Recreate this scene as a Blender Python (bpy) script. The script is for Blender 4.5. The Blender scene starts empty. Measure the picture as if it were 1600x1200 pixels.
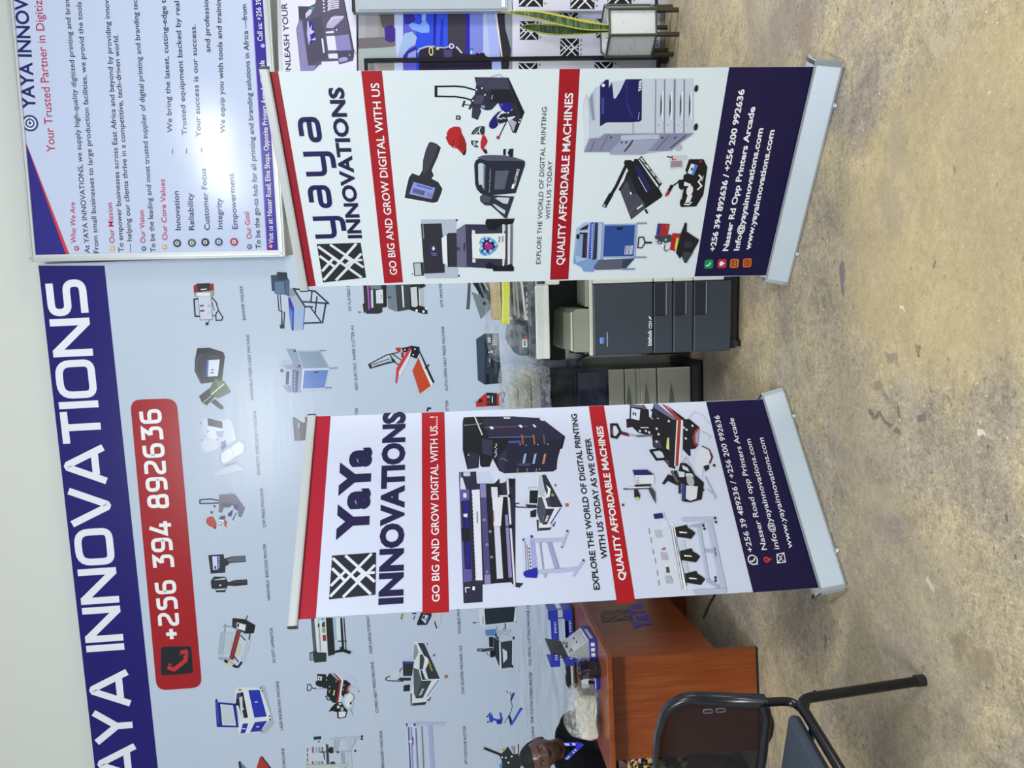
import bpy, bmesh, math, random
from mathutils import Vector, Matrix, noise
random.seed(7)
C = bpy.context.scene.collection
S = bpy.context.scene
R = math.radians
PI = math.pi

# ------------------------------------------------------------------ camera (a phone held upright, picture stored on its side)
FPX, TILT, ROLL, CAMH = 1130.7, 0.0635, -0.0404, 1.41
fwd = Vector((0, math.cos(TILT), -math.sin(TILT)))
up0 = Vector((0, math.sin(TILT), math.cos(TILT)))
rt0 = Vector((1, 0, 0))
RT = rt0 * math.cos(ROLL) + up0 * math.sin(ROLL)
UP = up0 * math.cos(ROLL) - rt0 * math.sin(ROLL)
EYE = Vector((0, 0, CAMH))
cd = bpy.data.cameras.new('camera')
cam = bpy.data.objects.new('camera', cd)
C.objects.link(cam)
cd.sensor_fit = 'HORIZONTAL'
cd.sensor_width = 36
cd.lens = FPX / 1600 * 36
cd.clip_start = 0.05
m3 = Matrix((-UP, RT, -fwd)).transposed()
cam.matrix_world = Matrix.Translation(EYE) @ m3.to_4x4()
S.camera = cam

# ------------------------------------------------------------------ light
S.view_settings.view_transform = 'Standard'
S.view_settings.look = 'None'
S.view_settings.gamma = 1
S.view_settings.exposure = -0.27
w = bpy.data.worlds.new('world')
S.world = w
w.use_nodes = True
w.node_tree.nodes['Background'].inputs[0].default_value = (0.78, 0.89, 1.0, 1)
w.node_tree.nodes['Background'].inputs[1].default_value = 0.55


def area(name, loc, target, sx, sy, power, col):
    d = bpy.data.lights.new(name, 'AREA')
    d.shape = 'RECTANGLE'
    d.size, d.size_y, d.energy, d.color = sx, sy, power, col
    o = bpy.data.objects.new(name, d)
    o.location = loc
    o.rotation_euler = (Vector(target) - Vector(loc)).to_track_quat('-Z', 'Y').to_euler()
    C.objects.link(o)
    return o


area('ceiling_tube_light', (-2.15, -2.4, 4.95), (-0.3, 3.2, 0.8), 1.8, 0.5, 290, (0.93, 0.96, 1.0))
area('ceiling_tube_light', (2.15, -1.1, 4.75), (0.6, 2.6, 0.6), 1.2, 0.30, 120, (0.92, 0.96, 1.0))
area('doorway_daylight', (4.4, 2.9, 1.7), (-1.0, 2.2, 0.2), 0.8, 1.9, 100, (1.0, 0.95, 0.86))


# ------------------------------------------------------------------ helpers
def ray(x, y):
    return (fwd * FPX - UP * (x - 800) - RT * (y - 600)).normalized()


def atz(x, y, z=0.0):
    d = ray(x, y)
    return EYE + d * ((z - CAMH) / d.z)


def aty(x, y, Y):
    d = ray(x, y)
    return EYE + d * (Y / d.y)


def lin(h):
    if isinstance(h, str):
        c = [int(h[i:i + 2], 16) / 255 for i in (0, 2, 4)]
    else:
        c = [v / 255 for v in h]
    return tuple(v / 12.92 if v <= .04045 else ((v + .055) / 1.055) ** 2.4 for v in c)


MATS = {}


def mat(name, col, rough=.5, metal=0.0, spec=.5, k=1.0, coat=0.0):
    key = (name, str(col), rough, metal, spec, k)
    if key in MATS:
        return MATS[key]
    m = bpy.data.materials.new(name)
    m.use_nodes = True
    b = m.node_tree.nodes['Principled BSDF']
    c = lin(col)
    b.inputs['Base Color'].default_value = (min(1, c[0] * k), min(1, c[1] * k), min(1, c[2] * k), 1)
    b.inputs['Roughness'].default_value = rough
    b.inputs['Metallic'].default_value = metal
    b.inputs['Specular IOR Level'].default_value = spec
    b.inputs['Coat Weight'].default_value = coat
    MATS[key] = m
    return m


def nd(m, t, **kw):
    n = m.node_tree.nodes.new(t)
    for k_, v in kw.items():
        if k_ in n.inputs:
            n.inputs[k_].default_value = v
        else:
            setattr(n, k_, v)
    return n


def link(m, a, b):
    m.node_tree.links.new(a, b)


def bump_noise(m, scale=40, strength=.2, dist=.01, vec_scale=(1, 1, 1), detail=4):
    b = m.node_tree.nodes['Principled BSDF']
    tc = nd(m, 'ShaderNodeTexCoord')
    mp = nd(m, 'ShaderNodeMapping')
    mp.inputs['Scale'].default_value = vec_scale
    nz = nd(m, 'ShaderNodeTexNoise')
    nz.inputs['Scale'].default_value = scale
    nz.inputs['Detail'].default_value = detail
    bp = nd(m, 'ShaderNodeBump')
    bp.inputs['Strength'].default_value = strength
    bp.inputs['Distance'].default_value = dist
    link(m, tc.outputs['Object'], mp.inputs['Vector'])
    link(m, mp.outputs['Vector'], nz.inputs['Vector'])
    link(m, nz.outputs['Fac'], bp.inputs['Height'])
    link(m, bp.outputs['Normal'], b.inputs['Normal'])
    return m


def tag(o, label=None, cat=None, group=None, kind=None):
    if label:
        o['label'] = label
    if cat:
        o['category'] = cat
    if group:
        o['group'] = group
    if kind:
        o['kind'] = kind
    return o


def thing(name, label, cat, loc=(0, 0, 0), yaw=0.0, group=None):
    o = bpy.data.objects.new(name, None)
    o.empty_display_size = .05
    o.location = loc
    o.rotation_euler = (0, 0, yaw)
    C.objects.link(o)
    return tag(o, label, cat, group)


class MB:
    """collects shapes with materials; link() makes ONE mesh object of them"""

    def __init__(s):
        s.v, s.f, s.mi, s.ms, s.sm = [], [], [], [], []

    def m(s, mt):
        if mt not in s.ms:
            s.ms.append(mt)
        return s.ms.index(mt)

    def add(s, vs, fs, mt, smooth=False):
        o = len(s.v)
        s.v += [tuple(p) for p in vs]
        i = s.m(mt)
        for f in fs:
            s.f.append([o + k for k in f])
            s.mi.append(i)
            s.sm.append(smooth)
        return s

    def box(s, lo, hi, mt, M=None, bev=0.0):
        if bev > 0:
            bm = bmesh.new()
            bmesh.ops.create_cube(bm, size=1)
            c = [(lo[i] + hi[i]) / 2 for i in range(3)]
            d = [hi[i] - lo[i] for i in range(3)]
            for q in bm.verts:
                q.co = Vector([c[i] + q.co[i] * d[i] for i in range(3)])
            bmesh.ops.bevel(bm, geom=bm.edges[:], offset=min(bev, min(d) * .45), segments=2, affect='EDGES', profile=.5)
            bm.verts.ensure_lookup_table()
            vs = [q.co.copy() for q in bm.verts]
            fs = [[q.index for q in f.verts] for f in bm.faces]
            bm.free()
        else:
            vs = [Vector((x, y, z)) for x in (lo[0], hi[0]) for y in (lo[1], hi[1]) for z in (lo[2], hi[2])]
            fs = [(0, 1, 3, 2), (4, 6, 7, 5), (0, 4, 5, 1), (2, 3, 7, 6), (0, 2, 6, 4), (1, 5, 7, 3)]
        if M:
            vs = [M @ p for p in vs]
        return s.add(vs, fs, mt)

    def prism(s, prof, x0, x1, mt, axis='x', smooth=False):
        """profile of two numbers pushed along an axis (x: profile=(y,z); y: (x,z); z: (x,y))"""
        n = len(prof)
        P = {'x': lambda t, a, b: (t, a, b), 'y': lambda t, a, b: (a, t, b), 'z': lambda t, a, b: (a, b, t)}[axis]
        vs = [P(x0, a, b) for a, b in prof] + [P(x1, a, b) for a, b in prof]
        s.add(vs, [(i, (i + 1) % n, n + (i + 1) % n, n + i) for i in range(n)], mt, smooth)
        s.add(vs, [list(range(n))[::-1], list(range(n, 2 * n))], mt)
        return s

    def tube(s, pts, r, mt, n=10, cap=True):
        pts = [Vector(p) for p in pts]
        rs = r if isinstance(r, (list, tuple)) else [r] * len(pts)
        vs, fs = [], []
        prev = None
        for i, p in enumerate(pts):
            t = (pts[min(i + 1, len(pts) - 1)] - pts[max(i - 1, 0)]).normalized()
            if prev is None:
                u = t.orthogonal().normalized()
            else:
                u = (prev - t * prev.dot(t)).normalized()
            prev = u
            q = t.cross(u)
            for k in range(n):
                a = 2 * PI * k / n
                vs.append(p + (u * math.cos(a) + q * math.sin(a)) * rs[i])
        for i in range(len(pts) - 1):
            for k in range(n):
                fs.append((i * n + k, i * n + (k + 1) % n, (i + 1) * n + (k + 1) % n, (i + 1) * n + k))
        s.add(vs, fs, mt, True)
        if cap:
            s.add(vs, [list(range(n))[::-1], list(range((len(pts) - 1) * n, len(pts) * n))], mt)
        return s

    def lathe(s, prof, c, mt, n=24, smooth=True):
        vs, fs = [], []
        for r_, z in prof:
            for k in range(n):
                a = 2 * PI * k / n
                vs.append((c[0] + r_ * math.cos(a), c[1] + r_ * math.sin(a), c[2] + z))
        for i in range(len(prof) - 1):
            for k in range(n):
                fs.append((i * n + k, i * n + (k + 1) % n, (i + 1) * n + (k + 1) % n, (i + 1) * n + k))
        return s.add(vs, fs, mt, smooth)

    def ball(s, c, r, mt, n=14, M=None):
        rr = r if isinstance(r, (tuple, list)) else (r, r, r)
        vs, fs = [], []
        h = n // 2
        for i in range(h + 1):
            th = PI * i / h
            for k in range(n):
                a = 2 * PI * k / n
                vs.append(Vector((c[0] + rr[0] * math.sin(th) * math.cos(a), c[1] + rr[1] * math.sin(th) * math.sin(a), c[2] + rr[2] * math.cos(th))))
        for i in range(h):
            for k in range(n):
                fs.append((i * n + k, (i + 1) * n + k, (i + 1) * n + (k + 1) % n, i * n + (k + 1) % n))
        if M:
            vs = [M @ p for p in vs]
        return s.add(vs, fs, mt, True)

    def link(s, name, parent=None, loc=None, yaw=0.0):
        me = bpy.data.meshes.new(name)
        me.from_pydata(s.v, [], s.f)
        for mt in s.ms:
            me.materials.append(mt)
        me.polygons.foreach_set('material_index', s.mi)
        me.polygons.foreach_set('use_smooth', s.sm)
        me.validate()
        me.update()
        o = bpy.data.objects.new(name, me)
        C.objects.link(o)
        if parent:
            o.parent = parent
        if loc is not None:
            o.location = loc
            o.rotation_euler = (0, 0, yaw)
        return o


def fillet(pts, r, n=6):
    """round the corners of an open polyline"""
    pts = [Vector(p) for p in pts]
    out = [pts[0]]
    for i in range(1, len(pts) - 1):
        a, b, c = pts[i - 1], pts[i], pts[i + 1]
        d1, d2 = (a - b), (c - b)
        l = min(r, d1.length * .49, d2.length * .49)
        p, q = b + d1.normalized() * l, b + d2.normalized() * l
        for k in range(n + 1):
            t = k / n
            out.append(p * (1 - t) ** 2 + b * 2 * t * (1 - t) + q * t * t)
    return out + [pts[-1]]


def smooth_line(pts, n=8):
    """Catmull-Rom through the points"""
    pts = [Vector(p) for p in pts]
    P = [pts[0] * 2 - pts[1]] + pts + [pts[-1] * 2 - pts[-2]]
    out = []
    for i in range(1, len(P) - 2):
        for k in range(n):
            t = k / n
            a, b, c, d = P[i - 1], P[i], P[i + 1], P[i + 2]
            out.append(.5 * ((2 * b) + (c - a) * t + (2 * a - 5 * b + 4 * c - d) * t * t + (3 * b - a - 3 * c + d) * t ** 3))
    return out + [pts[-1]]


# stroke letters: width, then strokes (corner radius, x, y, x, y ...), capitals 1 high
_h = .09
STROKES = {
    'I': (.16, [(0, .08, 0, .08, 1)]),
    'N': (.96, [(0, .09, 0, .09, 1), (0, .87, 0, .87, 1), (0, .10, .94, .86, .06)]),
    'O': (.98, [(.3, .49, _h, .89, _h, .89, 1 - _h, .09, 1 - _h, .09, _h, .49, _h)]),
    'S': (.86, [(.22, .04, _h, .79, _h, .79, .5, .07, .5, .07, 1 - _h, .80, 1 - _h)]),
    'T': (.82, [(0, .41, 0, .41, .9), (0, 0, 1 - _h, .82, 1 - _h)]),
    'A': (1.0, [(0, .06, 0, .46, .93, .50, .95, .54, .93, .94, 0), (0, .24, .24, .78, .24)]),
    'V': (1.0, [(0, .06, 1, .46, .07, .50, .05, .54, .07, .94, 1)]),
    'Y': (.92, [(0, .04, 1, .46, .42, .88, 1), (0, .46, .44, .46, 0)]),
    '2': (.62, [(.2, .03, 1 - _h, .55, 1 - _h, .55, .55, .07, .35, .07, _h, .60, _h)]),
    '3': (.62, [(0, .03, 1 - _h, .53, 1 - _h, .27, .58), (.2, .24, .56, .55, .56, .55, _h, .03, _h)]),
    '4': (.66, [(0, .36, 1, .06, .26, .64, .26), (0, .46, .55, .46, 0)]),
    '5': (.62, [(.2, .58, 1 - _h, .09, 1 - _h, .09, .58, .55, .58, .55, _h, .03, _h)]),
    '6': (.64, [(.2, .56, 1 - _h, .08, 1 - _h, .08, _h, .57, _h, .57, .56, .08, .56)]),
    '8': (.64, [(.2, .32, _h, .57, _h, .57, .52, .07, .52, .07, _h, .32, _h), (.2, .32, .52, .54, .52, .54, 1 - _h, .10, 1 - _h, .10, .52, .32, .52)]),
    '9': (.64, [(.2, .06, _h, .57, _h, .57, 1 - _h, .07, 1 - _h, .07, .44, .57, .44)]),
    '+': (.5, [(0, 0, .42, .5, .42), (0, .25, .17, .25, .67)]),
    'y': (.62, [(.14, .06, .68, .06, _h, .56, _h), (.16, .56, .68, .56, -.21, .20, -.21)]),
    'a': (.62, [(.16, .16, .64, .55, .64, .55, _h, .06, _h, .06, .36, .55, .36)]),
}
TEXTS = {}


def text_mesh(txt, bold):
    key = (txt, bold)
    if key not in TEXTS:
        cu = bpy.data.curves.new('lettering', 'FONT')
        cu.body = txt
        cu.offset = bold
        cu.resolution_u = 3
        o = bpy.data.objects.new('lettering', cu)
        C.objects.link(o)
        dg = bpy.context.evaluated_depsgraph_get()
        me = bpy.data.meshes.new_from_object(o.evaluated_get(dg))
        vs = [(q.co.x, q.co.y) for q in me.vertices]
        fs = [list(p.vertices) for p in me.polygons]
        bpy.data.objects.remove(o)
        bpy.data.curves.remove(cu)
        bpy.data.meshes.remove(me)
        TEXTS[key] = (vs, fs)
    return TEXTS[key]


CAPH = max(q[1] for q in text_mesh('H', 0)[0])


class Print:
    """a flat printed sheet: plane through O with right a, up b; shapes on it are measured from the photograph"""

    def __init__(s, O, a, b, k=1.0, rough=.4, spec=.4):
        s.O, s.a, s.b = Vector(O), Vector(a).normalized(), Vector(b).normalized()
        s.n = s.a.cross(s.b)
        s.mb = MB()
        s.w = .0004
        s.k, s.rough, s.spec = k, rough, spec
        s.org, s.s = (0, 0), 1.0

    def frame(s, x0, y0, sc):           # measure in an enlarged cut of the picture
        s.org, s.s = (x0, y0), sc
        s.w = .0006
        return s

    def ink(s, c):
        return c if not isinstance(c, str) else mat('print_' + c, c, s.rough, 0, s.spec, s.k)

    def uv(s, x, y):
        x, y = s.org[0] + x / s.s, s.org[1] + y / s.s
        d = ray(x, y)
        t = (s.O - EYE).dot(s.n) / d.dot(s.n)
        p = EYE + d * t - s.O
        return p.dot(s.a), p.dot(s.b)

    def P(s, u, v, w_=0.0):
        return s.O + s.a * u + s.b * v + s.n * w_

    def poly(s, c, *p):
        """p: flat list x, y, x, y ..."""
        if len(p) == 1:
            p = p[0]
        uv = [s.uv(p[i], p[i + 1]) for i in range(0, len(p), 2)]
        s.face(uv, c)

    def face(s, uv, c):
        ar = sum(uv[i][0] * uv[(i + 1) % len(uv)][1] - uv[(i + 1) % len(uv)][0] * uv[i][1] for i in range(len(uv)))
        if ar < 0:
            uv = uv[::-1]
        s.w += .00007
        s.mb.add([s.P(u, v, s.w) for u, v in uv], [list(range(len(uv)))], s.ink(c))

    def line(s, c, wd, *p):
        """stroke of width wd (px of the frame in use) along x, y, x, y ..."""
        uv = [Vector(s.uv(p[i], p[i + 1])) for i in range(0, len(p), 2)]
        q = s.uv(p[0], p[1] + wd)
        h = (Vector(q) - uv[0]).length / 2
        s.w += .00007
        for i in range(len(uv) - 1):
            d = (uv[i + 1] - uv[i])
            if d.length < 1e-6:
                continue
            d.normalize()
            nn = Vector((-d.y, d.x)) * h
            e = d * h * .6
            pts = [uv[i] - e - nn, uv[i + 1] + e - nn, uv[i + 1] + e + nn, uv[i] - e + nn]
            s.mb.add([s.P(t.x, t.y, s.w + i * 1e-5) for t in pts], [(0, 1, 2, 3)], s.ink(c))

    def disc(s, c, x, y, r, r2=None, n=18):
        u, v = s.uv(x, y)
        q = s.uv(x, y + r)
        h = math.hypot(q[0] - u, q[1] - v)
        q2 = s.uv(x + (r2 or r), y)
        h2 = math.hypot(q2[0] - u, q2[1] - v)
        s.face([(u + h * math.cos(2 * PI * i / n), v + h2 * math.sin(2 * PI * i / n)) for i in range(n)], c)

    def rquad(s, c, p, rad, n=5):
        """rounded quad; p = 8 numbers, rad as a share of the short side"""
        pts = [Vector(s.uv(p[i], p[i + 1])) for i in range(0, 8, 2)]
        L = min((pts[1] - pts[0]).length, (pts[2] - pts[1]).length) * rad
        out = []
        for i in range(4):
            a, b, d = pts[i - 1], pts[i], pts[(i + 1) % 4]
            e, f = b + (a - b).normalized() * L, b + (d - b).normalized() * L
            for k in range(n + 1):
                t = k / n
                out.append(tuple(e * (1 - t) ** 2 + b * 2 * t * (1 - t) + f * t * t))
        s.face(out, c)

    def text(s, txt, x0, y0, x1, y1, cap, c, bold=0.0, cap1=None):
        """baseline from (x0, y0) to (x1, y1); capitals reach cap px to the picture's left"""
        p, q = Vector(s.uv(x0, y0)), Vector(s.uv(x1, y1))
        h0 = (Vector(s.uv(x0 - cap, y0)) - p).length
        h1 = (Vector(s.uv(x1 - (cap1 or cap), y1)) - q).length
        vs, fs = text_mesh(txt, bold)
        if not vs:
            return
        lo, hi = min(v[0] for v in vs), max(v[0] for v in vs)
        e = q - p
        nn = Vector((-e.y, e.x)).normalized()
        s.w += .00007
        out = []
        for x, y in vs:
            t = (x - lo) / (hi - lo)
            z = p + e * t + nn * (y / CAPH) * (h0 * (1 - t) + h1 * t)
            out.append(s.P(z.x, z.y, s.w))
        s.mb.add(out, fs, s.ink(c))

    def stroked(s, txt, x0, y0, x1, y1, cap, cap1, c, wd, gap=.14, adv=None):
        """squarish lettering drawn as strokes: baseline (x0, y0) to (x1, y1), cap px high"""
        p, q = Vector(s.uv(x0, y0)), Vector(s.uv(x1, y1))
        h0 = (Vector(s.uv(x0 - cap, y0)) - p).length
        h1 = (Vector(s.uv(x1 - cap1, y1)) - q).length
        ws = [(STROKES[ch_][0] if ch_ != ' ' else (adv or .55)) for ch_ in txt]
        tot = sum(ws) + gap * (len(txt) - 1)
        e = q - p
        nn = Vector((-e.y, e.x)).normalized()
        s.w += .0001
        X = 0
        sc = e.length / tot / ((h0 + h1) / 2)        # x stretch against height
        for ch_, w_ in zip(txt, ws):
            if ch_ != ' ':
                for ln in STROKES[ch_][1]:
                    rad = ln[0]
                    pts = fillet([(X + ln[i], ln[i + 1], 0) for i in range(1, len(ln), 2)], rad, 5) if rad else [Vector((X + ln[i], ln[i + 1], 0)) for i in range(1, len(ln), 2)]
                    pts = [Vector((v.x * sc, v.y)) for v in pts]
                    closed = (pts[0] - pts[-1]).length < 1e-4
                    L_, R_ = [], []
                    m_ = len(pts)
                    for i, v in enumerate(pts):
                        if closed:
                            a_, b_ = pts[(i - 1) % (m_ - 1)], pts[(i + 1) % (m_ - 1)] if i < m_ - 1 else pts[1]
                        else:
                            a_, b_ = pts[max(i - 1, 0)], pts[min(i + 1, m_ - 1)]
                        d1 = (v - a_).normalized() if (v - a_).length > 1e-6 else (b_ - v).normalized()
                        d2 = (b_ - v).normalized() if (b_ - v).length > 1e-6 else d1
                        t_ = (d1 + d2)
                        t_ = t_.normalized() if t_.length > 1e-4 else d1
                        n1 = Vector((-t_.y, t_.x))
                        k_ = min(2.2, 1 / max(.3, n1.dot(Vector((-d1.y, d1.x)))))
                        L_.append(v + n1 * wd / 2 * k_)
                        R_.append(v - n1 * wd / 2 * k_)
                    out = []
                    for v in L_ + R_:
                        t_ = v.x / sc / tot
                        z = p + e * t_ + nn * v.y * (h0 * (1 - t_) + h1 * t_)
                        out.append(s.P(z.x, z.y, s.w))
                    s.w += .00002
                    s.mb.add(out, [(i + m_, i + m_ + 1, i + 1, i) for i in range(m_ - 1)], s.ink(c))
            X += w_ + gap

    def logo(s, tl, tr, br, bl, c='262b36', bg='dfe6f2'):
        """dark square crossed by pale double lines"""
        A = [Vector(s.uv(*q)) for q in (tl, tr, br, bl)]

        def at(x, y):
            return tuple((A[0] * (1 - x) + A[1] * x) * (1 - y) + (A[3] * (1 - x) + A[2] * x) * y)
        s.face([at(0, 0), at(1, 0), at(1, 1), at(0, 1)], c)
        wd = .032
        s.w += .00005

        def bar(x0, y0, x1, y1):
            d = Vector((x1 - x0, y1 - y0)).normalized()
            nx, ny = -d.y * wd, d.x * wd
            s.w -= .00005
            s.face([at(x0 - nx, y0 - ny), at(x1 - nx, y1 - ny), at(x1 + nx, y1 + ny), at(x0 + nx, y0 + ny)], bg)
        bar(.06, .02, .98, .90)
        bar(.02, .30, .70, .98)
        bar(.94, .02, .02, .90)
        bar(.98, .30, .30, .98)
        bar(.30, .02, .62, .33)
        bar(.62, .33, .50, .45)
        bar(.70, .02, .38, .33)
        bar(.52, .72, .52, .98)
        bar(.40, .58, .52, .72)
        bar(.64, .58, .52, .72)

    def link(s, name, parent):
        bpy.context.view_layer.update()
        inv = parent.matrix_world.inverted()
        s.mb.v = [tuple(inv @ Vector(p)) for p in s.mb.v]
        return s.mb.link(name, parent)

    def slab(s, uv, w0, w1, mt):
        """a thin solid on the plane: outline uv, from height w0 to w1"""
        n = len(uv)
        ar = sum(uv[i][0] * uv[(i + 1) % n][1] - uv[(i + 1) % n][0] * uv[i][1] for i in range(n))
        if ar < 0:
            uv = uv[::-1]
        vs = [s.P(u, v, w0) for u, v in uv] + [s.P(u, v, w1) for u, v in uv]
        fs = [list(range(n))[::-1], list(range(n, 2 * n))] + [(i, (i + 1) % n, n + (i + 1) % n, n + i) for i in range(n)]
        return vs, fs, mt


# ------------------------------------------------------------------ materials of the room
def floor_material():
    m = mat('worn_concrete', 'a89878', .55, 0, .35)
    b = m.node_tree.nodes['Principled BSDF']
    tc = nd(m, 'ShaderNodeTexCoord')

    def noise_(scale, detail, rough=.6, vs=(1, 1, 1), dist=0.0):
        mp = nd(m, 'ShaderNodeMapping')
        mp.inputs['Scale'].default_value = vs
        n = nd(m, 'ShaderNodeTexNoise')
        n.inputs['Scale'].default_value = scale
        n.inputs['Detail'].default_value = detail
        n.inputs['Roughness'].default_value = rough
        n.inputs['Distortion'].default_value = dist
        link(m, tc.outputs['Object'], mp.inputs['Vector'])
        link(m, mp.outputs['Vector'], n.inputs['Vector'])
        return n.outputs['Fac']

    def ramp(fac, stops):
        r = nd(m, 'ShaderNodeValToRGB')
        e = r.color_ramp.elements
        while len(e) < len(stops):
            e.new(.5)
        for q, (p, c) in zip(e, stops):
            q.position = p
            c = lin(c) if isinstance(c, str) else (c, c, c)
            q.color = (*c, 1)
        link(m, fac, r.inputs['Fac'])
        return r.outputs['Color']

    def mix(kind, fac, a, c):
        x = nd(m, 'ShaderNodeMix')
        x.data_type = 'RGBA'
        x.blend_type = kind
        for s_, v in ((x.inputs['Factor'], fac), (x.inputs[6], a), (x.inputs[7], c)):
            if isinstance(v, bpy.types.NodeSocket):
                link(m, v, s_)
            elif isinstance(v, (int, float)):
                s_.default_value = v
            else:
                s_.default_value = (*lin(v), 1)
        return x.outputs[2]
    big = noise_(1.3, 5, .6, dist=.7)
    col = ramp(big, [(.34, '978c80'), (.45, 'a99d89'), (.55, 'b9aa8a'), (.66, '9f9485')])
    med = noise_(5.5, 8, .68, dist=.6)
    col = mix('MIX', .55, col, mix('OVERLAY', .75, col, ramp(med, [(.32, .25), (.5, .52), (.66, .76)])))
    fine = noise_(38, 8, .75)
    col = mix('OVERLAY', .55, col, ramp(fine, [(.3, .14), (.5, .5), (.7, .86)]))
    grit = noise_(120, 3, .7)
    col = mix('OVERLAY', .35, col, ramp(grit, [(.3, .05), (.5, .5), (.70, .97)]))
    # pale scuffed patches and dark scabs
    pale = ramp(noise_(3.1, 8, .72, (1, 1.3, 1), .8), [(.57, 0.0), (.68, .7)])
    col = mix('MIX', pale, col, 'cfc2a6')
    dark = ramp(noise_(6.5, 8, .68, (1.1, .8, 1), .5), [(.62, 0.0), (.69, .55)])
    col = mix('MIX', dark, col, '7d6f5d')
    specks = ramp(noise_(55, 2, .5), [(.70, 0.0), (.73, .9)])
    col = mix('MIX', specks, col, 'e6dfcd')
    pits = ramp(noise_(33, 2, .5, (1, 1.2, 1)), [(.28, .8), (.32, 0.0)])
    col = mix('MIX', pits, col, '6a5d4d')
    # single stains with a shape of their own, plus painted doorway light
    wob = nd(m, 'ShaderNodeTexNoise')
    wob.inputs['Scale'].default_value = 16
    wob.inputs['Detail'].default_value = 4
    link(m, tc.outputs['Object'], wob.inputs['Vector'])
    vm = nd(m, 'ShaderNodeVectorMath', operation='MULTIPLY_ADD')
    vm.inputs[1].default_value = (.10, .10, 0)
    link(m, wob.outputs['Color'], vm.inputs[0])
    link(m, tc.outputs['Object'], vm.inputs[2])
    # picture position, length, width (m), turn, tint
    for x, y, l, wd, an, tint, amt in STAINS_AND_LIGHT:
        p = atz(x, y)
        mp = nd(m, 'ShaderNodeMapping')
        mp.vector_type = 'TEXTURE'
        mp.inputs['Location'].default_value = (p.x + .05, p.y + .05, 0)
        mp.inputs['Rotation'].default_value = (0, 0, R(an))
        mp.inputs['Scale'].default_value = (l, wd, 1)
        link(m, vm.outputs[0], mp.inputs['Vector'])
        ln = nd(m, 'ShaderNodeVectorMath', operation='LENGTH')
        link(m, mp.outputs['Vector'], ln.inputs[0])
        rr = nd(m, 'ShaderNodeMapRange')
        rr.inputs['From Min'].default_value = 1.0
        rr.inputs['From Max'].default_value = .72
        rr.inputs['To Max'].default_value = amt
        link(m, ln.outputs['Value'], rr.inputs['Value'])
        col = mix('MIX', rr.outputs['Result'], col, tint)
    link(m, col, b.inputs['Base Color'])
    rg = nd(m, 'ShaderNodeMapRange')
    rg.inputs['To Min'].default_value = .42
    rg.inputs['To Max'].default_value = .75
    link(m, med, rg.inputs['Value'])
    link(m, rg.outputs['Result'], b.inputs['Roughness'])
    bp = nd(m, 'ShaderNodeBump')
    bp.inputs['Strength'].default_value = .35
    bp.inputs['Distance'].default_value = .012
    ad = nd(m, 'ShaderNodeMath', operation='ADD')
    link(m, fine, ad.inputs[0])
    link(m, med, ad.inputs[1])
    link(m, ad.outputs[0], bp.inputs['Height'])
    link(m, bp.outputs['Normal'], b.inputs['Normal'])
    return m


STAINS_AND_LIGHT = [(1490, 330, .55, .75, 10, 'c9b585', .5), (1400, 1010, .55, .45, 0, '9b9080', .4), (1090, 560, .3, .5, 0, '8f877a', .35), (1200, 30, .5, .3, 0, '9d9286', .4), (1345, 700, .35, .22, 20, 'a59883', .4), (1317, 432, .075, .018, 12, '77717a', .8), (1366, 648, .045, .013, 60, '6f6763', .8), (1381, 655, .05, .012, 70, '6f6763', .8),  # leading broad yellow and grey patches: doorway light and its falloff painted in
          (1377, 610, .06, .02, 55, '8b8578', .7), (1393, 560, .05, .02, 60, '8d867a', .7), (1404, 641, .024, .013, 0, '6f6762', .8),
          (1440, 652, .024, .013, -30, '6e6666', .75), (1402, 678, .03, .016, 60, '726a66', .8), (1516, 619, .017, .009, 0, '7c7460', .7),
          (1435, 551, .013, .008, 0, '6c5f50', .8), (1436, 540, .010, .007, 0, '7a6d5c', .7), (1481, 622, .022, .005, 20, '7c705e', .7),
          (1497, 1010, .05, .04, 20, '8e8068', .55), (1533, 1035, .06, .05, 20, '8f8169', .55), (1290, 1000, .05, .012, 10, '6d6158', .8),
          (1248, 570, .16, .05, 20, 'bdb4a2', .45), (1228, 565, .10, .03, 50, 'bcb3a0', .45), (1425, 612, .07, .025, 80, 'b9ad95', .6),
          (1455, 908, .03, .016, 40, 'd2cab8', .8), (1535, 679, .012, .009, 0, 'e8e2d2', .9), (1538, 650, .011, .008, 0, 'dbd0bb', .8),
          (1408, 480, .012, .008, 0, 'e9e4d8', .8), (1493, 1000, .02, .01, 0, '857862', .6), (1288, 375, .010, .007, 0, '6a5e50', .8),
          (1460, 411, .012, .007, 20, '6f614e', .7), (1495, 262, .012, .007, 40, '7d6b55', .8), (1400, 220, .12, .07, 0, '9a9080', .35),
          (1258, 55, .16, .06, 0, '978374', .5), (1212, 50, .12, .05, 30, '8f8678', .4), (1390, 320, .14, .06, 20, '99907f', .35)]
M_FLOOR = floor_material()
M_WALL = mat('painted_plaster', 'd6dad6', .7)
bump_noise(M_WALL, 3, .12, .02)
M_CEIL = mat('ceiling_paint', 'e6e8e6', .8)

WPSI = R(-6)
WA = Vector((math.cos(WPSI), math.sin(WPSI), 0))
WB = Vector((0, 0, 1))
WN = Vector((-WA.y, WA.x, 0))            # away from the camera
P0 = Vector((2.259, 4.739, 0))


def wallpt(u, z, back=0.0):
    return P0 + WA * u + WN * back + WB * z


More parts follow.
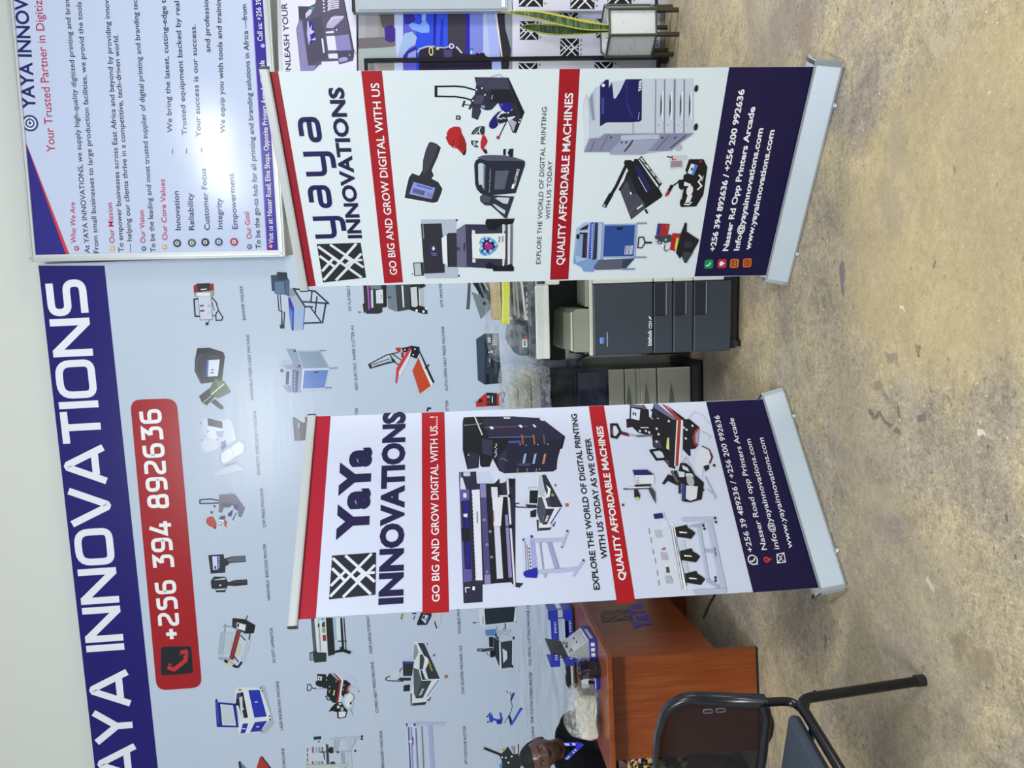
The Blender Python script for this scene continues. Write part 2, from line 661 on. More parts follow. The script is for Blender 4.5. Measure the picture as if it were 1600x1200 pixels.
# ------------------------------------------------------------------ the room
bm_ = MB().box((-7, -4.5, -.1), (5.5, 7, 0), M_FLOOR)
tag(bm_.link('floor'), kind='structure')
mb = MB()
q = [wallpt(-9, 0, .07), wallpt(3.2, 0, .07), wallpt(3.2, 0, .25), wallpt(-9, 0, .25)]
mb.add([p for p in q] + [p + Vector((0, 0, 5.4)) for p in q], [(0, 1, 5, 4), (1, 2, 6, 5), (2, 3, 7, 6), (3, 0, 4, 7), (4, 5, 6, 7), (3, 2, 1, 0)], M_WALL)
tag(mb.link('wall_back'), kind='structure')
tag(MB().box((-7, -4.5, 5.4), (5.5, 7, 5.5), M_CEIL).link('ceiling'), kind='structure')
tag(MB().box((-6.6, -4.5, 0), (-6.4, 6.2, 5.4), M_WALL).link('wall_left'), kind='structure')
# right wall with the open doorway the daylight comes through
mb = MB()
mb.box((4.6, 3.9, 0), (4.8, 4.9, 5.4), M_WALL).box((4.6, -4.5, 0), (4.8, 1.9, 5.4), M_WALL).box((4.6, 1.9, 3.0), (4.8, 3.9, 5.4), M_WALL)
tag(mb.link('wall_right'), kind='structure')

# ------------------------------------------------------------------ shared materials
M_ALU = mat('brushed_aluminium', 'c4c9cc', .35, .6)
M_WFRAME = mat('white_aluminium_frame', 'c9ced0', .4, .25)
M_CHROME = mat('chrome_plastic', 'd8dadd', .12, .95)
M_SILVER = mat('silver_white_shell', 'c2ced8', .38, .15)
M_BLACK = mat('black_plastic', '17181c', .4)
M_BLACKM = mat('black_metal', '1a1c22', .3, .3)
M_BACK = mat('banner_back', 'b8bcc4', .6)
M_RUBBER = mat('rubber', '202024', .7)
M_CHAR = mat('charcoal_plastic', '39434f', .42)
M_CHAR2 = mat('dark_charcoal_plastic', '1d2530', .35)
M_CREAM = mat('cream_plastic', 'cfd3c4', .45)
M_OFFW = mat('off_white_plastic', 'dfe5de', .4)
M_BEIGE = mat('grey_beige_plastic', '979a8b', .5)
M_DARK = mat('black_cavity', '0c0d14', .5)
M_NAVY = mat('navy_plastic', '141d44', .3)
M_PRINT_W = mat('white_lettering', 'eef2f4', .5)


# ------------------------------------------------------------------ roll-up banners
def roll_up_banner(label, x, y, yaw, lean, H, draw, k, rail_out, sheet):
    root = thing('roll_up_banner', label, 'banner', (x, y, 0), yaw, 'roll-up banners standing on the floor')
    bpy.context.view_layer.update()
    a = Vector((math.cos(yaw), math.sin(yaw), 0))
    n = Vector((-a.y, a.x, 0))
    b = Vector((0, 0, math.cos(lean))) + n * math.sin(lean)
    W = .85
    O = Vector((x, y, .085))
    P = Print(O, a, b, k, .38, .35)
    out = [(-W / 2, -.004), (W / 2, -.004), (W / 2, H), (-W / 2, H)]
    vs, fs, mt = P.slab(out, -.0012, 0, P.ink(sheet))
    P.mb.add(vs, fs, mt)
    draw(P)
    P.link('banner_sheet', root)
    hw = W / 2 + .008
    prof = [(-.052, .004), (-.046, 0), (.128, 0), (.14, .012), (.128, .05), (.085, .082), (.035, .092), (.004, .092), (.003, .086), (-.003, .086), (-.004, .092), (-.012, .091), (-.052, .014)]
    ca = MB()
    n_ = len(prof)
    ca.prism(prof, -hw, hw, M_SILVER)
    ca.box((-hw, -.0535, .006), (hw, -.050, .012), M_ALU)
    ca.box((-hw, -.0165, .0905), (hw, -.0115, .0935), M_ALU)
    ca.link('base_case', root)
    cprof = [(-.058, .0), (.13, 0), (.148, .012), (.134, .055), (.088, .088), (.035, .098), (-.014, .097), (-.058, .016)]
    for s_ in (-1, 1):
        e = MB().prism(cprof, s_ * hw, s_ * (hw + .014), M_CHROME)
        e.prism([(q[0] * .86 + .005, q[1] * .86 + .006) for q in cprof], s_ * (hw + .014), s_ * (hw + .019), M_CHROME)
        e.link('end_cap', root)
        f = MB().lathe([(0, 0), (.012, 0), (.013, .006), (.0, .0065)], (s_ * .30, -.060, 0), M_CHROME, 12)
        f.lathe([(0, .0), (.008, 0), (.008, .012), (0, .012)], (s_ * .30, -.060, 0), M_CHROME, 12)
        f.link('foot', root)
    # top clamp rail
    dl = math.sin(lean)
    rl = MB()
    rp = [(-.010, -.004), (.010, -.004), (.012, .004), (.012, .024), (.006, .030), (-.008, .030), (-.012, .024), (-.012, .002)]
    ro, r1 = rail_out
    rl.prism([(q[0] + dl * H, q[1] + .085 + H * math.cos(lean)) for q in rp], -W / 2 - ro, W / 2 + r1, M_WFRAME)
    rl.link('top_rail', root)
    for xx in (-W / 2 - ro - .004, W / 2 + r1):
        ec = MB()
        ec.prism([(q[0] * 1.15 + dl * H, q[1] * 1.05 + .085 + H * math.cos(lean)) for q in rp], xx, xx + .004, M_BLACK)
        ec.link('rail_cap', root)
    MB().tube([(0, .03, .09), (0, .03 + dl * H * .5, 1.1), (0, .022 + dl * H, .085 + H)], .009, M_ALU, 10).link('support_pole', root)
    return root


# ------------------------------------------------------------------ wall posters
def wall_sheet(u0, off, k, rough=.24, spec=.35):
    return Print(P0 - WN * off, WA, WB, k, rough, spec)


def frame_bars(P, px, wpx, depth, mt, sides=(0, 1, 2, 3), back=.004):
    """aluminium section round a quad of picture points (TL TR BR BL), wpx wide (m)"""
    U = [Vector(P.uv(px[i], px[i + 1])) for i in range(0, 8, 2)]
    c = sum(U, Vector((0, 0))) / 4
    mb = MB()
    for i in sides:
        p, q = U[i], U[(i + 1) % 4]
        d = (q - p).normalized()
        nn = Vector((-d.y, d.x))
        if nn.dot(c - p) < 0:
            nn = -nn
        o = [p - d * 0, q + d * 0, q + nn * wpx - d * wpx, p + nn * wpx + d * wpx]
        if 0 not in sides or 2 not in sides:
            pass
        mb.add(*P.slab([tuple(t) for t in o], -back, depth, mt))
        i1 = [p + nn * wpx * .35 + d * wpx * .35, q + nn * wpx * .35 - d * wpx * .35, q + nn * wpx * .7 - d * wpx * .7, p + nn * wpx * .7 + d * wpx * .7]
        mb.add(*P.slab([tuple(t) for t in i1], depth, depth + .004, mt))
    return mb


def attach(mb, name, root):
    bpy.context.view_layer.update()
    inv = root.matrix_world.inverted()
    mb.v = [tuple(inv @ Vector(p)) for p in mb.v]
    return mb.link(name, root)


RED, NAVY, INK, WHT = 'b3182c', '17114a', '1d2036', 'eef1f6'

# ------------------------------------------------------------------ printed pictures (outlines measured from the photograph, laid flat on their sheets)
HALO = 'e9eff4'


def art_right_banner(P):
    # handheld inkjet printer
    P.frame(620, 210, 10)
    P.poly(HALO, 495, 105, 545, 98, 640, 130, 705, 200, 650, 350, 570, 555, 600, 640, 575, 690, 680, 740, 730, 855, 700, 960, 650, 1075, 570, 1085, 105, 1005, 150, 760, 180, 650, 240, 592, 345, 628, 385, 560, 390, 400, 440, 230)
    P.poly('2b2d37', 505, 122, 545, 116, 625, 145, 690, 205, 640, 350, 545, 560, 578, 640, 545, 690, 650, 745, 715, 850, 690, 930, 640, 1050, 570, 1070, 120, 990, 160, 790, 190, 670, 240, 605, 350, 645, 400, 560, 410, 400, 455, 230)
    P.poly('3d404d', 505, 125, 545, 120, 620, 150, 640, 190, 560, 420, 480, 560, 420, 640, 405, 560, 420, 400, 470, 220)
    P.poly('8d9adf', 262, 742, 600, 835, 545, 1010, 195, 930)
    P.poly('5a68c8', 315, 775, 560, 840, 548, 868, 305, 805)
    P.poly('6c6f9e', 262, 835, 450, 885, 425, 960, 240, 905)
    for i in range(6):
        P.line('34375f', 8, 275 + i * 30, 845 + i * 8, 258 + i * 30, 905 + i * 8)
    P.poly('7f86b8', 480, 900, 560, 920, 540, 990, 465, 970)
    # two caps
    P.frame(690, 180, 7.273)
    P.poly('b52128', 60, 240, 58, 200, 85, 155, 140, 128, 200, 130, 222, 160, 230, 205, 262, 265, 282, 330, 280, 400, 270, 445, 250, 460, 235, 440, 180, 380, 130, 370, 80, 330, 52, 270, 46, 240)
    P.poly('9c1a22', 205, 230, 230, 215, 262, 265, 280, 330, 270, 380, 240, 400, 190, 370, 190, 300)
    P.poly('2a1a20', 272, 370, 282, 400, 270, 445, 250, 458, 235, 440, 260, 405)
    P.line('3a1a20', 8, 135, 280, 122, 345, 145, 355, 150, 340)
    P.disc('eef1f6', 146, 356, 6)
    P.poly('2f3440', 335, 220, 350, 180, 390, 140, 440, 122, 490, 126, 490, 205, 470, 225, 400, 212)
    P.poly('565c6c', 352, 205, 375, 165, 415, 145, 420, 190, 400, 208)
    P.line(WHT, 10, 440, 132, 425, 180, 440, 212)
    P.line(WHT, 6, 425, 180, 385, 208)
    P.poly('e4e8f0', 333, 222, 400, 214, 470, 226, 440, 300, 440, 370, 370, 365, 332, 330, 328, 270)
    P.poly('2f3a44', 335, 285, 418, 290, 415, 310, 385, 325, 415, 350, 415, 368, 370, 360, 335, 325)
    P.poly('b9c4cc', 355, 295, 395, 300, 375, 325, 395, 350, 360, 345)
    P.poly('ba232a', 470, 208, 500, 245, 522, 290, 515, 320, 480, 370, 495, 395, 505, 435, 480, 425, 445, 370, 445, 300)
    P.poly('2a2026', 485, 380, 510, 390, 522, 430, 500, 440, 478, 410)
    P.poly('23262e', 165, 0, 215, 5, 213, 52, 160, 48)
    P.disc('c9d4dc', 188, 26, 12)
    # portable laser marker
    P.poly('505669', 405, 480, 470, 455, 545, 450, 700, 455, 800, 470, 930, 510, 945, 525, 940, 560, 500, 520)
    P.poly('23283a', 370, 560, 385, 515, 420, 490, 520, 515, 935, 520, 948, 540, 945, 570, 840, 885, 590, 905, 510, 920, 440, 885, 400, 840, 380, 780)
    P.poly('c3d0da', 415, 555, 440, 540, 475, 550, 497, 575, 490, 800, 470, 830, 455, 785, 425, 790, 418, 740)
    P.poly('6f7786', 475, 560, 497, 580, 490, 850, 475, 840)
    P.poly('575d6e', 612, 632, 765, 625, 715, 838, 598, 845)
    P.text('BLUETIMES', 838, 800, 885, 612, 28, WHT, .01)
    P.rquad(WHT, (792, 832, 803, 784, 830, 782, 822, 830), .1)
    P.text('Fiber Laser Marking Machine', 548, 872, 560, 610, 14, 'c3cad4', 0)
    P.poly('16191f', 700, 385, 730, 378, 725, 455, 698, 450)
    P.poly('16191f', 770, 380, 815, 380, 808, 470, 770, 470, 750, 425)
    P.poly('2b303c', 435, 920, 480, 895, 600, 910, 825, 922, 740, 1170, 715, 1165, 560, 1025, 490, 1020, 440, 975)
    P.poly('c5d2dc', 605, 940, 640, 930, 772, 935, 750, 1005, 700, 1000)
    P.poly('c5d2dc', 580, 1010, 600, 1005, 725, 1080, 715, 1122, 650, 1080)
    P.poly('4a505e', 440, 925, 500, 905, 560, 930, 540, 990, 470, 985)
    # cap heat press
    P.frame(670, 110, 10)
    P.line('14161d', 26, 735, 310, 560, 260, 420, 246, 105, 252, 110, 405, 420, 410, 560, 432, 690, 470)
    P.line('14161d', 46, 112, 250, 112, 405)
    P.poly('2a2d3d', 712, 105, 1240, 112, 1495, 655, 1365, 980, 1310, 975, 1240, 800, 1350, 730, 1290, 560, 1080, 510, 980, 615, 900, 625, 800, 585, 820, 640, 765, 775, 668, 735, 680, 570, 640, 615, 615, 600, 660, 510, 650, 470, 720, 375, 740, 210)
    P.poly('3e4058', 730, 120, 1220, 122, 1275, 290, 960, 285, 900, 330, 860, 260, 745, 230)
    P.poly('16181f', 1230, 115, 1245, 112, 1495, 655, 1365, 980, 1340, 950, 1430, 690)
    P.poly('1b1d26', 980, 300, 1280, 300, 1350, 520, 1290, 540, 1080, 490, 940, 490)
    P.poly('474a60', 740, 390, 870, 390, 830, 520, 700, 520)
    P.poly('343748', 685, 580, 800, 590, 820, 640, 765, 772, 668, 735)
    P.line('14161d', 6, 820, 250, 980, 100, 1100, 60, 1150, 100, 1140, 150)
    P.poly('dfe6ec', 1080, 515, 1130, 620, 1060, 650, 1010, 700, 985, 620)
    P.poly('23198a', 1085, 510, 1310, 500, 1300, 600, 1240, 665, 1150, 640, 1110, 560)
    P.poly('4a46c0', 1110, 510, 1170, 530, 1150, 560, 1120, 555)
    P.poly('1c1570', 1140, 625, 1060, 720, 1085, 850, 1040, 900, 985, 915, 940, 880, 945, 810, 1000, 730, 1080, 650)
    P.poly('1d2030', 1130, 680, 1230, 660, 1330, 600, 1380, 700, 1300, 720, 1220, 730, 1240, 790, 1110, 835, 1075, 800, 1080, 740)
    P.line(WHT, 12, 1090, 745, 1130, 760, 1170, 735, 1200, 755)
    P.poly('aab2c4', 1250, 800, 1280, 755, 1370, 810, 1320, 960)
    P.line('23252e', 16, 1215, 790, 1100, 1030)
    P.disc('b02530', 1082, 1048, 28)
    P.line('23252e', 30, 555, 480, 530, 560)
    P.line('23252e', 14, 530, 530, 640, 540)
    for x, y in ((745, 300), (830, 275), (878, 380), (690, 470), (845, 565), (1160, 640), (1240, 660), (1428, 765), (1408, 808)):
        P.disc('dfe4ee', x, y, 13)
    P.poly('8f90d8', 820, 540, 880, 545, 870, 590, 815, 580)
    P.line(WHT, 8, 995, 385, 980, 445)
    # film printer with shaker
    P.frame(640, 330, 9.412)
    P.poly('b4bfd2', 165, 122, 690, 118, 690, 320, 560, 340, 510, 380, 540, 800, 715, 830, 710, 985, 235, 990, 215, 900)
    P.poly('2c2d38', 165, 185, 470, 178, 490, 380, 470, 400, 490, 770, 515, 775, 518, 905, 215, 918)
    P.line('8b92a2', 14, 192, 180, 208, 400)
    P.poly('e6ecf4', 470, 390, 545, 350, 565, 790, 490, 760)
    P.poly('2f2e3c', 545, 345, 570, 320, 690, 318, 700, 820, 560, 820)
    P.poly('1e1f2a', 545, 345, 560, 335, 580, 820, 562, 820)
    P.disc('3b4170', 350, 545, 40)
    P.poly(WHT, 330, 550, 350, 510, 372, 550, 350, 580)
    P.poly('2f38b0', 312, 595, 330, 595, 330, 645, 312, 640)
    P.line('8a90d0', 10, 335, 618, 395, 620)
    P.line('8a90d0', 10, 335, 645, 400, 645)
    P.poly('b9c3cd', 60, 760, 160, 758, 175, 945, 75, 945)
    P.line('2b2f38', 12, 60, 760, 75, 945, 200, 940, 195, 755, 60, 760)
    P.poly('2b2f38', 160, 760, 200, 755, 212, 940, 175, 945)
    P.disc('20222a', 692, 130, 15)
    P.disc('20222a', 724, 948, 15)
    P.disc('20222a', 42, 920, 10)
    P.poly('6a6c86', 690, 270, 810, 192, 830, 195, 840, 825, 700, 820)
    P.poly('33324a', 820, 190, 1360, 195, 1410, 320, 1400, 840, 1360, 845, 840, 820)
    P.poly('1a1b24', 895, 270, 965, 280, 975, 750, 915, 750)
    P.poly('14151c', 1130, 112, 1545, 105, 1520, 180, 1440, 200, 1360, 195, 1260, 280, 1160, 270, 1110, 170)
    P.poly('14151c', 1120, 780, 1180, 740, 1260, 800, 1420, 790, 1500, 770, 1535, 830, 1530, 880, 1230, 880, 1220, 845, 1125, 840)
    P.poly('e4ece9', 912, 330, 1410, 322, 1405, 700, 925, 690)
    P.poly('d4dbe2', 915, 272, 960, 278, 965, 330, 915, 330)
    P.poly('d4dbe2', 920, 695, 970, 700, 970, 752, 925, 752)
    P.poly('e1e6ea', 1365, 190, 1395, 190, 1390, 320, 1365, 322)
    P.poly('e1e6ea', 1365, 700, 1400, 700, 1390, 800, 1365, 800)
    P.poly('3c4048', 1410, 190, 1440, 190, 1440, 800, 1405, 800)
    P.poly('dde2e8', 1445, 190, 1480, 190, 1475, 770, 1440, 790)
    P.poly('6f7680', 1482, 190, 1515, 190, 1510, 770, 1478, 770)
    P.poly('5aa2e0', 1020, 460, 1050, 395, 1110, 372, 1180, 380, 1250, 420, 1310, 500, 1260, 580, 1180, 640, 1100, 655, 1040, 625, 1022, 560, 1050, 510)
    P.poly('16184a', 1050, 440, 1090, 400, 1180, 400, 1280, 500, 1200, 590, 1100, 630, 1050, 590, 1080, 520)
    for x, y, r in ((1075, 430, 24), (1130, 400, 22), (1190, 430, 24), (1055, 480, 20), (1060, 545, 22), (1105, 590, 26), (1190, 580, 22), (1265, 485, 24), (1140, 620, 16)):
        P.disc('9cc8f0', x, y, r)
    P.poly('a02a80', 1100, 480, 1140, 450, 1220, 490, 1225, 550, 1150, 570, 1100, 540)
    P.disc('d070b8', 1130, 470, 18)
    P.rquad('f0f2f2', (1285, 468, 1288, 352, 1390, 350, 1388, 466), .05)
    P.text('YAYA', 1335, 462, 1338, 362, 30, '1b1c22', .05)
    P.text('YAYA', 1380, 455, 1380, 355, 22, '1b1c22', .05)
    P.line('23252e', 14, 805, 465, 800, 580)
    P.disc('3a3d52', 710, 548, 26)
    # paper cutter (blue cabinet)
    P.frame(890, 335, 7.273)
    P.poly('7f9fd0', 40, 555, 75, 165, 165, 92, 385, 88, 385, 515, 270, 655, 160, 650, 130, 600)
    P.poly('a7bfe4', 75, 170, 165, 95, 240, 92, 215, 500, 80, 545, 60, 480)
    P.poly('22283a', 125, 160, 215, 108, 205, 170, 110, 180)
    P.poly('22283a', 110, 205, 205, 205, 195, 495, 135, 490)
    P.poly('8aa4cc', 90, 220, 155, 225, 140, 480, 65, 470)
    P.poly('14161c', 78, 225, 115, 228, 110, 280, 75, 275)
    P.line('8a3040', 6, 195, 240, 180, 490)
    P.poly('3a58c0', 235, 92, 275, 85, 255, 500, 210, 500)
    for i in range(14):
        P.line(WHT, 9, 262 - i * .8, 110 + i * 28, 254 - i * .8, 122 + i * 28)
    P.poly('2b3242', 290, 85, 320, 95, 305, 500, 260, 520)
    P.poly('b4c6e0', 325, 95, 370, 95, 350, 510, 310, 510)
    P.poly('8faad4', 370, 110, 770, 105, 745, 490, 355, 490)
    P.poly('2a4d98', 398, 125, 742, 120, 722, 470, 380, 475)
    P.poly('16181f', 535, 145, 605, 142, 600, 172, 532, 172)
    P.poly('5a6076', 330, 515, 740, 495, 620, 620, 300, 630, 270, 600)
    P.poly('32405e', 600, 515, 740, 497, 640, 610, 590, 600)
    for a_ in ((765, 100, 870, 98), (740, 485, 865, 485), (600, 620, 735, 618)):
        P.line('8a97b4', 20, *a_)
    P.rquad(WHT, (620, 450, 632, 355, 718, 350, 710, 448), .05)
    P.rquad('2a4d98', (626, 444, 637, 360, 712, 356, 704, 442), .05)
    P.text('YAYA', 665, 440, 675, 362, 26, WHT, .05)
    P.text('YAYA', 700, 440, 708, 360, 24, WHT, .05)
    # small label press, red
    P.line('14151b', 12, 855, 315, 835, 255, 785, 258, 772, 375, 820, 378, 850, 330)
    P.line('14151b', 20, 850, 318, 930, 318)
    P.poly('d8dde6', 930, 300, 980, 270, 980, 330, 935, 330)
    P.poly('3a4452', 960, 240, 1150, 225, 1180, 300, 1010, 340, 980, 290)
    for x, y in ((990, 290), (1020, 315), (1060, 320), (1090, 285)):
        P.disc('c6ccd6', x, y, 12)
    P.poly('b3202c', 998, 100, 1135, 105, 1110, 240, 980, 235)
    P.poly('2d3c80', 1000, 105, 1040, 102, 1025, 240, 982, 220)
    P.disc('4a8a4a', 1100, 135, 12)
    P.poly('b3202c', 1165, 210, 1260, 215, 1190, 415, 1135, 395)
    P.poly('e8d43a', 1212, 260, 1235, 262, 1215, 390, 1190, 385)
    P.poly('1c1d25', 1310, 85, 1330, 100, 1325, 190, 1430, 260, 1470, 285, 1450, 330, 1325, 550, 1300, 545, 1270, 470, 1250, 500, 1205, 430, 1260, 215)
    P.poly('3b3c48', 1290, 420, 1400, 430, 1325, 545, 1300, 540, 1275, 465)
    P.poly('31323d', 1300, 300, 1380, 310, 1400, 360, 1310, 380)
    P.line('1c1d25', 8, 1085, 335, 1070, 390, 1090, 415, 1130, 395)
    # guillotine cutter
    P.frame(930, 235, 8.889)
    P.line('17191f', 46, 425, 215, 290, 500, 170, 700)
    P.line('17191f', 64, 215, 620, 130, 770)
    P.disc('9aa2aa', 125, 770, 30, 18)
    P.poly('171923', 410, 135, 490, 132, 530, 155, 545, 115, 600, 120, 640, 75, 930, 460, 880, 520, 935, 620, 920, 650, 690, 810, 500, 960, 345, 560, 320, 545, 400, 420, 440, 300, 460, 290, 420, 200, 395, 185)
    P.poly('474a58', 350, 560, 430, 420, 690, 740, 690, 800, 505, 945)
    P.poly('2c2e3a', 440, 410, 480, 340, 580, 600, 500, 610)
    P.poly('1d2258', 545, 180, 620, 240, 780, 540, 720, 580, 600, 380)
    P.poly('d4dfe6', 610, 125, 880, 490, 865, 515, 600, 130)
    for i in range(4):
        f_ = i * 78
        P.poly('d4dfe6', 640 + f_ * .98, 100 + f_ * 1.22, 690 + f_ * .96, 165 + f_ * 1.24, 668 + f_ * .96, 165 + f_ * 1.24, 622 + f_ * .98, 112 + f_ * 1.22)
    for i in range(3):
        f_ = i * 80
        P.poly('d4dfe6', 680 + f_, 170 + f_ * 1.22, 745 + f_, 245 + f_ * 1.2, 740 + f_, 262 + f_ * 1.2, 680 + f_, 185 + f_ * 1.22)
    P.poly('e4e8ee', 575, 800, 655, 745, 660, 765, 585, 822)
    P.poly('e4e8ee', 478, 575, 500, 575, 508, 610, 490, 612)
    P.poly('17191f', 680, 820, 710, 810, 735, 870, 710, 880)
    P.line('7a7e8c', 5, 410, 670, 480, 590)
    P.line('7a7e8c', 5, 480, 860, 560, 770)
    P.line('cdd4dc', 8, 600, 370, 715, 575)
    # mug press
    P.poly('c9ccd2', 1060, 75, 1270, 68, 1270, 125, 1210, 135, 1215, 240, 1040, 260, 1030, 120)
    P.poly('9c8890', 1050, 150, 1200, 140, 1200, 225, 1045, 235)
    P.line('14151b', 16, 1000, 85, 1060, 95)
    P.line('b02530', 14, 1065, 75, 1075, 130, 1120, 125)
    P.poly('16171d', 1300, 122, 1500, 120, 1555, 230, 1500, 610, 1400, 775, 1190, 785, 1170, 740, 1210, 560, 1160, 520, 1150, 410, 1220, 400, 1225, 340, 1270, 320, 1250, 270)
    P.poly('d9e4ee', 1330, 180, 1425, 205, 1365, 345, 1280, 310)
    P.poly('4a78d8', 1380, 195, 1425, 205, 1365, 345, 1335, 335)
    P.poly('16171d', 1335, 235, 1360, 240, 1345, 280, 1325, 275)
    P.disc('e4e4ea', 1310, 555, 72, 45)
    P.poly('dfe2ea', 1285, 610, 1350, 620, 1310, 720, 1245, 730)
    P.line('e9ecf2', 16, 1235, 745, 1300, 750, 1335, 715)
    P.line('e9ecf2', 20, 1440, 340, 1475, 380, 1430, 430, 1475, 490, 1420, 540)
    P.line('9aa0ac', 14, 1500, 350, 1480, 420)
    P.poly('e9ecf2', 1235, 430, 1330, 465, 1300, 490, 1230, 490)
    P.line('16171d', 20, 1160, 430, 1060, 500)
    P.line('16171d', 46, 1060, 490, 1000, 600)
    P.line('c03038', 30, 1015, 560, 980, 625)
    P.line('c9d0d8', 16, 1215, 540, 1190, 670)
    P.disc('b02530', 1460, 150, 18)
    # office copier
    P.frame(900, 110, 8)
    P.poly('b7c2d4', 90, 420, 130, 290, 160, 350, 245, 205, 290, 200, 1470, 100, 1475, 780, 1300, 905, 1190, 1000, 840, 1050, 430, 1052, 410, 1020, 100, 1020)
    P.poly('c6d1df', 295, 150, 850, 105, 1470, 100, 1470, 780, 285, 830)
    P.poly('d3dde8', 95, 440, 135, 300, 165, 600, 165, 850, 95, 990)
    P.poly('8d97a8', 165, 350, 205, 270, 225, 500, 235, 615, 205, 625, 180, 480)
    P.poly('c2cede', 175, 650, 245, 620, 245, 205, 290, 200, 285, 850, 165, 850)
    P.poly('15155a', 300, 190, 370, 115, 408, 115, 410, 215, 450, 150, 470, 350, 495, 350, 545, 270, 620, 110, 825, 108, 820, 620, 790, 640, 700, 648, 380, 650, 298, 700)
    P.poly('26267a', 620, 140, 640, 130, 640, 380, 720, 590, 690, 590, 625, 430)
    P.poly('26307e', 320, 340, 355, 330, 350, 540, 318, 560)
    for i in range(8):
        P.line('5a68b8', 8, 322, 360 + i * 24, 345, 356 + i * 24)
    P.text('YAYA', 812, 262, 820, 118, 32, WHT, .06)
    P.disc(WHT, 340, 185, 20)
    P.line('aab2d8', 8, 775, 610, 790, 520)
    P.poly('9aa5bb', 705, 650, 718, 650, 718, 785, 705, 785)
    for x0, x1 in ((990, 1000), (1100, 1112), (1222, 1242), (1345, 1358)):
        P.poly('79839b', x0, 110, x1, 110, x1 - 6, 780, x0 - 6, 780)
    for x in (1058, 1170, 1302, 1415):
        P.poly('e2e9f1', x + 14, 270, x + 40, 240, x + 34, 640, x + 12, 600)
        P.poly('323a50', x, 280, x + 14, 400, x + 12, 500, x - 8, 590, x - 4, 400)
        P.disc('4a5268', x - 24, 680, 6)
    P.disc('1c1e26', 1500, 225, 44, 24)
    P.disc('1c1e26', 1495, 705, 44, 24)
    P.disc('b4b9cc', 1280, 965, 40)
    P.poly('868aa6', 165, 850, 290, 840, 350, 790, 1470, 785, 1300, 905, 1190, 1000, 880, 1005, 420, 1015, 100, 1020)
    P.poly('9ea3bd', 555, 870, 940, 860, 1040, 850, 850, 1048, 430, 1050, 420, 1010)
    P.poly('b9c3d4', 560, 810, 945, 795, 1040, 800, 1035, 850, 560, 870)
    P.poly('23283c', 590, 1015, 610, 1015, 680, 935, 718, 870, 700, 868, 650, 940)
    P.line('4e5470', 8, 300, 1000, 405, 800)
    P.line('4e5470', 8, 175, 1010, 230, 880)
    P.line('4e5470', 9, 1000, 985, 1160, 810)
    P.line('2b3048', 12, 1180, 965, 1370, 808)
    for x, y in ((435, 835), (570, 895), (625, 895), (1075, 838), (1235, 838)):
        P.poly('2b3048', x - 18, y + 12, x - 4, y - 12, x + 18, y - 12, x + 4, y + 12)


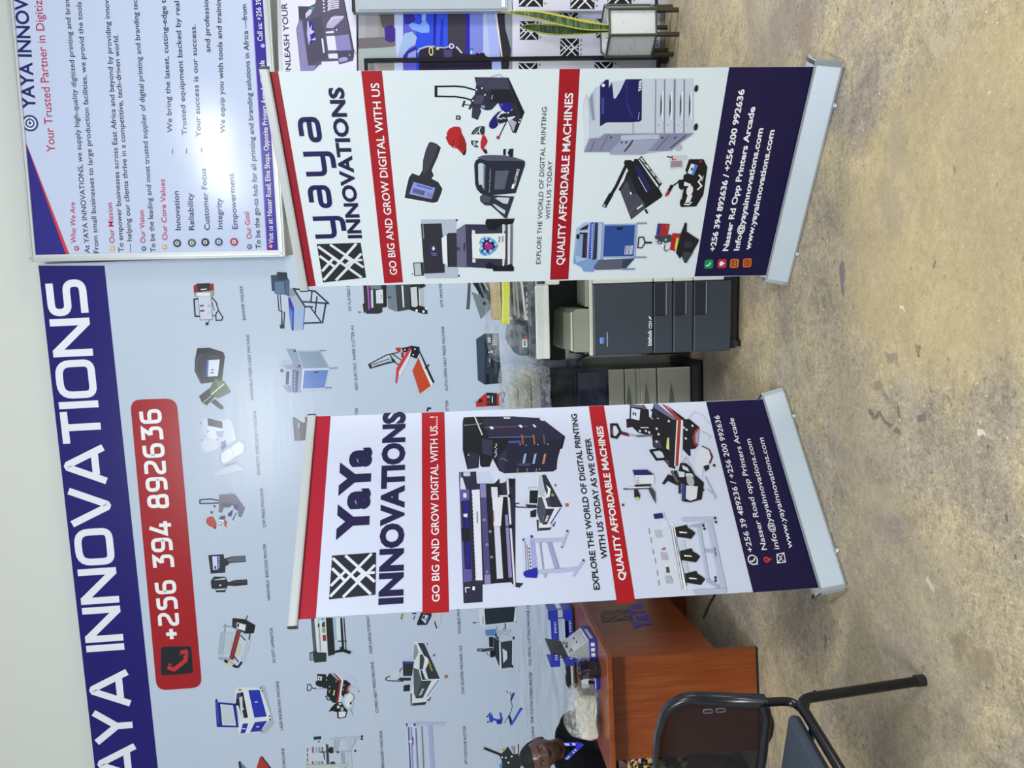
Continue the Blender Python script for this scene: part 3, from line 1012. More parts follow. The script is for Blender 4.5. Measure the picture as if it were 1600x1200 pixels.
def art_left_banner(P):
    # dark copier
    P.frame(710, 640, 8.889)
    P.poly('171922', 115, 165, 130, 110, 280, 100, 850, 95, 880, 112, 1200, 115, 1540, 375, 1500, 540, 1470, 550, 1430, 700, 1420, 830, 1370, 860, 690, 885, 620, 850, 530, 680, 490, 795, 380, 800, 355, 770, 350, 620, 335, 810, 180, 830, 115, 560)
    P.poly('262845', 380, 130, 850, 100, 1200, 118, 1520, 370, 1480, 420, 720, 400, 480, 380)
    P.poly('20223a', 720, 530, 760, 420, 1500, 410, 1460, 540, 1420, 700, 1410, 830, 1370, 855, 690, 880)
    P.poly('2c2e4c', 700, 560, 740, 520, 690, 880, 660, 860, 610, 800, 600, 660)
    P.poly('33364f', 380, 400, 530, 430, 520, 650, 390, 610)
    P.poly('2a2c3e', 170, 590, 330, 600, 325, 800, 185, 820)
    P.poly('1b1d27', 370, 630, 510, 670, 485, 790, 375, 795)
    P.line('cfd6de', 16, 285, 105, 385, 350)
    P.line('8a909c', 10, 135, 220, 260, 208, 380, 198)
    P.line('a05a48', 8, 420, 252, 1020, 232)
    for a_ in ((485, 240, 530, 235, 550, 272, 505, 275), (890, 215, 930, 215, 950, 250, 915, 252), (1080, 210, 1110, 210, 1140, 245, 1115, 250), (680, 108, 770, 110, 780, 128, 690, 128), (1175, 125, 1215, 120, 1245, 160, 1215, 160)):
        P.poly('dfe5ee', *a_)
    P.line('8d93b4', 6, 480, 390, 1100, 378)
    P.poly('4c54a8', 745, 440, 920, 432, 925, 462, 755, 470)
    for x, c in ((925, 'b06048'), (1085, 'a8694a'), (1225, '6b5a50')):
        P.poly(c, x, 345, x + 25, 360, x + 40, 480, x + 15, 490, x + 10, 400)
    for x, c in ((960, '9fb4d8'), (1100, '9fb4d8'), (1235, 'c08468')):
        P.poly(c, x + 10, 620, x + 42, 612, x + 14, 752, x - 18, 758)
    for x in (880, 1010, 1140):
        P.poly('8a6650', x - 10, 820, x + 10, 815, x + 5, 870, x - 15, 872)
    P.poly('3b4468', 880, 750, 1060, 745, 1055, 785, 875, 788)
    for x, y in ((912, 488), (998, 500), (1160, 490), (1297, 485), (1185, 832)):
        P.disc('cfd6e2', x, y, 8)
    for i in range(9):
        P.line('dfe5ee', 10, 558 + (i % 3) * 14, 665 - i * 22, 575 + (i % 2) * 12, 655 - i * 22)
    P.line('b08a68', 8, 640, 690, 690, 685, 710, 712, 745, 712)
    P.disc(HALO, 197, 635, 9)
    # wide format printer
    P.frame(710, 730, 5.4545)
    P.poly('2b2944', 38, 42, 185, 38, 200, 140, 340, 140, 385, 95, 385, 140, 430, 130, 455, 95, 520, 100, 520, 1020, 555, 1028, 590, 990, 480, 980, 240, 1000, 240, 1150, 78, 1160)
    P.poly('c9d4ee', 185, 42, 192, 140, 335, 138, 300, 40)
    P.poly('6058a0', 45, 190, 125, 190, 150, 970, 78, 980)
    P.poly('23233a', 55, 290, 130, 280, 145, 870, 90, 870)
    P.poly('221f8a', 78, 300, 118, 300, 122, 515, 92, 515)
    P.poly('221f8a', 95, 640, 130, 640, 135, 855, 100, 855)
    P.poly('1b1a2c', 58, 520, 125, 520, 130, 635, 68, 635)
    P.poly('dfe4f4', 75, 222, 103, 222, 103, 260, 77, 260)
    P.poly('dfe4f4', 75, 400, 112, 396, 110, 428, 80, 425)
    P.poly('dcd9ec', 50, 90, 70, 90, 100, 190, 50, 190)
    P.poly('c8cbd8', 75, 45, 135, 42, 135, 78, 78, 78)
    P.poly('6a67b0', 40, 45, 60, 42, 62, 90, 45, 90)
    P.poly('e2e6f4', 148, 195, 215, 190, 240, 965, 180, 965)
    for i in range(22):
        P.poly('1d1c2e', 142 + i * 1.3, 232 + i * 33, 152 + i * 1.3, 232 + i * 33, 154 + i * 1.3, 250 + i * 33, 144 + i * 1.3, 250 + i * 33)
    P.poly('3a3a50', 190, 380, 196, 380, 198, 480, 192, 480)
    P.poly('4e4a80', 218, 145, 268, 145, 310, 995, 258, 998)
    P.poly('8a86bc', 218, 145, 268, 145, 272, 260, 222, 262)
    P.poly('8a86bc', 256, 920, 306, 915, 310, 995, 258, 998)
    P.poly('1d1c28', 272, 150, 390, 140, 470, 980, 312, 990)
    P.poly('d9def0', 312, 172, 365, 172, 372, 265, 318, 265)
    P.poly('e2e6f2', 322, 262, 415, 258, 425, 505, 335, 508)
    P.poly('d0d6ea', 338, 510, 388, 510, 415, 950, 362, 955)
    P.poly('b06058', 328, 370, 336, 370, 342, 465, 334, 465)
    P.poly('16151d', 415, 260, 440, 260, 470, 950, 425, 950, 395, 520)
    P.poly('8d88c0', 430, 410, 455, 405, 492, 940, 462, 945)
    P.poly('a9a9b8', 440, 110, 462, 95, 522, 1015, 505, 1020)
    P.line('e9ebf2', 8, 452, 110, 512, 1010)
    P.line('17161e', 10, 425, 512, 480, 510)
    P.disc('17161e', 482, 508, 18)
    P.line('e2e5ee', 14, 388, 250, 470, 248)
    P.disc('17161e', 470, 248, 14)
    P.poly('17161e', 465, 110, 520, 100, 490, 160, 470, 160)
    for x, y in ((247, 235), (255, 452), (278, 665), (278, 895), (305, 552), (318, 770)):
        P.disc('b8b6d8', x, y, 11)
        P.disc('23213a', x, y, 6)
    P.line(WHT, 8, 98, 1070, 95, 1030, 130, 1030)
    P.poly(WHT, 155, 1020, 175, 1020, 175, 1052, 152, 1050)
    P.line('4a4768', 5, 80, 1100, 180, 1095)
    # router table
    P.frame(800, 735, 6.857)
    P.poly('e3e7f2', 275, 40, 360, 40, 545, 395, 540, 410, 410, 600, 420, 640, 275, 650, 262, 540, 290, 500, 265, 350)
    P.poly('2c3040', 318, 48, 360, 45, 545, 392, 420, 395, 350, 200)
    P.poly('b9c2d4', 285, 50, 315, 50, 350, 200, 350, 290, 280, 260)
    P.poly('4a5064', 280, 290, 320, 285, 360, 410, 325, 570, 300, 560, 265, 440)
    P.poly('2a2d3e', 360, 412, 455, 410, 375, 580, 325, 582)
    P.text('YAYA', 372, 560, 398, 485, 24, WHT, .05)
    P.poly('f0f2f8', 365, 155, 415, 200, 400, 290, 375, 280, 385, 210)
    P.poly('3a3f50', 355, 295, 400, 300, 415, 392, 385, 390)
    P.line('3038b0', 12, 520, 405, 415, 570)
    P.poly('1c1f28', 190, 215, 280, 215, 270, 355, 185, 350)
    P.line('aab4cc', 5, 180, 185, 270, 182, 275, 215, 185, 215, 180, 185)
    P.poly('1c1f28', 195, 440, 260, 415, 258, 500, 198, 505)
    P.poly('d4dae8', 85, 310, 150, 300, 155, 380, 80, 385)
    P.line('1c1f28', 12, 75, 355, 40, 355, 28, 378, 50, 395, 180, 398, 290, 395)
    P.poly('2a2d3a', 140, 365, 265, 370, 260, 405, 175, 405)
    P.poly('2c3040', 290, 620, 425, 612, 405, 640, 285, 648)
    P.poly('2c3040', 262, 530, 285, 530, 285, 650, 270, 650)
    P.disc('a86a3a', 588, 372, 20)
    P.disc('8a4a4a', 465, 160, 12)
    P.disc('a08a40', 435, 265, 18)
    P.line('23252e', 10, 430, 580, 445, 600, 462, 555)
    # vinyl plotter
    P.poly('cfd3ee', 112, 740, 205, 700, 235, 740, 275, 1060, 125, 1080)
    P.poly('a6aae0', 190, 740, 235, 740, 268, 1050, 215, 1060)
    P.line('20244a', 6, 140, 760, 155, 1070)
    P.line('20244a', 6, 160, 800, 178, 1070)
    for i in range(6):
        P.poly('1d2040', 175 + i * 3, 830 + i * 38, 188 + i * 3, 830 + i * 38, 190 + i * 3, 850 + i * 38, 177 + i * 3, 850 + i * 38)
    P.poly('2428a8', 122, 1090, 150, 1075, 265, 1042, 278, 1090, 265, 1155, 150, 1150, 122, 1125)
    P.poly('1c2088', 195, 700, 215, 695, 225, 720, 205, 735)
    P.poly('1c2088', 112, 735, 130, 730, 132, 755, 114, 758)
    P.poly('b9bfe2', 230, 738, 555, 730, 560, 765, 240, 775)
    P.poly('b9bfe2', 585, 650, 605, 660, 545, 825, 525, 815)
    P.poly('b9bfe2', 275, 1075, 690, 1040, 680, 1080, 280, 1112)
    P.poly('b9bfe2', 755, 955, 778, 975, 660, 1145, 640, 1130)
    P.poly('9ca4d4', 375, 775, 420, 772, 505, 1050, 455, 1052)
    P.poly('9aa2c0', 290, 780, 310, 780, 315, 850, 340, 1060, 328, 1062, 300, 860)
    P.poly('aab2d0', 335, 1110, 370, 1108, 365, 1150, 345, 1155)
    P.poly('1b1c28', 580, 640, 605, 650, 600, 665, 578, 655)
    P.poly('1b1c28', 755, 950, 778, 968, 770, 982, 750, 965)
    P.poly('5a6280', 525, 815, 545, 820, 540, 835, 522, 830)
    # combo heat press
    P.frame(950, 625, 6.857)
    P.line('aab6cc', 6, 860, 200, 930, 125, 1020, 170, 1090, 260)
    P.line('b4bccc', 10, 985, 320, 1105, 390, 1080, 410)
    P.poly('6a6880', 220, 45, 390, 60, 420, 95, 240, 75)
    P.poly('1d1c26', 235, 70, 435, 100, 440, 170, 460, 200, 490, 40, 740, 215, 720, 740, 650, 720, 580, 560, 480, 500, 470, 390, 320, 350, 260, 290, 200, 300, 195, 205, 230, 200)
    P.poly('d5ddf6', 250, 85, 345, 105, 335, 220, 245, 200)
    P.poly('23243a', 265, 130, 280, 133, 278, 165, 263, 162)
    P.poly('23243a', 287, 135, 302, 138, 300, 172, 285, 168)
    P.disc('a02a30', 378, 66, 14)
    P.poly('6c6f96', 490, 40, 530, 40, 735, 210, 700, 215, 500, 90)
    P.poly('1f2030', 660, 215, 735, 215, 710, 715, 655, 715)
    P.poly('e6eaf4', 735, 215, 750, 222, 725, 705, 708, 712)
    P.poly('a83c30', 575, 45, 600, 50, 785, 205, 750, 710, 720, 705, 748, 225)
    P.poly('e8ecf4', 785, 205, 805, 215, 775, 715, 752, 718)
    P.poly('17171f', 610, 45, 820, 200, 810, 230, 780, 205)
    P.poly('1c1c26', 805, 210, 870, 205, 980, 295, 965, 490, 930, 525, 880, 530, 885, 600, 865, 600, 800, 530)
    P.poly('b03a30', 975, 290, 930, 330, 905, 400, 915, 470, 950, 500, 960, 485, 930, 440, 935, 370, 975, 315)
    P.poly('a9a6d0', 975, 310, 935, 370, 935, 450, 965, 480)
    P.poly('3e4056', 480, 425, 560, 440, 580, 520, 490, 515)
    P.poly('4a4c62', 590, 640, 650, 640, 660, 720, 640, 700)
    P.line('17171f', 26, 645, 628, 520, 640, 455, 545, 560, 530, 640, 560)
    P.poly('dce48a', 632, 410, 652, 405, 655, 540, 622, 520)
    P.line('1b1b23', 26, 130, 340, 95, 265, 35, 265, 40, 395, 90, 405, 130, 350)
    P.line('1b1b23', 34, 125, 350, 220, 375)
    P.poly('a02a30', 35, 310, 52, 310, 52, 365, 35, 365)
    P.line('8a2830', 12, 140, 355, 215, 372)
    P.line('aab0c0', 20, 225, 372, 320, 388)
    P.line('6a7080', 22, 310, 388, 470, 382)
    for x, y in ((340, 335), (405, 335), (440, 350), (520, 310), (540, 370), (520, 450), (810, 300), (840, 322), (832, 415), (903, 280), (650, 230), (535, 195)):
        P.disc('cfd6e6', x, y, 13)
    P.line('2a2b38', 26, 470, 110, 540, 190)
    P.line('cfd6e6', 10, 350, 300, 430, 300)
    P.line('cfd6e6', 7, 440, 180, 480, 210)
    # mug and plate attachments of it
    P.poly('dfe5f0', 925, 640, 960, 540, 1030, 495, 1090, 530, 1110, 600, 1090, 680, 1020, 720, 1000, 835, 940, 760)
    P.line('2a1f28', 12, 1010, 500, 1080, 535, 1115, 610, 1090, 680)
    P.line('a03030', 8, 1090, 570, 1105, 620, 1080, 680)
    P.poly('1c1c24', 1020, 710, 1080, 700, 1080, 740, 1040, 770)
    P.line('aab4c8', 12, 1040, 830, 1150, 1040)
    P.line('aab4c8', 10, 1060, 960, 1160, 1040, 1135, 1060)
    P.disc('23242c', 1135, 705, 15)
    P.disc('23242c', 1018, 968, 12)
    P.poly('1b1b23', 770, 680, 830, 680, 880, 720, 925, 800, 1025, 890, 1000, 1070, 935, 1085, 880, 1100, 800, 1090, 790, 890, 740, 920, 640, 870, 600, 910, 575, 900, 640, 800, 700, 820, 740, 850)
    P.poly('d5deec', 750, 765, 820, 780, 815, 830, 760, 830)
    P.poly('d5deec', 830, 790, 890, 790, 920, 825, 830, 825)
    P.poly('d5deec', 790, 700, 850, 730, 870, 775, 800, 745)
    P.disc('b9b4bc', 880, 870, 60, 40)
    P.poly('dfe2ee', 835, 920, 960, 930, 945, 1060, 880, 1085, 830, 1060)
    P.poly('3a3f8a', 790, 905, 825, 905, 815, 1090, 785, 1085)
    P.line('1b1b23', 14, 985, 900, 975, 1060)
    P.line('1b1b23', 30, 720, 770, 730, 900)
    P.line('5a6070', 26, 680, 770, 740, 880)
    P.line('2b2c38', 24, 765, 870, 765, 1000)
    P.line('aab4c4', 6, 790, 680, 830, 620, 920, 780)
    # welding head
    P.poly('232a6a', 258, 755, 415, 752, 490, 805, 280, 810)
    P.poly('e4e8f2', 280, 812, 490, 808, 492, 900, 310, 905)
    P.poly('9aa6c2', 262, 765, 282, 812, 310, 905, 285, 850)
    for i in range(3):
        for j in range(2):
            P.disc('23283a', 312 + j * 14, 840 + i * 24, 5)
    P.line('1d2130', 12, 165, 960, 440, 950)
    P.line('e4e8f2', 14, 210, 948, 435, 938)
    P.line('1d2130', 20, 290, 925, 450, 920)
    P.poly('1d2130', 275, 965, 310, 965, 340, 1020, 340, 1055, 280, 1050)
    P.poly('b9d46a', 298, 1045, 330, 1045, 325, 1078, 300, 1075)
    P.poly('3c4450', 430, 960, 460, 940, 500, 990, 510, 1120, 450, 1010)
    P.disc('2a2d38', 158, 1130, 12)
    # four head embroidery machine
    P.frame(965, 725, 5.5814)
    P.poly('d8e0f0', 262, 540, 450, 520, 560, 1080, 365, 1085)
    for i, (x, y) in enumerate(((268, 560), (285, 640), (303, 740), (322, 820), (340, 925), (352, 1010))):
        P.poly('8a93a8', x, y, x + 10, y, x + 18, y + 50, x + 6, y + 50)
    for (x, y) in ((325, 575), (375, 770), (415, 975)):
        for i in range(5):
            P.line('5c6478', 3, x + i * 13, y, x + 14 + i * 13, y + 68)
    P.poly('b8628c', 385, 735, 415, 728, 418, 750, 388, 752)
    P.poly('5a4a3a', 420, 900, 445, 898, 455, 950, 425, 950)
    P.poly('1f2a6a', 310, 438, 388, 428, 398, 472, 322, 482)
    P.line('c3cbdc', 8, 400, 420, 415, 480)
    P.poly('dde5f2', 385, 498, 430, 490, 440, 550, 388, 550)
    P.poly('eef2f8', 455, 510, 490, 520, 600, 1095, 560, 1105)
    P.line('4a5264', 6, 480, 540, 575, 1090)
    P.line('8a93a6', 5, 460, 530, 560, 1100)
    P.line('2c3340', 5, 505, 640, 600, 1060)
    P.poly('c9d2e6', 545, 680, 580, 670, 600, 780, 560, 760)
    P.poly('c9d2e6', 560, 870, 600, 860, 620, 960, 580, 950)
    for dx, dy in ((0, 0), (42, 205), (85, 402)):
        P.poly('1c1f22', 500 + dx, 555 + dy, 600 + dx, 532 + dy, 612 + dx, 558 + dy, 650 + dx, 580 + dy, 678 + dx, 605 + dy, 640 + dx, 655 + dy, 510 + dx, 635 + dy)
        P.poly(WHT, 535 + dx, 590 + dy, 600 + dx, 596 + dy, 605 + dx, 606 + dy, 540 + dx, 604 + dy)
    P.poly('b9c6e0', 560, 470, 840, 465, 838, 498, 560, 500)
    P.poly('b9c6e0', 770, 500, 820, 500, 945, 1080, 895, 1085)
    P.poly('b9c6e0', 690, 560, 720, 550, 800, 1020, 775, 1015)
    P.poly('b9c6e0', 650, 1100, 945, 1085, 948, 1125, 680, 1140)
    P.poly('a6b4d2', 610, 545, 760, 510, 720, 560)
    P.poly('a6b4d2', 755, 745, 835, 750, 838, 775, 760, 772)
    P.poly('a6b4d2', 780, 1000, 890, 1070, 880, 1085, 770, 1030)
    P.text('YAYA', 868, 812, 852, 728, 18, '23242c', .03)
    for x, y in ((848, 475), (855, 510), (745, 540), (755, 568), (850, 993), (852, 1020)):
        P.disc('1d2027', x, y, 11)
    P.poly('2a2d38', 35, 352, 52, 352, 52, 370, 36, 370)


def art_product_poster(P):
    # banner welder
    P.frame(290, 430, 5.4545)
    P.poly('8f2a26', 68, 90, 100, 70, 240, 72, 242, 130, 70, 150)
    P.poly('8d9896', 72, 150, 245, 128, 245, 180, 75, 185)
    P.poly('262932', 100, 72, 205, 66, 205, 130, 105, 140)
    P.line(WHT, 8, 132, 122, 178, 118)
    P.poly('dbe3ee', 92, 150, 210, 146, 212, 176, 95, 180)
    P.poly('c6cfe2', 105, 182, 218, 178, 230, 378, 125, 382)
    P.line('3a3d48', 4, 105, 182, 125, 382, 230, 378, 218, 178)
    P.poly('6a2a3a', 120, 255, 155, 252, 155, 266, 120, 268)
    P.poly('6a2a50', 124, 297, 160, 296, 160, 310, 124, 312)
    P.disc('9aa2b8', 202, 262, 10)
    P.disc('aab2c6', 205, 315, 9)
    P.line('1c1e26', 12, 105, 200, 72, 205, 82, 350, 120, 350)
    P.line('23262f', 10, 225, 190, 260, 230, 280, 300, 318, 360, 310, 382, 260, 385, 258, 330, 280, 300)
    P.line('23262f', 7, 225, 340, 255, 350)
    P.line('4b5262', 6, 225, 230, 245, 300)
    P.line('262a34', 6, 205, 385, 185, 410)
    P.disc('1c1e26', 183, 415, 14)
    # handheld fibre laser
    P.poly('20232b', 100, 622, 205, 618, 320, 655, 335, 690, 310, 900, 240, 910, 130, 925, 78, 815, 80, 720)
    P.poly('31353f', 90, 680, 140, 670, 280, 680, 285, 720, 170, 720, 170, 880, 200, 915, 135, 915, 85, 810)
    P.line('59606c', 6, 140, 670, 100, 720, 92, 810, 135, 920)
    P.poly('d3def2', 180, 725, 292, 718, 275, 860, 175, 865)
    P.poly('3c62c0', 180, 725, 198, 724, 192, 865, 175, 865)
    P.line('2a2d38', 8, 215, 830, 240, 832)
    P.line('2a2d38', 8, 218, 805, 240, 808)
    P.poly('1c1e25', 115, 1030, 200, 965, 250, 1035, 180, 1110, 140, 1085)
    P.poly('4d5f48', 205, 965, 255, 875, 330, 905, 388, 995, 275, 1050, 220, 1020)
    P.poly('65805a', 260, 900, 320, 915, 275, 960)
    P.line('cfd8c0', 10, 330, 925, 222, 1015)
    P.line('aab2ae', 6, 220, 1030, 150, 1085)
    P.poly('1c1e25', 215, 1080, 250, 1055, 322, 1120, 320, 1142, 290, 1138)
    # domestic embroidery machine
    P.frame(300, 640, 6)
    P.poly('bcc8dc', 90, 100, 145, 75, 290, 100, 345, 90, 380, 130, 415, 280, 330, 330, 280, 300, 240, 370, 130, 405, 90, 370)
    P.poly('d0dae8', 145, 80, 290, 105, 285, 200, 220, 200, 240, 290, 150, 260)
    P.poly('333a48', 145, 78, 287, 112, 287, 178, 150, 150)
    P.poly('9aa6bf', 225, 205, 300, 200, 290, 260, 245, 260)
    P.poly('c4cfe0', 95, 290, 240, 270, 250, 360, 140, 400, 95, 370)
    P.line('9aa8c2', 10, 440, 285, 500, 310, 495, 400, 300, 530, 265, 490, 260, 410, 440, 285)
    P.poly('cdd8e6', 275, 410, 440, 300, 485, 330, 480, 400, 300, 510, 272, 480)
    P.line('8d99b2', 4, 365, 350, 400, 455)
    P.poly('4a68a8', 270, 345, 320, 320, 325, 345, 280, 382)
    P.poly('707a8e', 270, 310, 315, 285, 320, 325, 285, 335)
    P.poly('b7c3d6', 215, 580, 300, 545, 430, 520, 490, 560, 330, 600, 215, 628)
    for i in range(7):
        P.disc('4a5268', 320 + i * 15, 525 - i * 5, 5)
    for x, y in ((80, 125), (95, 285), (115, 250), (150, 205), (237, 282)):
        P.disc('4a5268', x, y, 6)
    # cap press
    P.line('23252e', 12, 270, 855, 180, 838, 75, 845, 75, 880, 180, 878, 255, 875)
    P.poly('6d6a7c', 255, 795, 405, 793, 497, 925, 460, 1010, 435, 1000, 430, 950, 385, 890, 345, 918, 300, 915, 280, 965, 250, 960, 255, 890)
    P.poly('55506c', 265, 880, 345, 870, 390, 885, 345, 915, 290, 905)
    P.poly('4a3a9a', 385, 890, 435, 890, 430, 945, 395, 930)
    P.poly('3d2f7a', 370, 945, 385, 940, 370, 1000, 340, 1000, 335, 980)
    P.line('3a3c46', 8, 415, 965, 382, 1035)
    P.line('6d6a7c', 3, 330, 790, 360, 775, 385, 790)
    P.poly('23252e', 200, 895, 225, 900, 220, 915, 205, 912)
    P.disc('3a3f4a', 185, 962, 12)
    P.poly('b8453c', 132, 1060, 140, 1015, 175, 998, 205, 1010, 230, 1070, 225, 1115, 200, 1105, 160, 1090)
    P.poly('2b2630', 228, 1085, 222, 1120, 205, 1110)
    P.poly('4a505c', 250, 1025, 270, 998, 310, 993, 312, 1025, 290, 1030)
    P.poly('dbe2ea', 252, 1030, 300, 1030, 295, 1085, 262, 1080)
    P.line('3a404c', 6, 260, 1050, 285, 1055, 280, 1080, 258, 1078)
    P.poly('c04a42', 302, 1030, 330, 1050, 320, 1085, 330, 1105, 305, 1090)
    # handheld barcode printers
    P.frame(310, 850, 5.714)
    P.poly('2a2d36', 88, 100, 225, 90, 232, 130, 300, 110, 420, 103, 425, 160, 280, 170, 260, 192, 242, 195, 240, 255, 110, 265)
    P.poly('5f6676', 300, 115, 420, 108, 420, 155, 270, 160, 250, 135)
    P.poly('4a55a8', 120, 108, 185, 105, 188, 232, 130, 235)
    P.poly('cdd6ec', 125, 112, 165, 108, 170, 225, 132, 232)
    P.line('23262f', 14, 150, 200, 152, 218)
    for i in range(5):
        P.line(WHT, 5, 178, 118 + i * 22, 190, 114 + i * 22)
    P.poly('2a2d36', 110, 330, 140, 290, 240, 292, 255, 320, 268, 340, 330, 320, 435, 315, 440, 365, 320, 375, 265, 370, 250, 395, 240, 430, 160, 430, 150, 400, 118, 398)
    P.poly('c3d2e0', 140, 318, 240, 300, 240, 316, 145, 322)
    P.poly('c3d2e0', 155, 402, 245, 395, 240, 410, 160, 412)
    P.poly('3d424e', 320, 325, 430, 322, 432, 345, 300, 350)
    P.disc('cfd8e4', 195, 368, 9)
    # soft laminator
    P.poly('23262d', 305, 660, 420, 672, 510, 725, 495, 795, 420, 800, 300, 740)
    P.poly('383d46', 310, 690, 440, 715, 420, 795, 300, 738)
    P.poly('dfe5ee', 345, 698, 425, 722, 415, 775, 340, 752)
    P.poly('23262d', 350, 705, 365, 710, 360, 745, 345, 740)
    P.line('23262d', 8, 425, 675, 440, 638)
    P.line('8a96a6', 9, 220, 735, 300, 735)
    P.line('8a96a6', 10, 240, 715, 235, 790)
    P.poly('a7b6c6', 200, 785, 240, 785, 220, 990, 178, 985)
    P.poly('b9c6d4', 245, 790, 310, 790, 290, 965, 230, 970)
    P.poly('c9d4e2', 180, 790, 195, 790, 175, 985, 168, 985)
    P.poly('7a2a26', 340, 770, 382, 775, 312, 1035, 275, 1025)
    P.poly('a04038', 355, 775, 370, 778, 300, 1025, 290, 1020)
    P.poly('c3cfe2', 385, 790, 450, 830, 380, 1060, 330, 1050)
    P.line('23262d', 10, 380, 815, 420, 858)
    P.line('23262d', 10, 322, 1005, 358, 1050)
    P.poly('c9cf8a', 365, 890, 385, 895, 368, 990, 350, 985)
    P.poly('9aa6b8', 180, 1005, 290, 1020, 270, 1045, 180, 1030)
    P.poly('1c1e24', 235, 1025, 350, 1090, 380, 1045, 395, 1060, 360, 1105, 330, 1105, 230, 1050)
    P.poly('d6d76a', 270, 1045, 315, 1072, 300, 1090, 258, 1062)
    P.poly('bcc9d8', 445, 855, 470, 860, 410, 1040, 390, 1035)
    P.line('3a404c', 10, 460, 800, 455, 850)
    # laser engraver
    P.frame(320, 1050, 8)
    P.poly('aab6c4', 690, 170, 750, 165, 870, 640, 770, 770, 690, 760)
    P.poly('dbe3ea', 375, 250, 410, 190, 700, 195, 830, 560, 700, 745, 430, 780, 410, 720)
    P.poly('1f2a9e', 545, 228, 685, 222, 775, 555, 620, 570)
    P.poly('2436b4', 560, 240, 680, 232, 760, 545, 630, 555)
    P.poly('2230a8', 625, 628, 780, 608, 700, 738, 565, 752)
    P.poly('2230a8', 475, 645, 545, 640, 505, 760, 445, 768)
    for x, y in ((642, 374), (662, 684), (488, 708)):
        P.line(WHT, 9, x - 16, y, x + 16, y)
    P.poly('23262c', 400, 265, 480, 250, 540, 570, 470, 575, 420, 420, 385, 420)
    P.poly('3a4a8a', 405, 265, 450, 255, 440, 330, 400, 340)
    P.poly('c9d2da', 430, 320, 470, 300, 475, 440, 495, 460, 470, 480, 490, 570, 470, 572, 445, 480, 440, 420)
    P.poly('cfd8e0', 350, 400, 420, 470, 440, 620, 420, 690, 380, 400)
    P.poly('212a8c', 130, 350, 150, 330, 165, 375, 390, 395, 425, 690, 150, 685)
    P.poly('3d48b8', 140, 365, 160, 370, 185, 640, 160, 655)
    P.poly('cfdae4', 195, 400, 352, 415, 392, 670, 220, 662)
    P.poly('c2cedb', 210, 415, 345, 428, 380, 655, 230, 648)
    P.poly('6a7040', 418, 212, 465, 215, 460, 232, 420, 230)
    for x, y in ((720, 237), (697, 200), (812, 550), (815, 592), (715, 737)):
        P.disc('1c1e24', x, y, 10)
    # heat press cut by the picture edge
    P.poly('23262c', 420, 1120, 445, 1112, 540, 1290, 440, 1260)
    P.poly('5a7898', 448, 1125, 600, 1290, 470, 1260)
    P.poly('a8352f', 690, 1060, 705, 1055, 880, 1290, 620, 1290)
    P.poly('1c1e24', 705, 1050, 720, 1052, 900, 1290, 880, 1290)
    # flatbed printer
    P.frame(410, 410, 5.217)
    P.poly('39485c', 68, 105, 118, 100, 118, 78, 200, 82, 205, 125, 222, 150, 222, 280, 190, 265, 100, 255, 100, 235, 78, 235)
    P.poly('5b7898', 100, 160, 175, 155, 185, 262, 105, 255)
    P.poly('2b3444', 120, 80, 200, 85, 205, 140, 130, 140)
    P.poly('4a6282', 185, 140, 222, 150, 222, 280, 190, 262)
    P.line('23262f', 9, 125, 258, 135, 390, 160, 400, 155, 530)
    P.line('23262f', 7, 145, 260, 165, 520)
    P.poly('23262f', 140, 510, 180, 505, 182, 538, 145, 540)
    P.line('23262f', 10, 180, 405, 175, 520)
    P.poly('a7b0c4', 225, 210, 260, 205, 345, 370, 330, 550, 245, 555, 220, 460, 210, 300, 225, 280)
    P.poly('9db4d8', 258, 360, 345, 370, 330, 550, 250, 555)
    P.poly('2634a0', 210, 285, 225, 285, 258, 370, 255, 555, 240, 555, 225, 470)
    P.poly('5a7cd0', 222, 360, 245, 400, 245, 540, 225, 470)
    P.poly('8d94a8', 225, 215, 260, 212, 285, 260, 225, 285)
    P.line('23262c', 13, 255, 215, 430, 235, 540, 335)
    P.line('23262c', 13, 255, 215, 350, 365)
    P.line('23262c', 13, 335, 320, 540, 335)
    P.line('23262c', 11, 405, 230, 395, 320)
    P.line('23262c', 13, 515, 345, 490, 490, 340, 495)
    P.line('23262c', 11, 445, 280, 430, 410)
    P.line('23262c', 10, 395, 370, 475, 480)
    P.line('23262c', 11, 345, 360, 410, 362)
    P.line('2c3aa0', 5, 345, 370, 332, 545)
    # electric paper cutter
    P.poly('8093b4', 195, 705, 270, 705, 320, 860, 320, 1050, 270, 1065, 170, 1010, 140, 830, 165, 800, 240, 800)
    P.poly('9fb3d0', 140, 830, 165, 800, 245, 800, 245, 835, 165, 835, 200, 870, 240, 870, 235, 1000, 150, 1000)
    P.poly('93a7c6', 285, 722, 470, 720, 545, 862, 330, 868)
    P.poly('8195ae', 295, 730, 465, 728, 535, 855, 335, 860)
    P.poly('c3d1e6', 325, 868, 548, 860, 515, 1030, 315, 1040)
    P.poly('5379c0', 342, 882, 538, 876, 508, 1022, 328, 1030)
    P.poly('23262f', 418, 890, 460, 888, 455, 902, 416, 902)
    P.poly('2a3a8a', 250, 875, 272, 880, 268, 1050, 245, 1060)
    for i in range(9):
        P.line(WHT, 4, 268, 895 + i * 18, 258, 900 + i * 18)
    P.poly('3a4358', 275, 880, 295, 885, 285, 1055, 268, 1060)
    P.poly('23262f', 195, 890, 220, 890, 215, 995, 190, 995)
    P.poly('23262f', 148, 870, 172, 872, 170, 895, 148, 892)
    P.poly('23262f', 292, 835, 312, 835, 312, 855, 292, 855)
    P.poly('23262f', 255, 715, 272, 715, 272, 730, 255, 730)
    P.poly('7a7ab8', 175, 1015, 225, 1010, 230, 1060, 205, 1050)
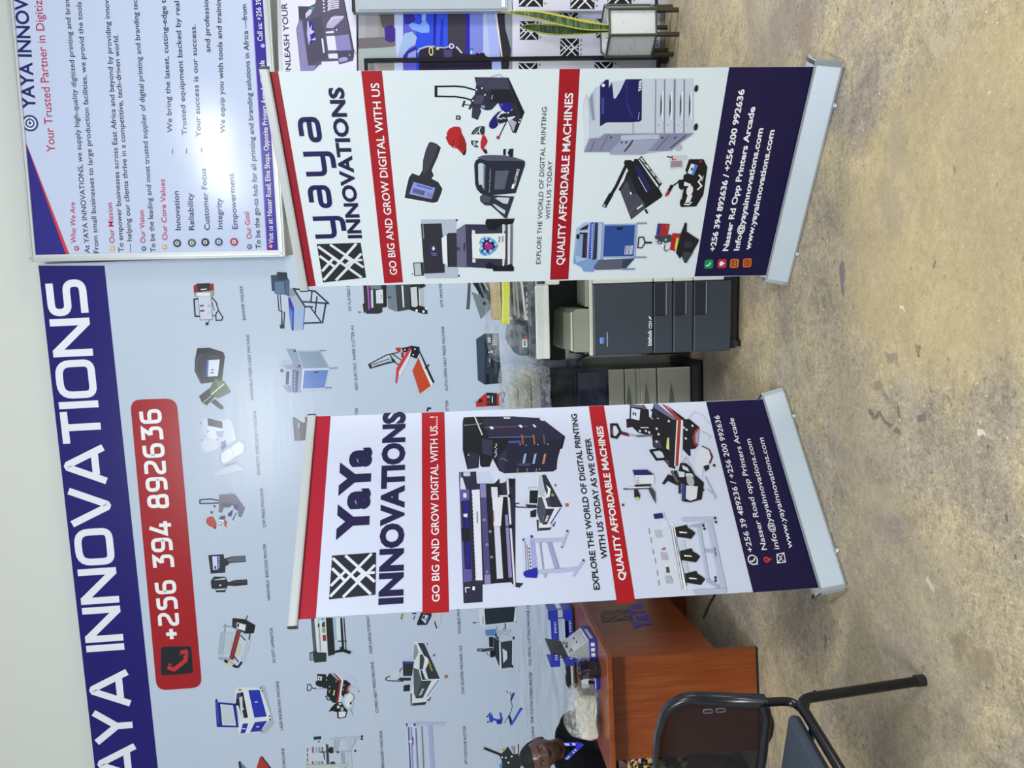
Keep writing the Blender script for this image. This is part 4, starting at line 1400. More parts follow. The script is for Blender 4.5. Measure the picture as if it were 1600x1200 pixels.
    P.disc('b0503a', 278, 855, 9)
    for a_ in ((470, 720, 515, 718), (548, 862, 612, 860), (515, 1022, 565, 1020)):
        P.line('5f6e88', 7, *a_)
    # film printer and powder shaker
    P.frame(560, 430, 5.714)
    P.poly('2b2f36', 42, 75, 200, 65, 250, 85, 250, 285, 215, 290, 215, 330, 180, 345, 70, 345, 55, 310)
    P.poly('c050c8', 75, 78, 90, 75, 103, 305, 92, 308)
    P.poly('6f7c88', 95, 85, 200, 80, 205, 130, 110, 120)
    P.poly('c3cdd6', 110, 130, 130, 130, 135, 290, 115, 290)
    P.poly('d3dce4', 155, 135, 218, 128, 222, 250, 160, 252)
    for i in range(5):
        P.disc('23262c', 142, 150 + i * 22, 8)
    P.line('8a949e', 5, 195, 180, 208, 178, 208, 205, 195, 205)
    P.poly('15171c', 220, 90, 250, 88, 255, 280, 225, 282)
    P.poly('70808c', 250, 85, 330, 65, 340, 325, 265, 295)
    P.poly('394048', 330, 65, 385, 62, 465, 70, 465, 305, 345, 325)
    P.disc('1c1e24', 278, 190, 15)
    P.disc('c3ccd4', 278, 185, 6)
    P.poly('e3e9ee', 385, 90, 400, 95, 410, 285, 398, 288)
    P.poly('1c1e24', 460, 62, 565, 58, 605, 95, 560, 120, 540, 130, 545, 270, 610, 290, 620, 345, 580, 345, 460, 310)
    P.poly('ccd0d6', 465, 110, 520, 102, 530, 270, 515, 285, 475, 280)
    P.poly('b3bac2', 550, 115, 580, 115, 585, 270, 555, 270)
    P.line('e3e9ee', 5, 540, 110, 545, 270)
    for x, y in ((548, 70), (520, 315), (582, 325), (605, 298)):
        P.disc(WHT, x, y, 11)
    P.line('1c1e24', 8, 0, 330, 20, 330)
    P.poly('23262c', 38, 255, 55, 250, 60, 335, 48, 335)
    # clam heat press
    P.line('16181d', 9, 355, 690, 250, 712, 95, 795, 115, 828, 250, 788, 330, 772)
    P.line('16181d', 22, 98, 797, 112, 826)
    P.line('16181d', 6, 120, 800, 280, 745)
    P.line('16181d', 6, 145, 812, 290, 770)
    P.poly('b8342c', 330, 648, 380, 645, 375, 690, 345, 680)
    P.poly('8f2028', 380, 690, 405, 690, 400, 740, 385, 735)
    P.line('16181d', 9, 285, 715, 310, 760, 350, 795, 385, 790)
    P.line('16181d', 8, 300, 700, 350, 735, 385, 760)
    P.disc('16181d', 310, 755, 16)
    P.poly('16181d', 385, 650, 440, 640, 470, 630, 545, 640, 548, 690, 520, 745, 455, 720, 470, 680, 400, 690)
    P.poly('c8343c', 455, 645, 475, 655, 360, 860, 345, 965, 330, 960, 340, 830)
    P.poly('d9dce8', 475, 660, 462, 720, 440, 790, 365, 920, 360, 860)
    P.poly('16181d', 540, 675, 552, 680, 680, 955, 662, 965)
    P.poly('e6e8ee', 540, 735, 552, 740, 665, 965, 660, 990, 640, 1000)
    P.poly('c04a26', 535, 738, 648, 988, 550, 1060, 482, 852)
    P.poly('e6e8ee', 648, 988, 660, 992, 565, 1056, 550, 1060)
    P.line('16181d', 14, 600, 830, 628, 800)
    for x, y in ((490, 710), (505, 660), (540, 720), (320, 745), (415, 665)):
        P.disc(WHT, x, y, 7)
    P.line('16181d', 14, 615, 1210, 622, 1185, 645, 1188)
    # guillotine, ink tank printer, red cutter
    P.frame(720, 430, 5.4545)
    P.poly('4e5a62', 62, 45, 85, 45, 82, 180, 75, 290, 45, 290, 50, 240)
    P.poly('78858e', 90, 140, 300, 230, 172, 380)
    P.poly('23262c', 85, 45, 300, 40, 300, 210, 260, 240, 215, 200, 180, 190)
    P.poly('6b7680', 140, 45, 160, 45, 215, 190, 200, 190)
    P.poly('b0525c', 218, 40, 232, 40, 272, 130, 255, 132)
    P.poly('c3ccd2', 180, 48, 195, 48, 240, 130, 228, 130)
    P.poly('8a949c', 262, 40, 285, 40, 300, 90, 300, 130)
    P.line('16181d', 9, 130, 60, 160, 165)
    P.line('3a424a', 14, 240, 232, 290, 280)
    P.disc('16181d', 205, 240, 16)
    P.line('c3ccd2', 5, 172, 378, 300, 240)
    P.poly('2f3b48', 130, 545, 205, 497, 320, 497, 348, 920, 205, 932, 145, 895)
    P.poly('3f4e60', 130, 545, 205, 500, 200, 930, 145, 895)
    P.poly('1d252e', 205, 500, 315, 498, 320, 600, 205, 605)
    P.poly('c3ccd4', 228, 530, 255, 528, 255, 575, 230, 575)
    for i in range(6):
        P.line(WHT, 5, 270, 510 + i * 16, 312, 508 + i * 16)
    P.poly('1a2129', 220, 625, 275, 630, 275, 790, 215, 795)
    P.poly('3f4c5a', 225, 680, 260, 670, 258, 780, 222, 790)
    P.disc('dfe5ea', 262, 652, 10)
    P.disc('dfe5ea', 240, 658, 7)
    P.line('dfe5ea', 5, 245, 710, 245, 740)
    P.poly('4a5868', 288, 620, 302, 620, 308, 840, 292, 842)
    P.text('A4', 300, 920, 298, 862, 32, '131a22', .0)
    for i in range(4):
        P.disc('aab6c2', 230, 848 + i * 19, 5)
    P.poly('1a2129', 215, 840, 242, 838, 242, 925, 215, 928)
    P.poly('c0332f', 130, 1075, 180, 1030, 220, 1000, 330, 1010, 330, 1112, 130, 1122)
    P.poly('2b2d34', 220, 1000, 305, 1005, 308, 1108, 220, 1112)
    P.poly('23262c', 145, 1060, 185, 1055, 185, 1080, 150, 1085)
    P.line('9aa4ac', 9, 118, 1082, 145, 1065, 150, 1060)
    P.line(WHT, 5, 226, 1030, 245, 1030)
    P.line(WHT, 5, 226, 1042, 245, 1042)
    P.line(WHT, 7, 268, 1030, 268, 1085)
    P.disc('a02a30', 235, 1080, 10)
    P.line('16181d', 8, 340, 1030, 338, 1000, 358, 992, 372, 1010, 368, 1040, 345, 1075, 340, 1105, 355, 1125, 370, 1110, 365, 1080, 345, 1045)
    # something dark half behind the left banner
    P.frame(440, 640, 15)
    P.poly('2f3446', 258, 180, 310, 178, 480, 300, 555, 300, 545, 170, 640, 170, 640, 720, 300, 730)
    P.poly('4d5366', 320, 210, 400, 260, 440, 700, 360, 705)
    P.line(WHT, 12, 402, 310, 406, 430)
    # large format printer
    P.frame(470, 960, 12)
    P.poly('2f3a40', 190, 60, 250, 60, 300, 690, 480, 720, 480, 885, 250, 905, 245, 860, 170, 870, 160, 720, 235, 690)
    P.poly('59686c', 205, 120, 250, 110, 285, 680, 240, 690)
    P.poly('8d9aa4', 175, 740, 225, 715, 240, 850, 185, 860)
    P.poly('dbe5ea', 255, 60, 470, 60, 500, 710, 310, 710)
    P.poly('b3c2c8', 320, 60, 350, 60, 385, 700, 345, 700)
    for i in range(16):
        P.disc('23262f', 342 + i * 2.4, 270 + i * 27, 7)
    P.poly('23262f', 320, 170, 350, 170, 345, 240, 320, 240)
    P.poly('7aa8d0', 370, 70, 440, 70, 440, 110, 380, 110)
    P.poly('4a4436', 395, 170, 420, 135, 455, 140, 455, 235, 400, 240)
    P.poly('9aa07a', 395, 255, 460, 250, 465, 340, 405, 345)
    P.poly('a03038', 410, 380, 470, 378, 478, 490, 415, 500)
    P.poly('23292e', 470, 60, 595, 60, 640, 690, 640, 745, 515, 780, 505, 640)
    P.poly('9cc0dc', 600, 60, 720, 60, 740, 470, 640, 480)
    P.poly('d6e4ea', 660, 60, 740, 60, 750, 470, 680, 475)
    P.poly('1c2126', 740, 60, 775, 60, 815, 660, 790, 690, 735, 690, 735, 605, 770, 610)
    P.poly('1c2126', 800, 60, 818, 60, 860, 700, 840, 700)
    P.line('1c2126', 16, 700, 500, 860, 498)
    P.poly('1c2126', 640, 680, 780, 640, 860, 660, 950, 690, 925, 745, 790, 700, 640, 720)
    P.line('8a949c', 6, 930, 700, 985, 692)
    # combo press
    P.frame(470, 1030, 10.909)
    P.line('8a98a8', 4, 790, 330, 850, 280, 930, 350, 985, 540)
    P.disc('23262c', 990, 550, 11)
    P.line('9aa6b4', 8, 860, 440, 930, 500)
    P.poly('1f2228', 280, 250, 430, 255, 440, 310, 490, 235, 670, 355, 600, 745, 545, 740, 440, 600, 450, 500, 340, 480, 255, 440, 250, 370, 280, 375)
    P.poly('d6dde6', 295, 285, 365, 295, 355, 365, 290, 355)
    P.poly('23262f', 310, 310, 335, 312, 332, 345, 308, 342)
    P.poly('9aa4b2', 495, 235, 530, 235, 668, 350, 630, 360)
    P.poly('a03030', 560, 240, 580, 240, 700, 355, 640, 745, 600, 740, 660, 360)
    P.poly('e3e8ee', 590, 235, 610, 235, 722, 350, 670, 740, 640, 745, 695, 360)
    P.poly('6a2428', 640, 460, 655, 462, 615, 735, 600, 735)
    P.poly('1c1e24', 730, 355, 770, 355, 850, 415, 830, 560, 790, 590, 745, 600, 735, 655, 690, 600)
    P.poly('a8343a', 845, 430, 800, 455, 775, 530, 790, 575, 815, 560, 805, 500)
    P.poly('c9ccdc', 840, 440, 810, 490, 812, 540, 830, 540)
    P.line('16181d', 14, 190, 490, 160, 425, 115, 430, 110, 530, 150, 535, 185, 500)
    P.line('16181d', 16, 185, 488, 260, 498)
    P.line('9aa4b0', 10, 260, 500, 440, 500)
    P.poly('d3d980', 565, 520, 585, 530, 570, 620, 548, 610)
    P.line('16181d', 16, 530, 695, 460, 690, 425, 630, 480, 625)
    P.poly('dfe6ec', 750, 700, 780, 620, 850, 575, 900, 610, 910, 680, 850, 730, 830, 830, 770, 790)
    P.line('23262c', 10, 855, 575, 905, 620, 905, 680, 850, 735)
    P.disc('16181d', 850, 750, 18)
    P.poly('16181d', 640, 730, 700, 730, 740, 810, 800, 870, 770, 985, 680, 1010, 620, 1000, 620, 900, 540, 880, 475, 895, 520, 820, 580, 760)
    P.poly('d3dde6', 645, 745, 690, 745, 700, 770, 650, 775)
    P.poly('d3dde6', 620, 790, 660, 790, 665, 830, 620, 835)
    P.disc('a9adb4', 705, 850, 40, 26)
    P.poly('dbe2ea', 650, 890, 775, 890, 755, 970, 690, 995, 645, 980)
    P.line('9aa6b4', 7, 910, 725, 860, 850, 895, 960, 820, 830)
    for x, y in ((735, 440), (725, 517), (605, 375), (355, 470), (490, 465), (495, 525), (485, 555), (440, 350)):
        P.disc('dfe5ec', x, y, 9)
    # router
    P.frame(590, 950, 7.5)
    P.poly('d9e2ea', 425, 390, 545, 405, 735, 825, 570, 1095, 400, 1145, 380, 990, 425, 900, 415, 600)
    P.poly('2e3842', 470, 408, 545, 412, 732, 828, 595, 835, 560, 720, 590, 650)
    P.poly('8a98a2', 430, 420, 455, 430, 480, 520, 440, 610, 415, 605)
    P.poly('3c464e', 495, 545, 530, 545, 550, 600, 530, 720, 490, 720)
    P.poly('e6ecf0', 530, 550, 580, 580, 600, 610, 575, 690, 545, 700, 555, 600)
    P.poly('4f5c64', 420, 700, 480, 720, 515, 850, 450, 1060, 425, 1000)
    P.poly('39434c', 515, 852, 632, 850, 530, 1055, 445, 1060)
    P.text('YAYA', 505, 1030, 545, 945, 22, WHT, .04)
    P.poly('2b343c', 500, 725, 520, 730, 560, 830, 590, 835, 560, 840, 520, 840)
    P.line('2630a8', 9, 712, 845, 580, 1035)
    P.poly('2b3036', 295, 640, 425, 640, 402, 795, 300, 795)
    P.poly('b9c6d2', 295, 590, 425, 590, 425, 625, 292, 622)
    P.poly('3a48a0', 292, 622, 428, 625, 428, 650, 292, 648)
    P.poly('23282e', 305, 905, 380, 895, 378, 972, 302, 978)
    P.poly('2b3036', 235, 815, 390, 815, 390, 850, 280, 850, 240, 840)
    P.poly('c9d4de', 180, 740, 250, 735, 255, 830, 160, 810)
    P.line('1c2026', 11, 145, 800, 100, 815, 95, 840, 130, 852, 300, 855)
    P.line('1c2026', 9, 290, 700, 265, 720, 262, 750)
    P.poly('2b343c', 410, 1115, 575, 1098, 555, 1132, 405, 1145)
    P.poly('1c2026', 385, 1000, 402, 1000, 400, 1140, 388, 1148)
    P.disc('a8743e', 803, 802, 22)
    P.disc('8a6a4a', 662, 552, 15)
    P.disc('5a6068', 583, 420, 9)
    for i in range(4):
        P.disc('b0a04a', 605 + i * 10, 640 + i * 28, 12)
    P.line('1c2026', 11, 580, 1075, 605, 1080, 620, 1045)
    # mug press half behind the banner
    P.poly('23282c', 465, 200, 460, 180, 510, 50, 600, 40, 632, 45, 632, 95, 578, 195)
    P.poly('dbe4f0', 515, 130, 540, 75, 600, 90, 560, 180)
    P.poly('5a8ad0', 555, 130, 590, 92, 600, 95, 570, 178)
    P.poly('23282c', 525, 110, 545, 80, 560, 85, 545, 140)
    P.line('2b3036', 13, 410, 65, 450, 60)
    P.line('2b3036', 10, 420, 130, 440, 90)
    P.poly('c3cdd4', 635, 60, 680, 40, 760, 35, 730, 200, 690, 235)
    P.poly('1c2026', 660, 155, 675, 155, 700, 235, 685, 240)
    P.poly('9a8a4a', 280, 65, 305, 62, 290, 115, 272, 115)
    P.disc('1c2026', 280, 122, 9)
    # metal cutting station
    P.frame(730, 940, 10)
    P.poly('d6dfe8', 180, 110, 265, 100, 750, 70, 770, 300, 735, 325, 285, 375, 205, 370)
    P.poly('23303c', 268, 110, 748, 78, 725, 315, 285, 362)
    P.line('23262c', 16, 90, 332, 140, 326)
    P.line('9aa6b0', 8, 140, 326, 190, 322)
    P.poly('9aa6b0', 235, 230, 255, 230, 258, 355, 240, 355)
    P.disc('3a424a', 768, 85, 9)
    P.disc('3a424a', 760, 315, 9)
    P.line('1c2026', 16, 592, 345, 598, 400)
    P.line('1c2026', 9, 590, 400, 555, 450)
    P.line('1c2026', 9, 600, 400, 590, 445)
    P.poly('5a82bc', 280, 440, 450, 425, 455, 530, 290, 532)
    P.poly('26307e', 430, 520, 460, 480, 495, 560, 490, 600, 440, 550)
    P.poly('a9bcc8', 460, 450, 530, 440, 540, 520, 500, 560, 465, 540)
    P.line('3a424a', 8, 465, 385, 465, 440)
    P.line('9aa8b2', 10, 540, 480, 690, 435, 640, 510, 560, 500)
    P.poly('bccad4', 500, 570, 590, 520, 720, 550, 720, 600, 520, 630)
    P.poly('1c2026', 708, 545, 740, 545, 738, 590, 712, 590)
    P.poly('27303a', 410, 550, 500, 610, 520, 1050, 440, 860, 410, 800)
    P.poly('e3ebf0', 498, 625, 520, 632, 535, 1050, 510, 1060)
    P.poly('2c3a44', 520, 632, 705, 605, 700, 1020, 535, 1045)
    P.poly('d3dcf2', 552, 730, 620, 775, 625, 890, 565, 960)
    P.poly('e3ebf0', 705, 600, 722, 600, 710, 1010, 698, 1015)
    P.poly('c9d3dc', 520, 1060, 700, 1035, 705, 1060, 530, 1090)
    P.poly('1c2026', 695, 980, 718, 990, 715, 1035, 690, 1030)
    P.poly('16191d', 338, 550, 405, 550, 405, 705, 345, 708)
    P.poly('16191d', 355, 770, 440, 760, 430, 860, 360, 872)
    P.poly('3a4450', 220, 740, 400, 715, 410, 760, 230, 785)
    P.line('16191d', 14, 225, 735, 165, 740, 160, 765, 220, 770)
    P.line('3a424a', 7, 300, 785, 320, 830, 350, 835)
    # screen printing station
    P.frame(740, 1060, 8.567)
    P.poly('2648c0', 190, 480, 225, 450, 250, 480, 265, 530, 320, 545, 360, 540, 345, 460, 370, 455, 392, 545, 375, 610, 310, 612, 305, 575, 265, 560, 255, 585, 215, 590, 205, 520)
    P.poly('1c2f8a', 310, 560, 385, 555, 375, 608, 312, 612)
    P.poly('5a8ad8', 215, 455, 235, 450, 245, 490, 225, 500)
    P.disc('1c2026', 183, 508, 13)
    P.disc('1c2026', 192, 582, 13)
    P.line('3a424e', 9, 490, 185, 505, 240, 500, 310, 518, 370, 505, 430, 475, 490, 415, 590)
    P.line('3a424e', 8, 440, 165, 462, 200)
    P.poly('263a9a', 525, 190, 555, 195, 510, 300, 490, 310, 495, 250)
    P.poly('1f2a5a', 462, 510, 482, 480, 520, 575, 505, 625, 490, 620)
    P.poly('2a62c8', 620, 395, 658, 400, 520, 625, 488, 625, 515, 575)
    P.poly('1c2a5a', 618, 390, 655, 392, 655, 408, 620, 405)
    # swing press beside the person's head
    P.line('1c2026', 34, 138, 930, 400, 1035)
    P.disc('dfe5ea', 138, 930, 9)
    P.poly('2b3238', 345, 1035, 460, 910, 525, 1010, 600, 1010, 640, 1170, 560, 1290, 350, 1290, 380, 1110)
    P.poly('c9d4da', 495, 905, 600, 880, 600, 1005, 540, 1005)
    P.poly('8a969e', 500, 910, 560, 895, 560, 1005, 535, 1000)
    P.poly('1c2026', 590, 880, 606, 878, 606, 1010, 594, 1010)
    P.poly('b0b46a', 372, 945, 420, 930, 425, 965, 390, 970)
    P.poly('5a9ac8', 345, 1150, 385, 1130, 385, 1190, 350, 1195)
    for x, y in ((430, 1060), (510, 1042), (465, 1125), (380, 1055)):
        P.disc(WHT, x, y, 12)
    # embroidery machine cut by the picture edge
    P.frame(470, 1130, 6.4)
    P.poly('c6d0dc', 60, 255, 250, 215, 350, 700, 90, 700)
    for i, y in enumerate((250, 300, 350, 400)):
        P.poly('3a4048', 62, y, 72, y, 72, y + 34, 62, y + 34)
    for y in (240, 380):
        for x, c in ((110, '8a5a62'), (145, '9aa6bc'), (175, '8a96ac'), (205, '6a7688')):
            P.poly(c, x, y, x + 18, y - 4, x + 22, y + 55, x + 4, y + 58)
    P.poly('2b3240', 128, 135, 202, 128, 205, 160, 130, 165)
    P.line('d6dfe8', 8, 210, 125, 214, 165)
    P.disc('23262f', 182, 182, 8)
    P.poly('3a4450', 250, 205, 275, 215, 300, 700, 270, 700)
    P.line('23262f', 9, 195, 288, 250, 285)
    P.line('23262f', 10, 230, 295, 238, 360)
    P.disc('1c2026', 305, 268, 32)
    P.disc('1c2026', 318, 415, 32)
    P.poly('b3bfcc', 285, 150, 600, 125, 605, 152, 290, 165)
    P.poly('a6b4c4', 330, 165, 355, 162, 345, 280, 325, 280)
    P.poly('a6b4c4', 365, 165, 392, 165, 365, 290, 345, 290)
    P.poly('b9c6d6', 445, 140, 490, 140, 545, 700, 480, 700)
    P.poly('a6b4c4', 535, 155, 560, 155, 520, 250, 505, 250)
    P.poly('a6b4c4', 360, 285, 510, 265, 515, 285, 365, 300)
    P.poly('9aa8ba', 400, 300, 435, 295, 470, 700, 430, 700)
    for x, y in ((612, 130), (610, 155), (545, 275), (370, 287)):
        P.disc('1c2026', x, y, 11)
    # plotter
    P.poly('c9d0ea', 1050, 0, 1145, 0, 1160, 700, 1080, 700)
    P.poly('23308a', 1052, 0, 1068, 0, 1068, 30, 1055, 30)
    P.poly('23308a', 1128, 0, 1145, 0, 1148, 25, 1130, 25)
    P.poly('4a5590', 1070, 35, 1085, 35, 1115, 700, 1100, 700)
    P.poly('8a94c4', 1095, 35, 1112, 35, 1140, 700, 1125, 700)
    P.poly('2a3478', 1115, 135, 1125, 135, 1128, 215, 1118, 215)
    P.poly('dfe5f2', 1080, 172, 1115, 172, 1115, 190, 1082, 190)
    P.line('6a7694', 9, 1150, 50, 1185, 700)
    P.poly('b3bce0', 1145, -10, 1430, -10, 1440, 8, 1150, 25)
    P.poly('b3bce0', 1420, -10, 1455, -10, 1428, 28, 1408, 22)
    P.line('7a8492', 12, 1210, 35, 1240, 700)
    P.poly('a6b0da', 1272, 10, 1312, 10, 1355, 700, 1310, 700)


def art_machine_poster(P):
    P.frame(450, 0, 10.433)
    P.poly('5a5570', 460, -20, 900, -20, 1080, 830, 1075, 930, 1060, 990, 880, 1040, 830, 1050, 820, 990, 700, 1000, 545, 1005, 545, 1055, 515, 1055, 415, 1155, 205, 1158, 135, 470, 180, 330, 165, 100, 350, 105, 440, 60)
    P.poly('8a85b4', 145, 480, 185, 340, 225, 340, 330, 1070, 205, 1080)
    P.poly('4a4560', 175, 115, 355, 112, 290, 220, 290, 320, 185, 300)
    P.poly('c9c4e0', 285, 225, 350, 150, 400, 160, 370, 230, 290, 300)
    P.poly('3f9a8a', 365, 120, 440, 108, 430, 145, 390, 160)
    P.poly('4f4b62', 260, 340, 420, 300, 540, 260, 600, 620, 650, 950, 500, 1000, 330, 1060)
    P.poly('2f2a9a', 330, 345, 400, 360, 435, 520, 450, 640, 340, 745, 312, 560)
    P.poly('b9b6e6', 315, 350, 335, 345, 370, 640, 340, 745, 310, 560)
    P.poly('c3c0ea', 350, 470, 395, 400, 380, 480, 435, 520, 360, 570)
    P.poly('c3c0ea', 370, 655, 445, 610, 450, 655)
    P.poly('8a84c0', 205, 1080, 470, 1065, 415, 1155, 205, 1158)
    P.poly('3a3650', 900, -20, 915, -20, 1080, 830, 1070, 860)
    for i in range(7):
        P.line('cfcbe6', 24, 650 + (i % 2) * 10, 170 - i * 34, 690, 145 - i * 34, 825, 125 - i * 36)
    P.poly('b3aed6', 620, 440, 640, 380, 700, 290, 760, 258, 910, 262, 905, 300, 735, 460, 640, 460)
    P.line('dcd9ee', 12, 700, 300, 900, 275)
    P.line('dcd9ee', 10, 650, 390, 740, 300)
    P.poly('dcdff2', 615, 520, 735, 505, 735, 480, 752, 540, 620, 548)
    P.poly('dcdff2', 625, 590, 765, 585, 795, 822, 655, 825)
    P.poly('dcdff2', 655, 880, 808, 872, 815, 955, 665, 955)
    P.poly('dcdff2', 545, 640, 572, 620, 600, 855, 575, 870)
    P.poly('8a86c0', 770, 590, 990, 560, 1035, 820, 800, 830)
    P.poly('4d4866', 795, 835, 1055, 825, 1065, 940, 825, 950)
    P.poly('a29ed0', 820, 960, 900, 930, 970, 935, 970, 990, 850, 1020)
    P.poly('dcdff2', 780, 475, 808, 475, 795, 505, 782, 500)
    P.line('8a8690', 10, 1075, 810, 1100, 870, 1140, 900)
    P.disc('cfcbe6', 1005, 900, 10)
    for i in range(4):
        P.disc('e6e4f2', 580 + i * 4, 20 + i * 55, 15)


def art_blue_poster(P):
    P.frame(560, 0, 6.667)
    t, b_ = 122, 900
    for x0, x1, c in ((0, 70, 'a3a6b0'), (70, 210, '9a9aa2'), (210, 380, '8f908f'), (375, 470, 'b9c4ec'), (465, 610, '5a5ad0'), (600, 785, '2a4ae0'), (780, 935, '3050e6'), (930, 1125, '3a3848'),
                      (1120, 1165, '2a20b0'), (1160, 1310, '7a86dc'), (1300, 1450, 'b3c0ec'), (1445, 1530, '2b2838'), (1525, 1600, '8a94a0')):
        P.poly(c, x0, t, x1, t, x1, b_, x0, b_)
    P.poly('6f6a70', 0, 400, 380, 380, 390, 480, 0, 520)
    P.poly('9fb0b0', 0, 510, 390, 490, 400, 640, 0, 640)
    P.poly('d0a048', 215, t, 370, t, 345, 145, 240, 145)
    P.poly('5a5458', 215, 140, 370, 145, 375, 280, 250, 290)
    P.poly('3a2a8a', 270, 290, 340, 255, 385, 300, 385, 430, 330, 445, 280, 420)
    P.poly('2f2a9a', 465, t, 560, t, 600, 200, 560, 260, 480, 250)
    P.poly('7aa0f0', 520, 260, 560, 235, 640, 260, 690, 200, 740, 270, 740, 340, 660, 345, 560, 310)
    P.poly('8ab0e8', 660, t, 710, t, 700, 220, 660, 220)
    P.poly('9ab4e0', 480, 350, 560, 330, 610, 390, 590, 470, 530, 500, 420, 640, 400, 600)
    P.poly('2a2490', 500, 540, 600, 480, 620, 640, 440, 640)
    P.poly('8a98e8', 520, 560, 600, 520, 600, 640, 500, 640)
    P.poly('1f1a90', 785, t, 815, t, 800, 480, 780, 460)
    P.poly('1f30b8', 860, 200, 885, 200, 880, 470, 850, 470)
    P.poly('a0b0f0', 1330, t, 1440, t, 1505, b_, 1400, b_)
    P.poly('2a2736', 1440, t, 1520, 150, 1530, 300, 1590, 520, 1540, b_, 1505, b_)
    P.poly('e6e2d6', 1420, t, 1438, t, 1508, 640, 1495, 640)
    # print carriage
    P.poly('241f38', 630, 560, 650, 510, 760, 480, 985, 490, 1060, 560, 1180, 570, 1290, 560, 1390, 620, 1390, b_, 630, b_)
    P.poly('4a3f7a', 890, 520, 975, 520, 975, 640, 890, 640)
    P.line('b3b8c8', 16, 615, 545, 640, 510, 720, 485, 790, 488)
    P.line('b3b8d8', 12, 830, 495, 900, 500, 960, 480)
    P.line('d6d9ee', 14, 1020, 490, 1050, 520, 1075, 552)
    P.disc('cfc68a', 757, 535, 50, 24)
    P.disc('1a1626', 757, 535, 32, 13)
    P.disc('dfe2f6', 970, 482, 28)
    P.disc('2a2490', 970, 482, 16)
    P.disc('2a8a7a', 1178, 515, 18)
    P.poly('cfd3e0', 1170, 525, 1190, 530, 1185, 565, 1170, 565)
    P.disc('c0b890', 825, 505, 18)
    for x in (1240, 1280, 1300):
        P.disc('16121f', x, 570, 18)
    P.line('8f8aa8', 5, 990, 620, 1380, 632)

# ------------------------------------------------------------------ what is printed on the two roll-up banners


def draw_right_banner(P):
    P.frame(0, 0, 1)
    P.poly('961226', 419, 112, 434.3, 112, 493.4, 446.9, 481, 447.6)
    P.poly('a81322', 564.3, 111, 596.7, 110.6, 629.7, 441, 600.4, 442.5)
    P.poly('a30b1f', 874.2, 107.9, 906, 107.7, 888, 436.2, 859.4, 437)
    P.poly('110940', 1139.3, 105, 1273.3, 104.3, 1200, 430, 1085, 431.8)
    P.logo((504.8, 441.4), (495, 381.3), (563.4, 379.2), (572, 433.7), '22262b', 'dbe3e8')
    P.stroked('yaya', 528.5, 372, 499, 181.5, 52, 50, '1a1757', .15, .22)
    P.text('INNOVATIONS', 564.9, 372, 535.6, 136.2, 20, '1a1745', .035, 22)
    P.text('GO BIG AND GROW DIGITAL WITH US', 620.6, 429, 591.9, 129.5, 10.8, WHT, .012, 12.6)
    P.text('EXPLORE THE WORLD OF DIGITAL PRINTING', 844.3, 412.3, 854.2, 167.1, 6.8, '2a2c33', .0, 7.2)
    P.text('WITH US TODAY', 859.4, 342.3, 862.8, 251, 6.8, '2a2c33', .0)
    P.text('QUALITY AFFORDABLE MACHINES', 880.4, 413.8, 895.2, 144.9, 11, WHT, .02, 12)
    P.text('+256 394 892636 / +256 200 992636', 1116.7, 392.3, 1163.3, 139.3, 8, WHT, .03, 9)
    P.text('Nasser Rd Opp Printers Arcade', 1137, 391.7, 1180, 166.7, 8, WHT, .03, 9)
    P.text('Info@yayainnovations.com', 1154.3, 391, 1192.3, 200, 8, WHT, .03, 9)
    P.text('www.yayainnovations.com', 1171.7, 390, 1210, 202.7, 8, WHT, .03, 9)
    for (x, y), c in zip(((1107, 412), (1127.7, 411.3), (1147, 411), (1167, 410)), ('138a5a', 'c02a45', 'd8702e', 'd8652c')):
        P.rquad(c, (x - 7, y + 7.5, x - 6, y - 6.5, x + 7.5, y - 7, x + 6.5, y + 7), .25)
    P.line(WHT, 1.6, 1103.5, 414.5, 1106, 415, 1109, 412, 1109.5, 409.5)
    P.disc(WHT, 1126.8, 411.5, 3.6, 3)
    P.poly(WHT, 1128, 414, 1132.5, 411, 1128, 408.5)
    P.line('5b2a1c', 1, 1143.5, 415.5, 1150.5, 415.3, 1150, 406.8, 1143.5, 407, 1143.5, 415.5, 1147.5, 411.2, 1143.5, 407)
    P.line('5b2a1c', .9, 1163, 410, 1171, 410)
    P.line('5b2a1c', .9, 1167, 414.5, 1167, 405.8)
    P.line('5b2a1c', .9, 1164, 414, 1170, 414, 1171.5, 410, 1170, 406, 1164, 406, 1162.6, 410, 1164, 414)
    art_right_banner(P)


